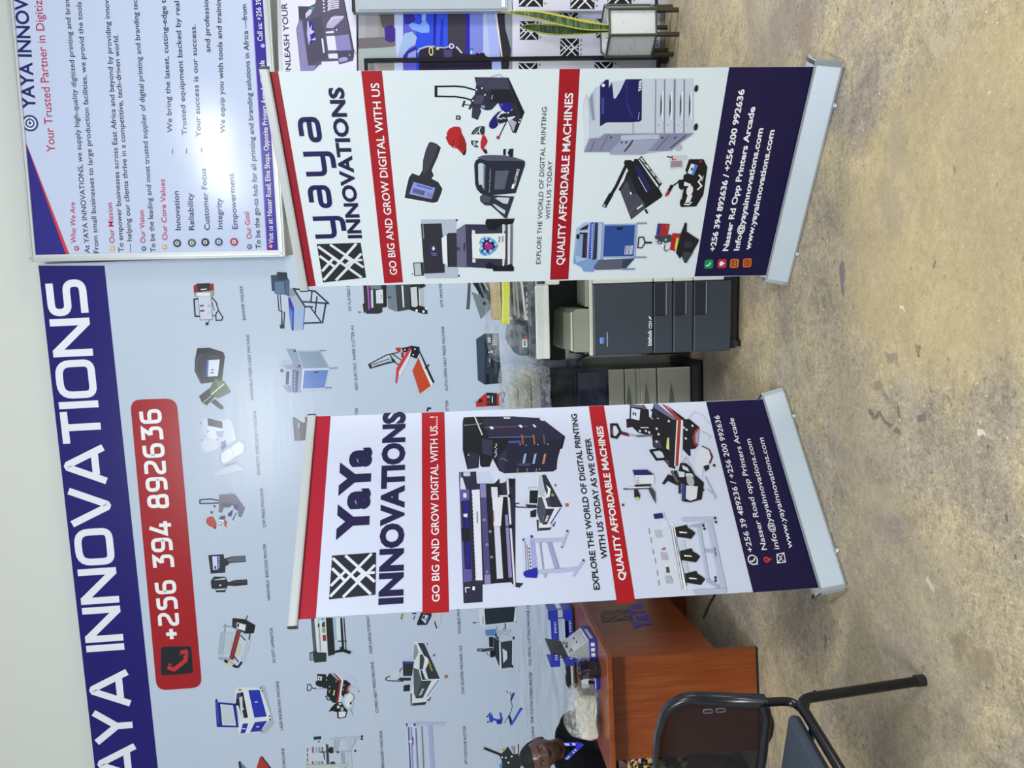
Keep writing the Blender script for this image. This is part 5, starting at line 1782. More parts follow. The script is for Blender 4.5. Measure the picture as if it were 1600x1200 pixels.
def draw_left_banner(P):
    P.frame(0, 0, 1)
    P.poly('ae1430', 492.7, 650.7, 516.7, 650, 493.3, 966.9, 464, 968)
    P.poly('b01422', 659, 645, 694.3, 643.8, 701.7, 956.5, 660, 959)
    P.poly('b01422', 919.8, 635, 943.5, 634, 992.6, 941, 964, 943.5)
    P.poly('120a40', 1103, 628, 1192.7, 624, 1281.7, 918.3, 1176.7, 925.8)
    P.logo((514, 936.7), (519, 868.3), (587.7, 863.3), (586.7, 929.3), '22262f', 'dfe5f4')
    P.text('YaYa', 572.7, 841.7, 578, 699.3, 44, '1d1a4a', .055, 42)
    P.text('INNOVATIONS', 627.7, 943.3, 631.5, 643, 34, '1d1a4a', .05, 31)
    P.text('GO BIG AND GROW DIGITAL WITH US....!', 686.9, 940, 683.5, 650.7, 11.5, WHT, .012, 11.5)
    P.text('EXPLORE THE WORLD OF DIGITAL PRINTING', 937.2, 921.5, 900.8, 646.9, 9.2, '1b1b24', .025, 8.4)
    P.text('WITH US TODAY AS WE OFFER', 949.2, 873, 922.3, 684.6, 9.2, '1b1b24', .025, 8.4)
    P.text('QUALITY AFFORDABLE MACHINES', 977.7, 906.6, 941.3, 665.9, 10.5, WHT, .03, 9.6)
    P.text('+256 39 489236 / +256 200 992636', 1176.7, 862.7, 1123.3, 649.3, 8.4, WHT, .01, 8)
    P.text('Nasser Road opp Printers Arcade', 1198.3, 859.3, 1146, 653.3, 8.4, WHT, .01, 8)
    P.text('info@yayainnovations.com', 1217.7, 858.3, 1172.3, 686, 8.4, WHT, .01, 8)
    P.text('www.yayainnovations.com', 1238.3, 856.7, 1192.3, 684, 8.4, WHT, .01, 8)
    P.disc(WHT, 1176, 875, 8)
    P.poly(WHT, 1180, 881, 1184, 883, 1183, 876)
    P.disc('120a40', 1176, 875, 6.2)
    P.line(WHT, 2, 1172.5, 877, 1174.5, 878, 1178, 875.5, 1178.8, 872.5)
    P.disc('d8343f', 1197, 874.8, 4.6, 4.2)
    P.poly('d8343f', 1198, 879, 1206, 874.2, 1198, 870.5)
    P.disc('120a40', 1197, 874.8, 1.8)
    P.line(WHT, 1.3, 1214.5, 880, 1213.5, 866.5, 1224.5, 864, 1227, 878.5, 1214.5, 880, 1220.5, 872, 1213.5, 866.5)
    P.line(WHT, 1, 1218.3, 873, 1227, 878.5)
    P.line(WHT, 1, 1219.5, 871, 1224.5, 864)
    art_left_banner(P)


KB, KP = 1.0, 1.0
roll_up_banner('right roll-up banner with thin upright yaya lettering, standing before the charcoal copier', .773, 2.823, -.6202, .0138, 1.9748, draw_right_banner, KB, (.012, .012), 'dce8ee')
roll_up_banner('left roll-up banner with bold rounded YaYa lettering, standing beside the brown desk', -.472, 2.929, .5648, -.0056, 1.9748, draw_left_banner, KB, (.03, .004), 'd6def5')

# ------------------------------------------------------------------ the big product poster
tl = thing('poster', 'huge white product poster with navy title band and red telephone pill', 'poster', tuple(wallpt(-3.2, .62)), WPSI, 'printed posters on the back wall')
P = wall_sheet(0, 0.0, KP)
c_tr, c_tl = P.uv(60, 413), P.uv(182, 1500)
c_br = (P.uv(440, 402)[0] + .03, .60)
c_bl = (c_tl[0] + .0, .60)
M_POST = mat('poster_white_vinyl', 'bfcee2', .22, 0, .13)
b_ = M_POST.node_tree.nodes['Principled BSDF']
tc_ = nd(M_POST, 'ShaderNodeTexCoord')
sx_ = nd(M_POST, 'ShaderNodeSeparateXYZ')
link(M_POST, tc_.outputs['Object'], sx_.inputs[0])
# slack folds low on the sheet
mp_ = nd(M_POST, 'ShaderNodeMapping')
mp_.inputs['Rotation'].default_value = (0, R(-38), 0)
mp_.inputs['Scale'].default_value = (1.6, 1, 6.5)
nz_ = nd(M_POST, 'ShaderNodeTexNoise')
nz_.inputs['Scale'].default_value = 1.7
nz_.inputs['Detail'].default_value = 2
nz_.inputs['Distortion'].default_value = .5
mr_ = nd(M_POST, 'ShaderNodeMapRange')
mr_.inputs['From Min'].default_value = .72
mr_.inputs['From Max'].default_value = .28
mr_.inputs['To Min'].default_value = .02
mr_.inputs['To Max'].default_value = .5
link(M_POST, tc_.outputs['Object'], mp_.inputs['Vector'])
link(M_POST, mp_.outputs['Vector'], nz_.inputs['Vector'])
link(M_POST, sx_.outputs[2], mr_.inputs['Value'])
bp_ = nd(M_POST, 'ShaderNodeBump')
bp_.inputs['Distance'].default_value = .05
link(M_POST, mr_.outputs['Result'], bp_.inputs['Strength'])
link(M_POST, nz_.outputs['Fac'], bp_.inputs['Height'])
link(M_POST, bp_.outputs['Normal'], b_.inputs['Normal'])
vs, fs, mt = P.slab([c_tl, c_tr, c_br, c_bl], -.003, 0, M_POST)
P.mb.add(vs, fs, mt)
P.frame(0, 0, 1)
P.poly('1c1870', 60, 415, 163.3, 415, 278.6, 1500, 182, 1500)
P.stroked('YAYA INNOVATIONS', 222, 1271, 133.2, 437, 58, 63, 'e8edf8', .185, .085, .40)
P.rquad('a31e27', (245, 1079, 203.2, 624.5, 276, 622.5, 316, 1074), .24)
P.rquad('23242c', (251.8, 1055.5, 251.5, 1010.5, 299, 1009.5, 302, 1051.5), .12)
P.line('c0343c', 6, 266, 1044, 272, 1046, 290, 1032, 291, 1019)
P.poly('c0343c', 261, 1045, 268, 1048, 270, 1040, 264, 1036)
P.poly('c0343c', 280, 1024, 283, 1016, 293, 1014, 290, 1022)
P.line('23242c', 1.4, 261, 1038, 270, 1042)
P.line('23242c', 1.4, 281, 1022, 291, 1023)
P.stroked('+256 394 892636', 282.5, 997.7, 252, 639, 33, 35, 'f0f2f6', .175, .15, .30)
TI = '3a3f4c'
for tx in (('BANNER WELDER', 384, 500, 379, 446.6), ('HANDHELD FIBER LASER MACHINE', 396.3, 625, 389.3, 522.8), ('DOMESTIC EMBROIDERY MACHINE', 406.7, 741.7, 400, 641.7),
           ('CAP PRESS MACHINE', 415.5, 823.8, 410.7, 763), ('HANDHELD  BARCODE PRINTER', 422.6, 937.5, 415.6, 849.3), ('A2 SOFT LAMINATOR', 430.6, 1035.5, 426, 980.5),
           ('LASER ENGRAVING MACHINE', 442.5, 1140.5, 435.5, 1064), ('HEAT PRESS MACHINE', 449, 1228, 444, 1168.5),
           ('UV FLATBED PRINTER', 549, 485.5, 545, 424), ('450V ELECTRIC  PAPER CUTTER A3', 559.4, 609.8, 552.6, 508.6), ('CUTTER', 561, 660, 559.3, 637),
           ('I3200 LARGE FORMAT', 582, 1020.5, 577, 962), ('COMBO HEAT PRESS MACHINE', 591.6, 1113.5, 583.5, 1033.4), ('EMBROIDERY MACHINE', 601, 1205, 597, 1141.4),
           ('DTF PRINTER', 693, 479.3, 689.8, 440), ('AUTO-OPEN HEAT PRESS MACHINE', 700, 610.4, 693.8, 510), ('CUTTER', 701.5, 650, 700, 625),
           ('DOUBLE MUG PRESS', 720, 989, 717, 930), ('CNC ROUTER MACHINE 1325', 725.5, 1083.5, 721.5, 1008.5), ('4FT CONTOUR PLOTTER', 730.5, 1193.6, 727.6, 1133.6),
           ('CNC METAL CUTTING MACHINE 1325', 830.4, 1040, 826.3, 940), ('ONE STATION SCREEN PRINTER', 833.4, 1130, 831, 1049.6), ('MACHINE', 835.5, 1163, 834.3, 1134.5)):
    P.text(tx[0], *tx[1:], 4.6 if tx[1] < 600 else 4.3, TI)
art_product_poster(P)
P.link('poster_sheet', tl)
fb = frame_bars(P, (170, 1500, 52.5, 409, 470, 401, 500, 1500), .035, .012, M_WFRAME, sides=(0, 1))
attach(fb, 'frame', tl)

# ------------------------------------------------------------------ the company poster, upper right
tr_ = thing('poster', 'white company poster of small paragraphs with navy corner and purple foot strip, upper right', 'poster', tuple(wallpt(-.4, 2.55)), WPSI, 'printed posters on the back wall')
P = wall_sheet(0, .045, KP, .2)
ex = 1.25                                     # runs on to the right, out of the picture
o1, o2 = Vector(P.uv(10, 0)), Vector(P.uv(47, 409))
o3, o4 = Vector(P.uv(446, 401)), Vector(P.uv(422, 0))
tr1, br1 = o1 + (o1 - o2).normalized() * ex, o4 + (o4 - o3).normalized() * ex
M_POST2 = mat('company_poster_vinyl', 'c2cfec', .16, 0, .25)
bump_noise(M_POST2, 1.3, .25, .03, (1, 1, 1), 1)
vs, fs, mt = P.slab([tuple(o2), tuple(tr1), tuple(br1), tuple(o3)], -.003, 0, M_POST2)
P.mb.add(vs, fs, mt)
P.frame(0, 0, 1)
P.poly('2b2a86', 36.7, 212, 50.8, 403, 105, 400.5)
P.poly('d03a45', 34.8, 210, 36.9, 213, 104, 400.5, 109.5, 400)
P.poly('3c2f9a', 394, -1, 416.5, -1, 439, 395.6, 418, 396.5)
P.poly('8a6fd0', 393, -1, 394.5, -1, 418.5, 396.5, 417, 396.6)
DN, CR, TX = '1f1f66', 'b81f48', '2b2f42'
P.text('YAYA INNOVATIONS', 55.5, 170.8, 35.2, -105, 20, DN, .02, 20)
P.disc('24407a', 47, 192.5, 13)
P.disc('dfe6f2', 47, 192.5, 10)
P.disc('2c4f8e', 47, 192.5, 7.5)
P.disc('dfe6f2', 47, 192.5, 4.8)
P.disc('2c4f8e', 47, 192.5, 2.4)
P.line('8a5a3c', 1.2, 46, 191, 46, 180)
P.text('Your Trusted Partner in Digitiz', 86.5, 237.3, 65.5, .5, 13, CR, .0, 13)
for tx in (('Who We Are', 119, 380, 117, 316, CR), ('At YAYA INNOVATIONS, we supply high-quality digitized printing and bran', 140.5, 395.5, 108, 0, TX),
           ('From small businesses to large production facilities, we provid the tools', 154.5, 395.5, 127, 3, TX), ('Our Mission', 179.2, 379.8, 175, 316.8, CR),
           ('To empower businesses across East Africa and beyond by providing innov', 193.4, 393.8, 170, 0, TX), ('\u2014 helping our clients thrive in a competitive, tech-driven world.', 207.4, 393.8, 184.5, 54, TX),
           ('Our Vision', 227.5, 379.8, 224.7, 329, CR), ('To be the leading and most trusted supplier of digital printing and branding tec', 243.5, 393.8, 214.4, 0, TX),
           ('Our Core Values', 261.8, 375.2, 257.3, 280, CR), ('Innovation', 282.8, 359.5, 279, 298.6, DN), ('Reliability', 303.8, 359.5, 301, 301.7, DN), ('Customer Focus', 328.3, 359.5, 321.3, 263.2, DN),
           ('Integrity', 348, 358, 346, 309.8, DN), ('Empowerment', 371.7, 358, 365, 270.6, DN), ('We bring the latest, cutting-edge t', 269.5, 207, 259, 0, TX), ('Trusted equipment backed by real', 292.3, 211, 280, 2, TX),
           ('Your success is our success.', 314, 214, 305.6, 38.5, TX), ('and professio', 329, 82, 325.5, 0, TX), ('We equip you with tools and trainin', 352, 208, 345, 0, TX),
           ('Our Goal', 393.8, 372.8, 388.5, 330.8, CR), ('To be the go-to hub for all printing and branding solutions in Africa \u2014from', 407.8, 388.5, 385, 7, TX),
           ('Visit us at: Nasser Road, Elite Shops, Opposite Printers Arcade, Kampala', 427.7, 380.5, 413, 94.5, WHT), ('Call us: +256 39', 410.6, 64.4, 407.5, -1, WHT)):
    P.text(*tx[:5], 8.4 if tx[5] in (DN,) else 7.8, tx[5], .004 if tx[5] != DN else .008)
for x, y in ((269.7, 236.5), (291.5, 236), (315, 234.5)):
    P.line(TX, 1, x, y + 3.5, x, y - 3.5)
for x, y, c in ((120, 388, 'b81f48'), (176, 388.5, 'd8b63a'), (225, 388.5, '2c5a9a'), (257.5, 386, 'd8a83a'), (277, 380, '40455a'), (300, 379.5, '3c5a50'), (321, 378.5, '23242c'), (342, 378, '3a5a8a'), (366, 378, 'a8324e'), (390, 385.5, '40455a'), (423.5, 385, 'd8343f'), (411, 72, '9a8ee0')):
    s_ = 3.6 if x in (120, 176, 225, 257.5, 390, 423.5, 411) else 6.2
    P.disc(c, x, y, s_)
    P.disc('dfe6f2', x, y, s_ * .5)
    P.disc(c, x, y, s_ * .25)
P.line(TX, .9, 322, 384, 327, 378.5, 322, 373)
P.line('5a8a6a', 1, 296, 383, 305, 383, 305, 376, 296, 376)
P.link('poster_sheet', tr_)
U_ = [o2, tr1, br1, o3]
fb = MB()
wd_ = .042
for i in (0, 2, 3):
    p_, q_ = U_[i], U_[(i + 1) % 4]
    d_ = (q_ - p_).normalized()
    n_ = Vector((d_.y, -d_.x))
    fb.add(*P.slab([tuple(p_), tuple(q_), tuple(q_ + n_ * wd_ - d_ * wd_ * (i != 0)), tuple(p_ + n_ * wd_ + d_ * wd_ * (i != 2))], -.028, .010, M_WFRAME))
    fb.add(*P.slab([tuple(p_ + n_ * .012), tuple(q_ + n_ * .012), tuple(q_ + n_ * .026), tuple(p_ + n_ * .026)], .010, .016, M_ALU))
attach(fb, 'frame', tr_)

# ------------------------------------------------------------------ boards below it: a machine poster, a blue photograph, a logo panel
ub = thing('poster', 'white machine poster reading NLEASH YOUR, under the company poster at the right', 'poster', tuple(wallpt(-.1, 2.03)), WPSI, 'printed posters on the back wall')
P = wall_sheet(0, .012, KP, .3)
a1 = [P.uv(434, -160), P.uv(446, 300), P.uv(559.5, 300), P.uv(556.5, 18.5), P.uv(550, 18.4), P.uv(545, -160)]
P.mb.add(*P.slab(a1, -.004, 0, P.ink('dcdff2')))
P.frame(400, 0, 8)
P.text('UNLEASH YOUR', 443, 965, 388, 38, 65, '23243a', .012, 72)
art_machine_poster(P)
P.link('poster_sheet', ub)
fb = MB()
for x0, x1, x2, x3 in ((428.5, 441, 446.5, 434.5),):
    fb.add(*P.frame(0, 0, 1).slab([P.uv(x0, -160), P.uv(x1, 300), P.uv(x2, 300), P.uv(x3, -160)], -.004, .002, M_ALU))
attach(fb, 'frame', ub)

bb = thing('poster', 'blue close-up photograph of a print carriage between the machine poster and the logo panel', 'poster', tuple(wallpt(-.1, 1.05)), WPSI, 'printed posters on the back wall')
P = wall_sheet(0, .010, KP, .3)
P.mb.add(*P.slab([P.uv(560.5, 18.5), P.uv(561, 300), P.uv(797, 300), P.uv(797, 18.5)], -.004, 0, P.ink('9a9fb0')))
art_blue_poster(P)
P.link('poster_sheet', bb)

lb = thing('logo_panel', 'white panel printed all over with small black YAYA emblems, behind the planter', 'panel', tuple(wallpt(-.1, .03)), WPSI)
P = wall_sheet(0, .008, KP, .35)
P.mb.add(*P.slab([P.uv(797.5, 18.5), P.uv(797.5, 300), P.uv(1031.5, 300), P.uv(1031.5, 18.5)], -.006, 0, P.ink('d5d8ee')))
P.frame(780, 0, 5.714)
S_ = 165
for x, y, part in ((537, 90, 1), (185, 190, 0), (545, 345, 0), (175, 565, 0), (850, 555, 0), (1222, 350, 0), (865, 170, 0),   ):
    P.logo((x, y + S_), (x, y), (x + S_, y), (x + S_, y + S_), '17171d', 'dcdff2')
    for j in range(4):
        P.text('YAYA'[j], x + S_ + 30, y + S_ - 14 - j * 42, x + S_ + 30, y + S_ - 36 - j * 42, 18, '17171d')
P.link('panel_sheet', lb)
mb = MB()
mb.add(*P.frame(0, 0, 1).slab([P.uv(1032, 18.5), P.uv(1032, 300), P.uv(1039, 300), P.uv(1038, 18.5)], -.02, .004, mat('grey_kick_strip', '8f939a', .5)))
attach(mb, 'bottom_rail', lb)

fr_ = thing('sign_stand', 'thin black metal sign stand before the wall between the right banner and the planter', 'stand', tuple(wallpt(-.5, 0, -.05)), WPSI)
P = wall_sheet(0, .075, 1)
ur = P.uv(800, 92.5)[0]
vt, vb_ = P.uv(569, 96)[1], P.uv(1031, 96)[1]
for u0, u1, v0, v1, nm in ((ur - .012, ur + .012, vb_, vt, 'upright'), (ur - .80, ur - .776, vb_, vt, 'upright'), (ur - .776, ur - .012, vt - .022, vt, 'rail'), (ur - .776, ur - .012, vb_, vb_ + .022, 'rail')):
    mb = MB()
    mb.add(*P.slab([(u0, v0), (u1, v0), (u1, v1), (u0, v1)], -.012, .012, M_BLACKM))
    attach(mb, nm, fr_)
for u0 in (ur - .03, ur - .80):
    mb = MB()
    mb.add(*P.slab([(u0, 0), (u0 + .04, 0), (u0 + .04, vb_), (u0, vb_)], -.03, .03, M_BLACKM))
    attach(mb, 'foot', fr_)

gc = thing('metal_cabinet', 'tall grey metal cabinet with a logo-printed lower door at the right edge behind the plant', 'cabinet', tuple(wallpt(.25, 0, -.02)), WPSI)
P = wall_sheet(0, .06, 1)
P.frame(0, 0, 1)
GREY = mat('cabinet_grey_enamel', 'a9b6c4', .45)
ug = P.uv(700, 17.5)[0]
z_t, z_m, z_b = P.uv(555, 10)[1], P.uv(800, 10)[1], P.uv(1024, 6)[1]
R_ = .75


def gbox(u0, u1, v0, v1, w0, w1, mt, nm, par=gc):
    mb_ = MB()
    mb_.add(*P.slab([(u0, v0), (u1, v0), (u1, v1), (u0, v1)], w0, w1, mt))
    return attach(mb_, nm, par)


gbox(ug, ug + R_, z_m, z_t, -.043, .0, GREY, 'upper_body')
gbox(ug + .012, ug + R_, z_m + .03, z_t - .02, .0, .006, GREY, 'upper_door')
gbox(ug + .0, ug + R_, z_t, z_t + .018, -.043, .004, M_BLACK, 'top_edge')
gbox(ug + .02, ug + .075, P.uv(789, 10)[1], P.uv(785, 10)[1] + .004, .006, .008, M_PRINT_W, 'sticker')
gbox(ug, ug + R_, .075, z_m - .004, -.043, -.01, mat('cabinet_white', 'd5d8ee', .4), 'lower_body')
PL = Print(P0 - WN * .0502, WA, WB, KP, .35)
PL.face([(ug + .004, .08), (ug + R_ - .01, .08), (ug + R_ - .01, z_m - .01), (ug + .004, z_m - .01)], 'd5d8ee')
PL.frame(780, 0, 5.714)
PL.w += .0006
for x, y in ((175, -155), (635, -133), (965, -180)):
    PL.logo((x, y + 215), (x, y), (x + 215, y), (x + 215, y + 215), '17171d', 'dcdff2')
    for j in range(4):
        PL.text('YAYA'[j], x + 215 + 34, y + 200 - j * 52, x + 215 + 34, y + 172 - j * 52, 22, '17171d')
PL.link('door_print', gc)
gbox(ug, ug + R_, .055, .075, -.043, -.006, M_BLACK, 'black_seam')
gbox(ug, ug + R_, 0, .055, -.043, .0, GREY, 'plinth')

# ------------------------------------------------------------------ copiers
def local_text(mb, txt, x0, x1, z, cap, y, mt, bold=0.0, M=None):
    vs, fs = text_mesh(txt, bold)
    lo, hi = min(v[0] for v in vs), max(v[0] for v in vs)
    pts = [Vector((x0 + (v[0] - lo) / (hi - lo) * (x1 - x0), y, z + v[1] / CAPH * cap)) for v in vs]
    if M:
        pts = [M @ p for p in pts]
    mb.add(pts, fs, mt)


def film_material(name, tint, amount, scale=14, rough=.12):
    m = bpy.data.materials.new(name)
    m.use_nodes = True
    nt = m.node_tree
    for n in list(nt.nodes):
        if n.type != 'OUTPUT_MATERIAL':
            nt.nodes.remove(n)
    out = [n for n in nt.nodes if n.type == 'OUTPUT_MATERIAL'][0]
    tr = nt.nodes.new('ShaderNodeBsdfTransparent')
    tr.inputs[0].default_value = (.96, .97, .98, 1)
    gl = nt.nodes.new('ShaderNodeBsdfPrincipled')
    gl.inputs['Base Color'].default_value = (*lin(tint), 1)
    gl.inputs['Roughness'].default_value = rough
    tc = nt.nodes.new('ShaderNodeTexCoord')
    nz = nt.nodes.new('ShaderNodeTexNoise')
    nz.inputs['Scale'].default_value = scale
    nz.inputs['Detail'].default_value = 6
    nz.inputs['Distortion'].default_value = 1.4
    rp = nt.nodes.new('ShaderNodeValToRGB')
    rp.color_ramp.elements[0].position = .40
    rp.color_ramp.elements[0].color = (amount * .25,) * 3 + (1,)
    rp.color_ramp.elements[1].position = .68
    rp.color_ramp.elements[1].color = (min(1, amount * 1.6),) * 3 + (1,)
    bp = nt.nodes.new('ShaderNodeBump')
    bp.inputs['Strength'].default_value = .8
    bp.inputs['Distance'].default_value = .03
    mx = nt.nodes.new('ShaderNodeMixShader')
    L = nt.links.new
    L(tc.outputs['Object'], nz.inputs['Vector'])
    L(nz.outputs['Fac'], rp.inputs['Fac'])
    L(nz.outputs['Fac'], bp.inputs['Height'])
    L(bp.outputs['Normal'], gl.inputs['Normal'])
    L(rp.outputs['Color'], mx.inputs[0])
    L(tr.outputs[0], mx.inputs[1])
    L(gl.outputs[0], mx.inputs[2])
    L(mx.outputs[0], out.inputs['Surface'])
    MATS[name] = m
    return m


M_FILM = film_material('clear_stretch_film', 'eef3f5', .13)
M_FILM2 = film_material('crumpled_film', 'fafdfb', .42, 24)


def crumpled_shell(lo, hi, mt, amp=.012, res=9, seed=0, open_bottom=True, round_=.03):
    """a loose film hood over a box"""
    bm = bmesh.new()
    bmesh.ops.create_cube(bm, size=1)
    c = [(lo[i] + hi[i]) / 2 for i in range(3)]
    d = [hi[i] - lo[i] for i in range(3)]
    for q in bm.verts:
        q.co = Vector([c[i] + q.co[i] * d[i] for i in range(3)])
    if round_:
        es = [e for e in bm.edges if not all(q.co.z < c[2] for q in e.verts)]
        bmesh.ops.bevel(bm, geom=es, offset=round_, segments=3, affect='EDGES', profile=.5)
    if open_bottom:
        bmesh.ops.delete(bm, geom=[f for f in bm.faces if f.normal.z < -.9], context='FACES')
    bmesh.ops.subdivide_edges(bm, edges=bm.edges[:], cuts=res, use_grid_fill=True)
    for q in bm.verts:
        p = q.co * 7 + Vector((seed * 3.1, 0, 0))
        v = noise.turbulence_vector(p, 3, False)
        q.co += Vector((v.x, v.y, v.z)) * amp
    vs = [q.co.copy() for q in bm.verts]
    bm.verts.index_update()
    fs = [[q.index for q in f.verts] for f in bm.faces]
    bm.free()
    return MB().add(vs, fs, mt, False)


# the dark copier between the two banners
c1 = thing('photocopier', 'charcoal office photocopier with white scanner band and beige output tray, between the two banners', 'photocopier', (.125, 3.60, 0), R(-9), 'photocopiers along the back wall')
W1, D1 = .62, .56
b = MB()
b.box((.012, .02, .055), (W1, D1, .775), M_CHAR2, bev=.01)
b.box((.012, .30, .775), (W1, D1, .985), M_DARK)
b.box((.40, .03, .775), (W1, .30, .985), M_OFFW)
b.box((.0, .0, .765), (.40, .03, .783), M_CREAM, bev=.004)
b.link('body', c1)
MB().box((0, 0, .462), (.355, .022, .764), M_CHAR, bev=.006).link('front_door', c1)
t = MB()
local_text(t, 'bizhub', .04, .118, .470, .019, -.0012, M_PRINT_W, .03)
local_text(t, 'C224', .126, .165, .470, .014, -.0012, M_PRINT_W, .03)
t.add([(.170, -.0012, .468), (.186, -.0012, .476), (.190, -.0012, .486), (.174, -.0012, .480)], [(0, 1, 2, 3)], M_PRINT_W)
t.link('lettering', c1)
e = MB()
blue = mat('blue_globe', '2d62c8', .3)
e.add([(.075 + .018 * math.cos(i * PI / 8), -.0012, .722 + .016 * math.sin(i * PI / 8)) for i in range(16)], [list(range(16))], blue)
for zz in (.716, .722, .728):
    e.add([(.06, -.0016, zz), (.09, -.0016, zz), (.09, -.0016, zz + .0015), (.06, -.0016, zz + .0015)], [(0, 1, 2, 3)], M_PRINT_W)
local_text(e, 'KONICA MINOLTA', .045, .118, .692, .006, -.0012, M_PRINT_W, .01)
e.link('maker_emblem', c1)
for i, (z0, z1) in enumerate(((.362, .458), (.258, .358), (.062, .254))):
    d = MB()
    zt = z1
    xs = .185
    d.box((0, 0, z0), (.355, .022, z1), M_CHAR, bev=.005)
    dr = d.link('drawer', c1)
    h = MB()
    h.box((.188, -.006, z1 - .062), (.352, .004, z1 + .002), M_CHAR2, bev=.012)
    h.box((.192, -.009, z1 - .066), (.352, .002, z1 - .058), mat('grey_lip', '6b7580', .35), bev=.003)
    h.link('handle', dr)
for z0, z1 in ((.462, .764), (.362, .458), (.258, .358), (.10, .254)):
    MB().box((.358, .0, z0), (.62, .03, z1), M_OFFW, bev=.006).link('side_trim', c1)
k = MB().box((.02, .03, .02), (W1, D1, .06), M_BLACK)
k.link('plinth', c1)
for xx, yy in ((.03, .035), (.58, .035), (.03, .5), (.58, .5)):
    f = MB()
    f.tube([(xx - .012, yy, .024), (xx + .018, yy, .024)], .024, M_RUBBER, 14)
    f.box((xx - .02, yy - .02, .03), (xx + .03, yy + .02, .055), M_BLACK)
    f.link('caster', c1)
# output tray
t = MB()
t.add([(.02, .012, .785), (.235, .012, .785), (.235, .012, .845), (.215, .012, .872), (.035, .012, .882), (.02, .012, .86),
       (.02, .29, .785), (.235, .29, .785), (.235, .29, .90), (.215, .29, .925), (.035, .29, .935), (.02, .29, .91)],
      [(0, 1, 2, 3, 4, 5), (11, 10, 9, 8, 7, 6), (0, 6, 7, 1), (1, 7, 8, 2), (2, 8, 9, 3), (3, 9, 10, 4), (4, 10, 11, 5), (5, 11, 6, 0)], M_BEIGE)
t.box((.028, .004, .868), (.222, .014, .877), M_CREAM, bev=.003)
t.box((.245, .02, .785), (.38, .28, .80), M_BEIGE)
t.link('output_tray', c1)
s = MB().box((-.006, -.012, .985), (.36, D1, 1.054), M_OFFW, bev=.006)
s.link('scanner_band', c1)
s = MB().box((.36, -.008, .93), (.62, D1, 1.05), M_OFFW, bev=.008)
s.box((.365, -.010, 1.005), (.50, -.002, 1.045), M_BLACK)
s.link('control_panel', c1)
s = MB().box((.0, 0, 1.056), (.6, D1, 1.09), M_CHAR, bev=.006)
s.box((.15, -.004, 1.062), (.30, .02, 1.083), M_CHAR2, bev=.008)
s.link('scanner_lid', c1)
s = MB()
s.box((.012, .01, 1.092), (.165, .5, 1.135), M_CHAR, bev=.006)
s.prism([(.012, 1.135), (.165, 1.135), (.155, 1.165), (.06, 1.178), (.03, 1.165)], .03, .5, mat('feeder_cover', '5b6573', .3), axis='y')
s.box((.18, .25, 1.092), (.6, .5, 1.15), M_CHAR2, bev=.006)
s.box((.10, .028, 1.165), (.14, .12, 1.176), M_CHAR2, bev=.003)
fd = s.link('document_feeder', c1)
l = MB().box((.055, .0085, 1.097), (.095, .0098, 1.122), M_PRINT_W)
for i in range(9):
    l.box((.060 + i * .0035, .0078, 1.103), (.0615 + i * .0035 + (i % 3) * .0006, .0084, 1.116), M_BLACK)
l.box((.098, .0085, 1.096), (.112, .0098, 1.108), mat('red_sticker', 'c8434a', .5))
l.link('barcode_label', fd)
for i in range(5):
    MB().box((.19 + i * .03, -.0005, 1.0925), (.21 + i * .03, .006, 1.096), M_PRINT_W).link('indicator', c1)
for i in range(3):
    st = tag(MB().box((0, 0, 0), (.19, .20, .010), (M_OFFW, M_BEIGE, mat('grey_cover', '8f9489', .5))[i], Matrix.Rotation(R(-5 + i * 2), 4, 'Y')).link('paper_tray_flap'),
             ['pale grey paper flap lying lowest in the dark recess on top of the charcoal copier', 'beige paper flap lying in the middle of the recess on top of the charcoal copier', 'grey paper flap lying uppermost in the recess of the charcoal copier'][i], 'paper flap', 'flaps on the charcoal copier')
    st.matrix_world = c1.matrix_basis @ Matrix.Translation((.19 + i * .012, .02 + i * .004, 1.094 + .0185 * i + (.016 if i else 0)))
    bpy.context.view_layer.update()
# things lying on it
yel = mat('yellow_plastic_bag', 'e9ea2c', .35)
bump_noise(yel, 22, .4, .02)
tan = mat('tan_sponge', 'c9b37e', .8)
bump_noise(tan, 60, .5, .01)
mm = Matrix.Translation(Vector((.125, 3.60, 0))) @ Matrix.Rotation(R(-9), 4, 'Z')
y_ = crumpled_shell((.17, .03, 1.178), (.50, .24, 1.215), yel, .006, 5, 2, False, .008).link('plastic_bag')
y_.matrix_world = mm
tag(y_, 'bright yellow plastic bag lying on top of the charcoal photocopier', 'bag')
t_ = crumpled_shell((.19, .05, 1.227), (.48, .22, 1.266), tan, .010, 6, 5, False, .018).link('foam_wrap')
t_.matrix_world = mm
tag(t_, 'tan foam wad on the yellow bag on the charcoal photocopier', 'packing foam')
f_ = crumpled_shell((-.03, -.025, 1.02), (.66, .62, 1.285), M_FILM, .014, 8, 3, True, .07).link('film_hood')
f_.parent = c1
f_['label'] = 'clear plastic film'

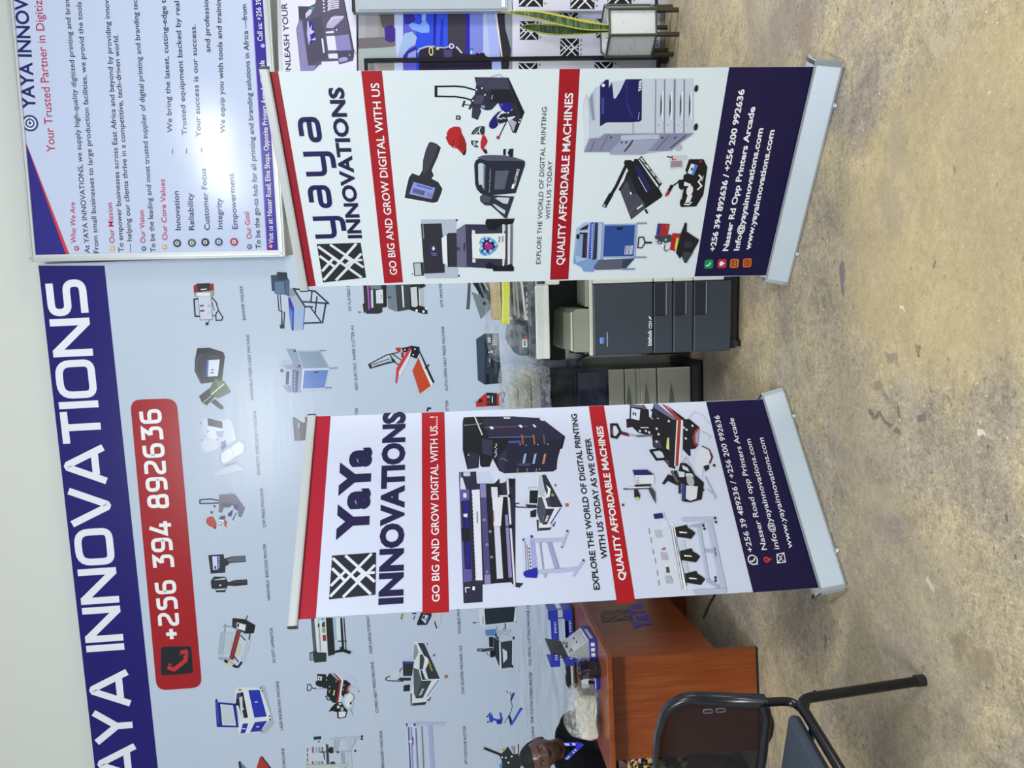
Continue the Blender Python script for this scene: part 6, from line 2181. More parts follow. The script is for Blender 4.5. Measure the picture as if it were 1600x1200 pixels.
# the wrapped copier on its left, half behind the left banner
c2 = thing('photocopier', 'cream and navy photocopier wrapped in stretch film, half hidden behind the left banner', 'photocopier', (-.557, 4.414, 0), R(-5), 'photocopiers along the back wall')
W2, D2 = .62, .46
b = MB()
b.box((0, .02, .03), (W2, D2, .90), mat('wrapped_body', '20252e', .3))
b.link('body', c2)
p = MB().box((-.02, -.14, .0), (W2 + .05, D2, .03), M_BLACK, bev=.012)
p.link('base_tray', c2)
for z0, z1, rec in ((.032, .238, .165), (.245, .345, .30), (.372, .440, .40), (.446, .542, None)):
    d = MB().box((0, 0, z0), (W2, .024, z1), M_CREAM, bev=.006)
    dr = d.link('drawer', c2)
    if rec:
        h = MB()
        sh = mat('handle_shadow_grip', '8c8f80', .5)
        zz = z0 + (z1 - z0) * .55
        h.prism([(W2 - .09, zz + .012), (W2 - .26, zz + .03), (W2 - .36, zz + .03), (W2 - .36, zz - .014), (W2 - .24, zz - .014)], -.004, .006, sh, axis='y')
        h.link('handle', dr)
MB().box((0, .004, .347), (W2, .03, .370), M_CREAM).link('drawer_spacer', c2)
MB().box((0, -.004, .546), (W2, .03, .735), M_NAVY, bev=.008).link('front_door', c2)
MB().box((W2 - .11, -.0055, .60), (W2 - .01, -.0035, .73), mat('smoked_panel', '4c4a60', .25)).link('smoked_window', c2)
o_ = MB().box((.02, .02, .735), (W2 - .01, D2 - .03, .90), M_DARK)
o_.box((.05, -.003, .742), (W2 - .02, .1, .752), M_BLACK)
o_.link('output_opening', c2)
MB().box((.0, -.03, .905), (W2 - .02, .2, .955), mat('violet_grey_panel', '55608f', .3), bev=.01).link('control_panel', c2)
x_ = MB().box((0, 0, .955), (W2 - .02, D2, 1.01), M_CREAM, bev=.01)
x_.box((.0, .03, 1.012), (W2 - .03, D2, 1.09), M_CREAM, bev=.03)
x_.box((.03, .06, 1.09), (W2 - .1, D2, 1.14), M_OFFW, bev=.03)
x_.link('scanner_lid', c2)
mm2 = Matrix.Translation(Vector((-.557, 4.414, 0))) @ Matrix.Rotation(R(-5), 4, 'Z')
f_ = crumpled_shell((-.03, -.055, .90), (W2 + .03, D2 + .03, 1.19), M_FILM2, .014, 9, 8, True, .05).link('film_hood')
f_.parent = c2
f_['label'] = 'crumpled clear film'
f_ = crumpled_shell((-.02, -.03, .30), (W2 + .015, D2 + .02, .90), film_material('tight_film', 'dfe8f0', .06, 5, .1), .008, 7, 11, True, 0).link('film_wrap')
f_.parent = c2
f_['label'] = 'tight clear film'

# the dim machine in the gap behind
c3 = thing('photocopier', 'dim grey machine standing in the gap behind the charcoal and the cream photocopier', 'photocopier', (.135, 4.43, 0), R(-6), 'photocopiers along the back wall')
g = mat('dim_grey_plastic', 'b4b6ba', .5)
b = MB().box((0, 0, .28), (.55, .40, .79), g, bev=.012)
b.box((.01, .01, .02), (.55, .4, .28), M_BLACK)
local_text(b, 'LUS', .02, .085, .70, .03, -.0012, M_BLACK)
b.link('body', c3)
MB().box((.0, .02, .79), (.54, .38, .885), M_DARK).link('paper_slot', c3)
b = MB().box((-.01, .0, .885), (.55, .4, .975), M_BEIGE, bev=.008)
for i in range(6):
    b.box((.0, -.003, .90 + i * .008), (.12, .002, .904 + i * .008), M_CHAR)
b.link('top_unit', c3)
b = MB().box((.02, -.05, .30), (.10, .0, .335), M_BLACK, bev=.006)
b.box((.03, -.04, .22), (.06, 0, .30), M_CHAR)
b.link('side_bracket', c3)
cable = MB().tube(smooth_line([(.185, 4.33, .78), (.16, 4.30, .70), (.13, 4.32, .73), (.16, 4.34, .66), (.19, 4.36, .45), (.17, 4.37, .03)], 8), .009, M_BLACK, 8).link('power_cable')
tag(cable, 'bundled black power cable hanging between the two front photocopiers', 'cable')

# ------------------------------------------------------------------ desk
def wood_material():
    m = mat('cherry_veneer', '9a4a1c', .34, 0, .5)
    b = m.node_tree.nodes['Principled BSDF']
    tc = nd(m, 'ShaderNodeTexCoord')
    mp = nd(m, 'ShaderNodeMapping')
    mp.inputs['Scale'].default_value = (9, 9, .9)
    nz = nd(m, 'ShaderNodeTexNoise')
    nz.inputs['Scale'].default_value = 3.2
    nz.inputs['Detail'].default_value = 7
    nz.inputs['Distortion'].default_value = .7
    mp.inputs['Rotation'].default_value = (0, R(90), 0)
    mp.inputs['Scale'].default_value = (1, 6, 1)
    link(m, tc.outputs['Object'], mp.inputs['Vector'])
    mp2 = nd(m, 'ShaderNodeMapping')
    mp2.inputs['Scale'].default_value = (13, 13, 1.0)
    link(m, tc.outputs['Object'], mp2.inputs['Vector'])
    link(m, mp2.outputs['Vector'], nz.inputs['Vector'])
    r = nd(m, 'ShaderNodeValToRGB')
    e = r.color_ramp.elements
    e.new(.5)
    for q_, (p_, c_) in zip(e, ((.30, '793812'), (.5, '8a4116'), (.72, '98501f'))):
        q_.position = p_
        q_.color = (*lin(c_), 1)
    link(m, nz.outputs['Fac'], r.inputs['Fac'])
    link(m, r.outputs['Color'], b.inputs['Base Color'])
    return m


M_WOOD = wood_material()
M_WEDGE = mat('veneer_edge', '6a3a22', .4)
dk = thing('office_desk', 'cherry brown office desk with a logo and blue letters on its side', 'desk', (-1.375, 3.557, 0), R(-.5))
TZ = .765
wt = MB().box((-.545, -.125, TZ), (.065, 1.27, TZ + .027), M_WOOD, bev=.004)
wt.link('worktop', dk)
MB().box((-.515, 0, .012), (0, .025, TZ), M_WOOD).box((-.515, 0, .0), (0, .025, .012), M_BLACK).link('end_panel', dk)
MB().box((-.515, 1.20, .0), (0, 1.225, TZ), M_WOOD).link('end_panel', dk)
md = MB().box((-.03, .026, .205), (-.008, 1.199, TZ - .001), M_WOOD)
mdo = md.link('side_panel', dk)
MB().box((-.245, .0, .60), (-.241, -.002, .604), M_BLACK).link('screw_hole', dk)
bpy.context.view_layer.update()
ya = Vector((math.cos(R(-.5)), math.sin(R(-.5)), 0))
yn = Vector((-ya.y, ya.x, 0))
PD = Print(Vector((-1.375, 3.557, 0)) + ya * (-.0075), yn, Vector((0, 0, 1)), 1.0, .4)
PD.logo((940, 973), (938.5, 955.5), (981.5, 952), (990.5, 968), '1f1a1c', '8a4a24')
# the badge letters, blue
for s_ in ((992, 956, 1024, 961.5), ):
    pass
PD.text('YaYa', 1022, 982.5, 1001, 943, 30, '2a2fc0', .04, 24)
PD.mb.ms = PD.mb.ms
PD.link('logo_sticker', dk)

# ------------------------------------------------------------------ on the desk
DZ = TZ + .027
blue_tray = mat('blue_plastic', '2437b8', .35)
pt = atz(893, 1000, DZ)
tr = thing('letter_tray', 'two-tier blue plastic letter tray at the far end of the desk', 'letter tray', (-1.60, 4.60, DZ), R(4))
for i, zz in enumerate((.012, .105)):
    t = MB()
    L_, D_ = .17, .125
    t.box((-L_, -D_, zz), (L_, D_, zz + .004), blue_tray)
    t.box((-L_, D_ - .004, zz), (L_, D_, zz + .022), blue_tray)
    # front wall with a dipped middle and slots
    t.prism([(-L_, zz), (L_, zz), (L_, zz + .062), (L_ - .05, zz + .062), (L_ - .08, zz + .022), (-.03, zz + .022), (-.06, zz + .055), (-L_, zz + .055)], -D_, -D_ + .004, blue_tray, axis='y')
    for sx in (-1, 1):
        t.box((sx * L_ - .002, -D_, zz), (sx * L_ + .002, D_, zz + .06), blue_tray)
    for j in range(6):
        t.box((.035 + j * .012, -D_ - .0012, zz + .012 + .004 * (j % 2)), (.040 + j * .012, -D_ - .0002, zz + .026), M_PRINT_W)
        if j < 3:
            t.box((-.13 + j * .012, -D_ - .0012, zz + .014), (-.125 + j * .012, -D_ - .0002, zz + .03), M_PRINT_W)
    t.link('tray', tr)
for sx in (-.12, .12):
    for sy in (-.115, .115):
        MB().tube([(sx, sy, 0), (sx, sy, .107)], .003, M_BLACK, 8).link('post', tr)

# tent calendar with blue card holder
pc_ = atz(937.5, 1026, DZ)
cl = thing('desk_calendar', 'white tent calendar with printed blue foot at the near corner of the desk', 'calendar', (pc_.x + .004, pc_.y + .075, DZ), R(5))
bz = mat('calendar_blue', '2b3aa6', .4)
mb = MB().box((-.055, 0, 0), (.055, .30, .042), bz, bev=.002)
for i in range(9):
    mb.box((.0551, .03 + i * .022, .014), (.0556, .045 + i * .022, .030), M_PRINT_W)
for i in range(3):
    mb.box((-.03 + i * .026, -.0006, .012), (-.012 + i * .026, -.0001, .032), M_PRINT_W)
mb.link('foot', cl)
pw = mat('calendar_paper', 'dfe3ea', .5)
pg = mat('calendar_grey_side', 'a9abb0', .5)
mb = MB()
mb.add([(.052, 0, .042), (-.05, 0, .042), (-.02, 0, .155), (.052, .27, .042), (-.05, .27, .042), (-.02, .27, .155)],
       [(0, 3, 5, 2)], pw)
mb.add([(.052, 0, .042), (-.05, 0, .042), (-.02, 0, .155), (.052, .27, .042), (-.05, .27, .042), (-.02, .27, .155)],
       [(1, 2, 5, 4), (0, 2, 1), (3, 4, 5), (0, 1, 4, 3)], pg)


def onface(s_, t_, lift=.0006):
    a = Vector((.052, 0, .042))
    u = Vector((0, 1, 0))
    v = Vector((-.072, 0, .113))
    n_ = u.cross(v).normalized()
    n_ = n_ if n_.x > 0 else -n_
    return a + u * (.27 * s_) + v * t_ + n_ * lift


for (s0, s1, t0, t1, c_) in ((.06, .30, .72, .78, M_BLACK), (.06, .26, .82, .86, M_BLACK), (.45, .62, .80, .92, M_BLACK), (.66, .74, .74, .90, M_BLACK), (.80, .90, .84, .95, M_BLACK),
                             (.06, .40, .10, .12, M_CHAR), (.50, .90, .10, .12, M_CHAR), (.30, .46, .40, .46, bz), (.60, .76, .42, .48, bz)):
    mb.add([onface(s0, t0), onface(s1, t0), onface(s1, t1), onface(s0, t1)], [(0, 1, 2, 3)], c_)
for i in range(6):
    for j in range(7):
        s0, t0 = .08 + j * .12, .16 + i * .035
        mb.add([onface(s0, t0), onface(s0 + .05, t0), onface(s0 + .05, t0 + .014), onface(s0, t0 + .014)], [(0, 1, 2, 3)], M_BEIGE)
mb.link('month_sheet', cl)

cv = MB()
cm = Matrix.Translation((-.02, 0, .155)) @ Matrix.Rotation(R(14), 4, 'Y')
cv.box((-.003, .0, -.002), (.003, .285, .088), mat('calendar_cover', '1e2026', .4), cm)
cv.link('cover', cl)

# pen cup
pp = atz(937.5, 1048, DZ)
cup = thing('pen_cup', 'round black mesh pen cup near the front edge of the desk', 'pen cup', (pp.x, pp.y + .02, DZ), 0)
net = film_material('black_wire_net', '101014', 1.0, 900, .5)
for n_ in net.node_tree.nodes:
    if n_.type == 'VALTORGB':
        n_.color_ramp.elements[0].color = (.45, .45, .45, 1)
        n_.color_ramp.elements[1].color = (.95, .95, .95, 1)
MB().lathe([(.041, .004), (.043, .095)], (0, 0, 0), net, 28).link('net_wall', cup)
MB().lathe([(.0405, .092), (.046, .092), (.046, .104), (.0405, .104), (.0405, .092)], (0, 0, 0), M_BLACK, 28).link('rim', cup)
MB().lathe([(0, 0), (.042, 0), (.042, .005), (0, .005)], (0, 0, 0), M_BLACK, 28).link('bottom', cup)
for i, (c_, dx, dy, h_, lb) in enumerate((('b4563c', .012, -.01, .105, 'red-brown pen leaning in the black mesh cup'), ('2d3fb0', -.016, .006, .10, 'blue pen leaning in the black mesh cup'),
                                          ('e8e8e8', .0, .014, .09, 'white marker standing in the black mesh cup'))):
    pen = MB().tube([(pp.x + dx * .4, pp.y + .02 + dy, DZ + .008), (pp.x - dx * 1.6, pp.y + .02 - dy, DZ + h_)], .0045, mat('pen_' + c_, c_, .35), 10)
    pen.tube([(pp.x - dx * 1.6, pp.y + .02 - dy, DZ + h_), (pp.x - dx * 1.65, pp.y + .02 - dy * 1.05, DZ + h_ + .012)], [.0045, .002], M_BLACK, 10)
    tag(pen.link('pen'), lb, 'pen', 'pens in the mesh cup')

# papers, folder, stapler, tape
pa = atz(915, 1075, DZ)
ob = MB().box((-.10, -.14, 0), (.10, .14, .006), mat('office_paper', 'e4e8e6', .6)).link('paper_pile', None, (pa.x + .03, pa.y - .02, DZ), R(8))
tag(ob, 'small pile of white paper lying on the desk behind the pen cup', 'paper')
fo = atz(926, 1055, DZ)
ob = MB().box((-.09, -.055, 0), (.10, .055, .035), mat('folder_blue', '3a55c8', .35), bev=.006).link('folder', None, (fo.x + .0, fo.y + .26, DZ + .007), R(14))
tag(ob, 'blue folder lying on the white papers behind the pen cup', 'folder')
sp = atz(905, 1074, DZ)
st = thing('stapler', 'black and white stapler at the left edge of the desk behind the papers', 'stapler', (sp.x + .03, sp.y + .12, DZ), R(6))
MB().box((-.075, -.02, 0), (.075, .02, .016), M_BLACK, bev=.004).link('base', st)
MB().box((-.07, -.017, .018), (.07, .017, .036), M_OFFW, bev=.004).link('magazine', st)
mb = MB()
mb.prism([(-.075, .036), (.07, .036), (.075, .05), (.045, .066), (.02, .06), (-.01, .068), (-.055, .066), (-.078, .05)], -.02, .02, M_BLACK, axis='y')
mb.link('lever', st)
tp = atz(938, 1070, DZ)
td = thing('stamp', 'small blue hand stamp at the near edge of the desk beside the film bag', 'stamp', (tp.x, tp.y + .03, DZ), R(10))
MB().box((-.032, -.02, 0), (.032, .02, .026), mat('stamp_blue', '1d28a8', .3), bev=.006).link('block', td)
MB().tube([(0, 0, .024), (.004, 0, .055)], [.007, .009], M_BLACK, 12).link('grip', td)

# the clear bag
bg = atz(942, 1124, DZ)
clear_bag = film_material('clear_bag_film', 'f2f4ee', .30, 20, .12)
bag = crumpled_shell((-.125, -.08, .0), (.125, .10, .125), clear_bag, .030, 9, 21, False, .045)
o_ = bag.link('film_bag', None, (bg.x, bg.y + .10, DZ + .030), R(-4))
bag_ob = tag(o_, 'clear crumpled plastic bag of white packing lying on the desk in front of the person', 'bag')
pk = crumpled_shell((-.115, -.07, .0), (.115, .07, .075), mat('white_packing', 'cfcdbd', .8), .022, 7, 31, False, .03)
o_ = pk.link('packing_wad', bag_ob)

# black box and cable on the floor beyond the desk
ob = MB().box((-.16, 0, 0), (.10, .32, .26), M_BLACK, bev=.01).link('storage_box', None, (-1.16, 4.42, 0), R(-2))
tag(ob, 'low black box on the floor beyond the far end of the desk', 'box')
p1, p2 = atz(1100, 966), atz(1118, 930)
cab = MB().tube([p1 + Vector((0, 0, .006)), (p1 + p2) / 2 + Vector((.01, 0, .006)), p2 + Vector((0, 0, .006)), p2 + Vector((.12, -.02, .006))], .006, M_BLACK, 8).link('floor_cable')
tag(cab, 'thin black cable lying on the floor between the desk and the left banner', 'cable')

# ------------------------------------------------------------------ chair in front
ch = thing('visitor_chair', 'black mesh-backed visitor chair with bent tube legs in the near left corner', 'chair', (-1.245, 2.29, 0), R(-20.5))
M_SHELL = mat('chair_shell', '14181f', .26)
M_TUBE = mat('black_tube', '0f1118', .16, .2, .6)
M_SEAT = mat('dark_seat_cloth', '36414e', .75)
mesh_m = film_material('chair_mesh_net', '1c1a24', 1.0, 1200, .55)
for n_ in mesh_m.node_tree.nodes:
    if n_.type == 'VALTORGB':
        n_.color_ramp.elements[0].color = (.88, .88, .88, 1)
        n_.color_ramp.elements[1].color = (.93, .93, .93, 1)


def back_y(z):
    return .055 * ((z - .48) / .36) ** 1.3 if z > .48 else 0


fr = MB()
xo, zt_, zb_ = .250, .835, .50
pts = [(xo, .515), (xo, .715)]
for i in range(1, 15):
    a = i / 14 * PI / 2
    pts.append((xo - .125 * (1 - math.cos(a)), .715 + .118 * math.sin(a)))
pts += [(.08, .842), (0, .844)]
full = pts + [(-x, z) for x, z in pts[::-1][1:]]
inn = []
for x, z in full:
    tck = .031 if z < .715 else .031 - .019 * min(1, (z - .715) / .11)
    cx = x - math.copysign(tck, x) if abs(x) > .1 else x
    cz = z - (.013 * min(1, max(0, z - .715) / .1))
    inn.append((cx, cz))
n_ = len(full)
vs = []
for (x, z), (x2, z2) in zip(full, inn):
    vs += [(x, back_y(z) - .012, z), (x, back_y(z) + .016, z), (x2, back_y(z2) + .016, z2), (x2, back_y(z2) - .012, z2)]
fs = []
for i in range(n_ - 1):
    for k in range(4):
        fs.append((i * 4 + k, i * 4 + (k + 1) % 4, i * 4 + 4 + (k + 1) % 4, i * 4 + 4 + k))
fs += [(0, 1, 2, 3), ((n_ - 1) * 4 + 3, (n_ - 1) * 4 + 2, (n_ - 1) * 4 + 1, (n_ - 1) * 4)]
fr.add(vs, fs, M_SHELL, True)
fr.tube(smooth_line([(.232, 0, .525), (.17, .006, .505), (.07, .01, .50), (0, .01, .498), (-.07, .01, .50), (-.17, .006, .505), (-.232, 0, .525)], 5), .016, M_BLACK, 10)
fo_ = fr.link('back_frame', ch)
cl_ = MB()
for zz in (.705, .665):
    cl_.tube(fillet([(.222, -.0135, zz - .014), (.236, -.0135, zz - .014), (.236, -.0135, zz + .014), (.222, -.0135, zz + .014), (.222, -.0135, zz - .014)], .006, 3), .0022, mat('clip_rim', '5a626e', .2), 6)
cl_.link('clip', fo_)
me = MB()
g = 10
vs = []
xs = [-.214 + .428 * i / g for i in range(g + 1)]
for j in range(g + 1):
    z = .505 + (.826 - .505) * j / g
    for x in xs:
        r_ = max(0, (z - .72) / .105)
        lim = .218 - .10 * r_ * r_ * r_
        vs.append((x / .214 * lim, back_y(z) + .004 + .018 * (1 - (x / .214) ** 2), z))
me.add(vs, [(j * (g + 1) + i, j * (g + 1) + i + 1, (j + 1) * (g + 1) + i + 1, (j + 1) * (g + 1) + i) for j in range(g) for i in range(g)], mesh_m, True)
me.link('back_mesh', ch)
for s_ in (1, -1):
    MB().tube(fillet([(s_ * .234, 0, .525), (s_ * .234, .0, .425), (s_ * .247, -.09, .418), (s_ * .245, -.30, .418)], .045, 7), .0135, M_TUBE, 12).link('back_tube', ch)
    MB().tube(fillet([(s_ * .266, .012, .012), (s_ * .267, -.03, .432), (s_ * .268, -.46, .425), (s_ * .268, -.40, .012)], .05, 8), .0155, M_TUBE, 14).link('leg', ch)
    for yy in (.012, -.40):
        MB().tube([(s_ * .266, yy + .001, 0), (s_ * .266, yy, .03)], .018, M_RUBBER, 12).link('foot_cap', ch)
    MB().tube(fillet([(s_ * .262, .0, .36), (s_ * .252, -.03, .40), (s_ * .25, -.07, .418)], .02, 5), .007, M_TUBE, 10).link('gusset', ch)
MB().tube([(-.25, -.10, .412), (.25, -.10, .412)], .010, M_TUBE, 10).tube([(-.25, -.34, .412), (.25, -.34, .412)], .010, M_TUBE, 10).link('cross_bar', ch)
MB().box((-.232, -.47, .421), (.222, -.035, .462), M_SEAT, bev=.018).link('seat', ch)
bk = MB()
bk.tube(smooth_line([(.165, .03, .505), (.13, .05, .478), (.09, .055, .462), (.045, .05, .465), (.02, .035, .49)], 6), [.012] * 25, M_BLACK, 10)
bk.box((.05, .03, .47), (.14, .04, .50), mat('bracket_grey', '4c5356', .4))
bk.link('back_bracket', ch)

pb = atz(1262, 1204, .04)
ob = MB().box((-.35, -.19, 0), (.10, .10, .075), mat('terracotta_carton', 'a0654f', .7), bev=.004)
ob = ob.link('carton_box', None, (pb.x - .075, pb.y - .02, 0), R(-8))
tag(ob, 'low terracotta brown carton on the floor behind the legs of the black chair', 'box')

# ------------------------------------------------------------------ planter
pl = thing('snake_plant', 'snake plant in a white hexagonal marble planter on dark metal legs', 'plant', (2.215, 4.545, 0), R(2))
M_MARB = mat('white_marble', 'dfe6ee', .25)
b_ = M_MARB.node_tree.nodes['Principled BSDF']
tc_ = nd(M_MARB, 'ShaderNodeTexCoord')
wv = nd(M_MARB, 'ShaderNodeTexNoise')
wv.inputs['Scale'].default_value = 4
wv.inputs['Detail'].default_value = 3
wv.inputs['Distortion'].default_value = 2.5
rp_ = nd(M_MARB, 'ShaderNodeValToRGB')
e = rp_.color_ramp.elements
e.new(.5)
for q_, (p_, c_) in zip(e, ((.488, 'e2e9f0'), (.5, 'c3ccd6'), (.512, 'e2e9f0'))):
    q_.position = p_
    q_.color = (*lin(c_), 1)
link(M_MARB, tc_.outputs['Object'], wv.inputs['Vector'])
link(M_MARB, wv.outputs['Fac'], rp_.inputs['Fac'])
link(M_MARB, rp_.outputs['Color'], b_.inputs['Base Color'])
M_PF = mat('planter_metal', '5d625a', .4, .5)
M_PLEG = mat('planter_leg_metal', '4b4638', .45, .4)
RH = .158
hexa = [(RH * math.cos(R(-126 + 60 * i)), RH * math.sin(R(-126 + 60 * i))) for i in range(6)]
for i in range(6):
    (xa, ya_), (xb, yb) = hexa[i], hexa[(i + 1) % 6]
    pn = MB()
    s_ = .965
    pn.add([(xa * s_, ya_ * s_, .148), (xb * s_, yb * s_, .148), (xb * s_, yb * s_, .435), (xa * s_, ya_ * s_, .435),
            (xa * .92, ya_ * .92, .148), (xb * .92, yb * .92, .148), (xb * .92, yb * .92, .435), (xa * .92, ya_ * .92, .435)],
           [(0, 1, 2, 3), (7, 6, 5, 4), (0, 4, 5, 1), (3, 2, 6, 7), (0, 3, 7, 4), (1, 5, 6, 2)], M_MARB)
    pn.link('marble_panel', pl)
ft = MB()
for i in range(6):
    (xa, ya_), (xb, yb) = hexa[i], hexa[(i + 1) % 6]
    ft.tube([(xa, ya_, .14), (xa, ya_, .442)], .009, M_PF, 6)
    for zz in (.145, .438):
        ft.tube([(xa, ya_, zz), (xb, yb, zz)], .007, M_PF, 6)
ft.link('corner_frame', pl)
MB().prism([(x * .9, y * .9) for x, y in hexa], .15, .16, M_BLACK, axis='z').link('bottom_plate', pl)
for i in range(6):
    x, y = hexa[i][0] * .93, hexa[i][1] * .93
    MB().box((x - .011, y - .011, 0), (x + .011, y + .011, .142), M_PLEG, bev=.002).link('leg', pl)
soil = MB()
soil.prism([(x * .9, y * .9) for x, y in hexa], .36, .40, M_OFFW, axis='z')
rr = random.Random(4)
peb = [mat('pebble', 'e6ebec', .5), mat('pebble_grey', 'b9c0c2', .5)]
for i in range(150):
    a, r_ = rr.random() * 2 * PI, .128 * math.sqrt(rr.random())
    q_ = .007 + rr.random() * .007
    soil.ball((r_ * math.cos(a), r_ * math.sin(a), .405), (q_, q_ * .8, q_ * .6), peb[i % 4 == 0], 8)
so = soil.link('pebbles', pl)
so['kind'] = 'stuff'
M_LEAF = mat('snake_leaf_green', '2f4a2c', .4)
b_ = M_LEAF.node_tree.nodes['Principled BSDF']
tc_ = nd(M_LEAF, 'ShaderNodeTexCoord')
mp_ = nd(M_LEAF, 'ShaderNodeMapping')
mp_.inputs['Scale'].default_value = (6, 6, 50)
nz_ = nd(M_LEAF, 'ShaderNodeTexNoise')
nz_.inputs['Scale'].default_value = 1.6
rp_ = nd(M_LEAF, 'ShaderNodeValToRGB')
for q_, (p_, c_) in zip(rp_.color_ramp.elements, ((.40, '243d24'), (.62, '5b7b4d'))):
    q_.position = p_
    q_.color = (*lin(c_), 1)
link(M_LEAF, tc_.outputs['Object'], mp_.inputs['Vector'])
link(M_LEAF, mp_.outputs['Vector'], nz_.inputs['Vector'])
link(M_LEAF, nz_.outputs['Fac'], rp_.inputs['Fac'])
link(M_LEAF, rp_.outputs['Color'], b_.inputs['Base Color'])
M_LEAFY = mat('snake_leaf_margin', 'c3c04a', .45)


def leaf(px, Y, wid, face=(0, -1, 0), twist=0.0):
    """centre line from base to tip through picture points at depth Y"""
    pts = smooth_line([aty(x, y, Y + dy) for x, y, dy in px], 6)
    n_ = len(pts)
    f0 = Vector(face).normalized()
    vs, fs, mi = [], [], []
    cols = (-1, -.72, 0, .72, 1)
    for i, p in enumerate(pts):
        t = i / (n_ - 1)
        tg = (pts[min(i + 1, n_ - 1)] - pts[max(i - 1, 0)]).normalized()
        side = tg.cross(f0).normalized()
        an = twist * t
        nn = side.cross(tg)
        side = side * math.cos(an) + nn * math.sin(an)
        nn = side.cross(tg)
        wv_ = wid * (.42 + 1.3 * t) * (1 - t ** 2.6) if t < .999 else .0005
        wv_ = min(wid, max(wv_, .0006))
        for c_ in cols:
            vs.append(p + side * (wv_ * c_) + nn * (abs(c_) * wv_ * .35))
        for c_ in cols[::-1]:
            vs.append(p + side * (wv_ * c_ * .98) + nn * (abs(c_) * wv_ * .35 - .004))
    m_ = len(cols) * 2
    mb_ = MB()
    fg, fy = [], []
    for i in range(n_ - 1):
        for k_ in range(m_):
            f = (i * m_ + k_, i * m_ + (k_ + 1) % m_, (i + 1) * m_ + (k_ + 1) % m_, (i + 1) * m_ + k_)
            (fy if k_ in (0, 3, 4, 5, 8, 9) else fg).append(f)
    mb_.add(vs, fg, M_LEAF, True)
    mb_.add(vs, fy, M_LEAFY, True)
    return mb_


attach(leaf([(952, 44, 0), (915, 42, 0), (875, 34, -.01), (835, 25, -.02), (782, 18, -.02)], 4.53, .048, (0.2, -1, 0), -.3), 'leaf', pl)
attach(leaf([(952, 47, .02), (915, 47, .02), (870, 47, .03), (835, 43, .04), (813, 41, .04)], 4.53, .034, (-.2, -1, 0), .5), 'leaf', pl)
attach(leaf([(950, 41, .03), (915, 37, .04), (885, 35, .05), (868, 34, .05)], 4.53, .028, (.4, -1, 0), .2), 'leaf', pl)

# ------------------------------------------------------------------ the person behind the desk
hc = aty(846, 1178.5, 4.18)
M_SKIN = mat('dark_brown_skin', '5f4237', .30, 0, .5)
M_HAIR = mat('black_hair', '101012', .7)
M_SHIRT = mat('black_shirt', '0b0d13', .85, 0, .2)


def g2(x, z, cx, cz, sx, sz):
    return math.exp(-((x - cx) / sx) ** 2 - ((z - cz) / sz) ** 2)


def head_mesh(n=96, h=72, grow=0.0, zmin=None):
    """a face looking to -y"""
    vs, fs = [], []
    for i in range(h + 1):
        th = PI * i / h
        for k_ in range(n):
            a = 2 * PI * k_ / n
            x, y, z = math.sin(th) * math.cos(a), math.sin(th) * math.sin(a), math.cos(th)
            X, Y, Z = .079 * x, .098 * y, .125 * z
            lo = max(0, -z)
            X *= 1 - .30 * lo ** 1.6
            if y > 0:
                Y *= 1 - .35 * lo ** 1.3
            else:
                Y *= 1 - .10 * lo
            f = max(0, -y) ** .7
            d = 0
            d += .026 * g2(X, Z, 0, -.022, .014, .020) + .014 * g2(X, Z, 0, .004, .010, .022)
            d += .010 * (g2(X, Z, .015, -.028, .010, .009) + g2(X, Z, -.015, -.028, .010, .009))
            d -= .013 * (g2(X, Z, .032, .010, .017, .012) + g2(X, Z, -.032, .010, .017, .012))
            d += .007 * (g2(X, Z, .030, .030, .024, .009) + g2(X, Z, -.030, .030, .024, .009))
            d += .006 * (g2(X, Z, .045, -.020, .020, .020) + g2(X, Z, -.045, -.020, .020, .020))
            d += .010 * g2(X, Z, 0, -.058, .024, .006) + .010 * g2(X, Z, 0, -.070, .020, .006)
            d -= .004 * g2(X, Z, 0, -.064, .024, .003)
            d += .008 * g2(X, Z, 0, -.098, .022, .014)
            Y -= d * f
            nn = Vector((x, y, z))
            vs.append(Vector((X, Y, Z)) + nn * grow)
    for i in range(h):
        for k_ in range(n):
            fs.append((i * n + k_, (i + 1) * n + k_, (i + 1) * n + (k_ + 1) % n, i * n + (k_ + 1) % n))
    return vs, fs


HM = Matrix.Translation(hc) @ Matrix.Rotation(R(-11), 4, 'Y') @ Matrix.Rotation(R(24), 4, 'Z') @ Matrix.Rotation(R(8), 4, 'X')
person = thing('person', 'person in a black shirt with blue lanyard, sitting behind the desk', 'person', (hc.x - .08, 4.32, 0), 0)
bpy.context.view_layer.update()
INV = person.matrix_world.inverted()


def remeshed(mb, vox, name, parent, mts, smooth_it=2):
    me = bpy.data.meshes.new(name)
    me.from_pydata([tuple(INV @ Vector(p)) for p in mb.v], [], mb.f)
    o = bpy.data.objects.new(name, me)
    C.objects.link(o)
    r_ = o.modifiers.new('r', 'REMESH')
    r_.mode = 'VOXEL'
    r_.voxel_size = vox
    s_ = o.modifiers.new('s', 'SMOOTH')
    s_.factor = .5
    s_.iterations = smooth_it
    dg = bpy.context.evaluated_depsgraph_get()
    me2 = bpy.data.meshes.new_from_object(o.evaluated_get(dg))
    o.modifiers.clear()
    o.data = me2
    bpy.data.meshes.remove(me)
    me2.name = name
    me2.materials.clear()
    for m_ in mts:
        me2.materials.append(m_)
    for p_ in me2.polygons:
        p_.use_smooth = True
    o.parent = parent
    return o


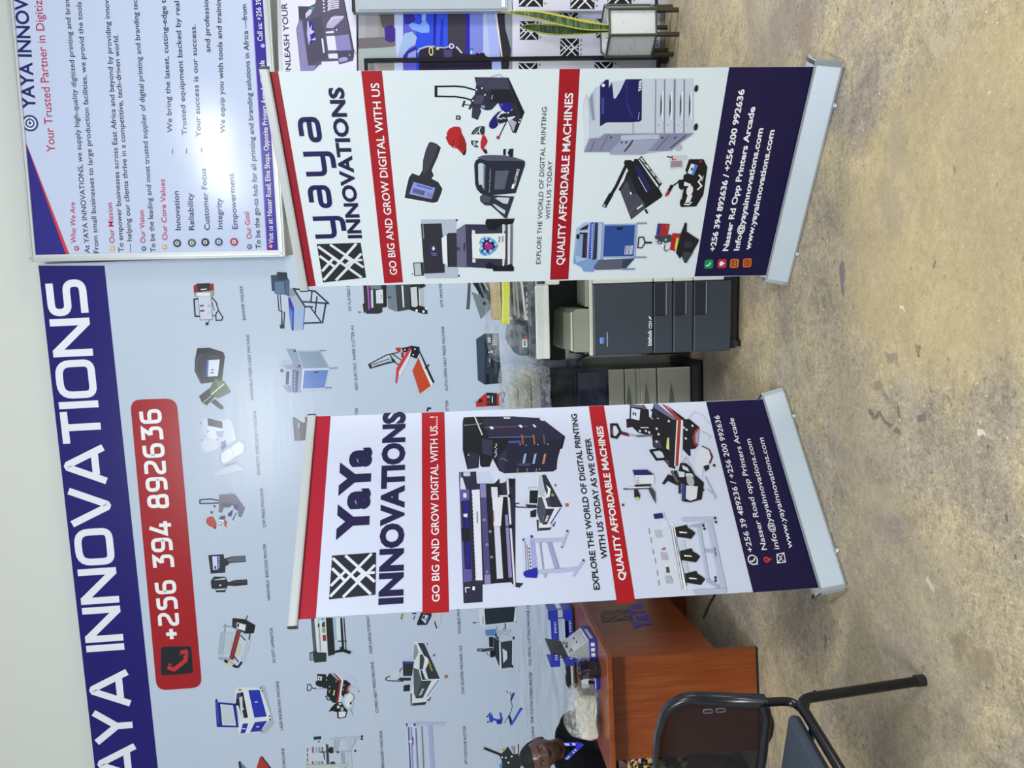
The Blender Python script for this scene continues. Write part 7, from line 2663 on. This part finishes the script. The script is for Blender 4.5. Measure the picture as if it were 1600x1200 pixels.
hx, hy, hz = hc
neck0 = HM @ Vector((0, .03, -.08))
chest = Vector((hx - .10, hy + .13, hz - .24))
hip = Vector((hx - .14, hy + .24, .47))
shR = chest + Vector((.185, .02, .03))       # shoulder towards the picture's right
shL = chest + Vector((-.17, -.08, .0))
elR = Vector((hx + .15, hy + .08, .80))
elL = Vector((hx - .27, hy + .0, .78))
wrR = Vector((hx + .03, hy - .12, .655))
wrL = Vector((hx - .12, hy - .14, .655))
knR = Vector((hx + .20, hy - .16, .50))
knL = Vector((hx + .02, hy - .26, .50))
anR = Vector((hx + .22, hy - .18, .08))
anL = Vector((hx + .04, hy - .30, .08))


def seg(mb, pts, rs, n=16):
    mb.tube(smooth_line(pts, 6), [rs[min(int(i / 6), len(rs) - 2)] * (1 - (i / 6 - min(int(i / 6), len(rs) - 2))) + rs[min(int(i / 6), len(rs) - 2) + 1] * (i / 6 - min(int(i / 6), len(rs) - 2)) for i in range((len(pts) - 1) * 6 + 1)], M_SKIN, n)
    for p_, r_ in zip(pts, rs):
        mb.ball(p_, r_ * .99, M_SKIN, 14)


bd = MB()
hv, hf = head_mesh()
bd.add([HM @ v for v in hv], hf, M_SKIN)
for sx in (-1, 1):
    bd.ball((sx * .080, .012, -.004), (.012, .022, .034), M_SKIN, 12, HM)
seg(bd, [neck0 + Vector((0, 0, .03)), neck0 + Vector((-.01, .03, -.05)), chest + Vector((0, 0, .09))], [.056, .056, .075])


def torso(mb, grow=0.0, low=True):
    mid = chest * .5 + hip * .5
    for a_, b_2, r1, r2 in ((chest + Vector((-.10, -.03, .02)), hip + Vector((-.08, 0, .05)), .105, .13), (chest + Vector((.11, .02, .03)), hip + Vector((.08, 0, .05)), .105, .13), (chest + Vector((0, -.02, .03)), hip, .12, .14)):
        seg(mb, [a_, (a_ + b_2) / 2 + Vector((0, -.01, 0)), b_2], [r1 + grow, (r1 + r2) / 2 + grow, r2 + grow])
    seg(mb, [shL, chest + Vector((0, .0, .055)), shR], [.072 + grow, .088 + grow, .072 + grow])


torso(bd)
for sh, el, wr in ((shR, elR, wrR), (shL, elL, wrL)):
    seg(bd, [sh, (sh + el) / 2, el], [.058, .052, .042])
    seg(bd, [el, (el + wr) / 2, wr], [.042, .038, .028])
    d_ = (wr - el).normalized()
    sd = d_.cross(Vector((0, 0, 1))).normalized()
    palm = wr + d_ * .05
    bd.ball(palm, (.036, .036, .016), M_SKIN, 12)
    for j, l_ in enumerate((.062, .072, .068, .054)):
        b0 = palm + d_ * .02 + sd * (-.027 + .018 * j)
        bd.tube([b0, b0 + d_ * l_ * .5 + Vector((0, 0, .004)), b0 + d_ * l_ + Vector((0, 0, -.012))], [.0095, .009, .007], M_SKIN, 8)
    b0 = wr + d_ * .02 - sd * .025
    bd.tube([b0, b0 - sd * .025 + d_ * .02, b0 - sd * .03 + d_ * .045], [.012, .011, .008], M_SKIN, 8)
for kn, an, sx in ((knR, anR, 1), (knL, anL, -1)):
    seg(bd, [hip + Vector((sx * .08, -.02, 0)), (hip + kn) / 2 + Vector((sx * .04, 0, .01)), kn], [.095, .085, .062])
    seg(bd, [kn, (kn + an) / 2 + Vector((0, .015, 0)), an], [.058, .052, .036])
    seg(bd, [an, an + Vector((.01, -.07, -.035)), an + Vector((.015, -.15, -.052))], [.038, .036, .026])
remeshed(bd, .0055, 'body', person, [M_SKIN], 3)

# shirt
sb = MB()
torso(sb, .012)
for sh, el, wr in ((shR, elR, wrR), (shL, elL, wrL)):
    seg(sb, [sh, (sh + el) / 2, el, (el + wr) / 2, wr], [.076, .070, .058, .054, .046])
seg(sb, [neck0 + Vector((-.012, .03, -.075)), chest + Vector((0, 0, .08))], [.066, .085])
so_ = remeshed(sb, .011, 'shirt', person, [M_SHIRT], 4)
# hair cap
hv, hf = head_mesh(48, 40, .008)
keep = []
for f in hf:
    c_ = sum((hv[i] for i in f), Vector()) / 4
    if c_.z > .072 - .3 * max(0, c_.y + .02) - (.05 if c_.y > .03 else 0):
        keep.append(f)
hm = MB().add([INV @ HM @ v for v in hv], keep, M_HAIR, True)
hm.link('hair', person)
# eyes and lips
for sx in (-1, 1):
    ey = MB()
    ey.ball((sx * .032, -.0765, .008), (.0125, .008, .0068), mat('eye_white', '8f847c', .3), 12, INV @ HM)
    ey.ball((sx * .032, -.0830, .008), (.0056, .003, .0056), M_BLACK, 10, INV @ HM)
    ey.link('eye', person)
# lanyard: two straps over the chest
ly = MB()
LB = mat('lanyard_blue', '2431c8', .5)
L1 = [aty(881, 1163, 4.10), aty(893, 1163, 4.06), aty(905, 1162, 4.03)]
L2 = [aty(884, 1187, 4.10), aty(893, 1178, 4.05), aty(910, 1162, 4.0)]
for L_ in (L1, L2):
    pts = smooth_line(L_, 5)
    vs = []
    for i, p_ in enumerate(pts):
        tg = (pts[min(i + 1, len(pts) - 1)] - pts[max(i - 1, 0)]).normalized()
        sd = tg.cross(Vector((0, -1, 0))).normalized()
        for q_, w_ in ((-.011, 0), (.011, 0), (.011, .003), (-.011, .003)):
            vs.append(INV @ (p_ + sd * q_ + Vector((0, w_, 0))))
    m_ = len(pts)
    ly.add(vs, [(i * 4 + k_, i * 4 + (k_ + 1) % 4, i * 4 + 4 + (k_ + 1) % 4, i * 4 + 4 + k_) for i in range(m_ - 1) for k_ in range(4)], LB)
    for t0 in (1, 2, 3, 6, 7):
        p_ = pts[t0]
        tg = (pts[t0 + 1] - pts[t0 - 1]).normalized()
        sd = tg.cross(Vector((0, -1, 0))).normalized()
        q_ = [p_ + tg * u_ + sd * v_ + Vector((0, -.0012, 0)) for u_, v_ in ((-.004, -.007), (.004, -.007), (.004, .007), (-.004, .007))]
        ly.add([INV @ v for v in q_], [(0, 1, 2, 3)], M_PRINT_W)
ly.link('lanyard', person)
# skirt of yellow, black and white print
SK = mat('patterned_cloth', 'd9c552', .8)
b_ = SK.node_tree.nodes['Principled BSDF']
tc_ = nd(SK, 'ShaderNodeTexCoord')
mp_ = nd(SK, 'ShaderNodeMapping')
mp_.inputs['Scale'].default_value = (80, 80, 30)
vo = nd(SK, 'ShaderNodeTexVoronoi')
vo.inputs['Scale'].default_value = 1.0
rp_ = nd(SK, 'ShaderNodeValToRGB')
rp_.color_ramp.interpolation = 'CONSTANT'
e = rp_.color_ramp.elements
e.new(.4)
e.new(.62)
e.new(.8)
for q_, (p_, c_) in zip(e, ((0, '0e0e18'), (.42, 'd8cf4a'), (.66, 'e9e6d6'), (.82, 'a5624a'))):
    q_.position = p_
    q_.color = (*lin(c_), 1)
link(SK, tc_.outputs['Object'], mp_.inputs['Vector'])
link(SK, mp_.outputs['Vector'], vo.inputs['Vector'])
sepc = nd(SK, 'ShaderNodeSeparateColor')
link(SK, vo.outputs['Color'], sepc.inputs[0])
link(SK, sepc.outputs[0], rp_.inputs['Fac'])
link(SK, rp_.outputs['Color'], b_.inputs['Base Color'])
sk = MB()
for kn, sx in ((knR, 1), (knL, -1)):
    seg(sk, [hip + Vector((sx * .08, -.02, 0)), (hip + kn) / 2 + Vector((sx * .04, 0, .01)), kn, kn + Vector((0, .01, -.16))], [.125, .112, .088, .09])
seg(sk, [hip, (knR + knL) / 2 + Vector((0, .04, 0)), (knR + knL) / 2 + Vector((0, .04, -.15))], [.13, .10, .09])
remeshed(sk, .012, 'skirt', person, [SK], 3)

# the firm's name on the chest
bpy.context.view_layer.update()
vs, fs = text_mesh('YAYA', .04)
lo, hi = min(v[0] for v in vs), max(v[0] for v in vs)
out = []
oe = INV @ EYE
for x, y in vs:
    t = (x - lo) / (hi - lo)
    d_ = ray(906.5 - t * 2 - y / CAPH * 5.5, 1152 - t * 19)
    ok, hit, nn, fi = so_.ray_cast(oe, INV.to_3x3() @ d_)
    out.append(hit - (INV.to_3x3() @ d_) * .003 if ok else None)
if all(p is not None for p in out):
    MB().add(out, fs, M_PRINT_W).link('shirt_print', person)

stl = thing('stool', 'black stool that the person behind the desk sits on', 'stool', (hip.x, hip.y + .02, 0), 0)
MB().lathe([(0, .265), (.165, .265), (.18, .275), (.18, .297), (.165, .306), (0, .306)], (0, 0, 0), M_BLACK, 28).link('seat', stl)
for i in range(4):
    a_ = R(45 + 90 * i)
    MB().tube([(.12 * math.cos(a_), .12 * math.sin(a_), .266), (.17 * math.cos(a_), .17 * math.sin(a_), 0)], .013, M_TUBE, 10).link('leg', stl)
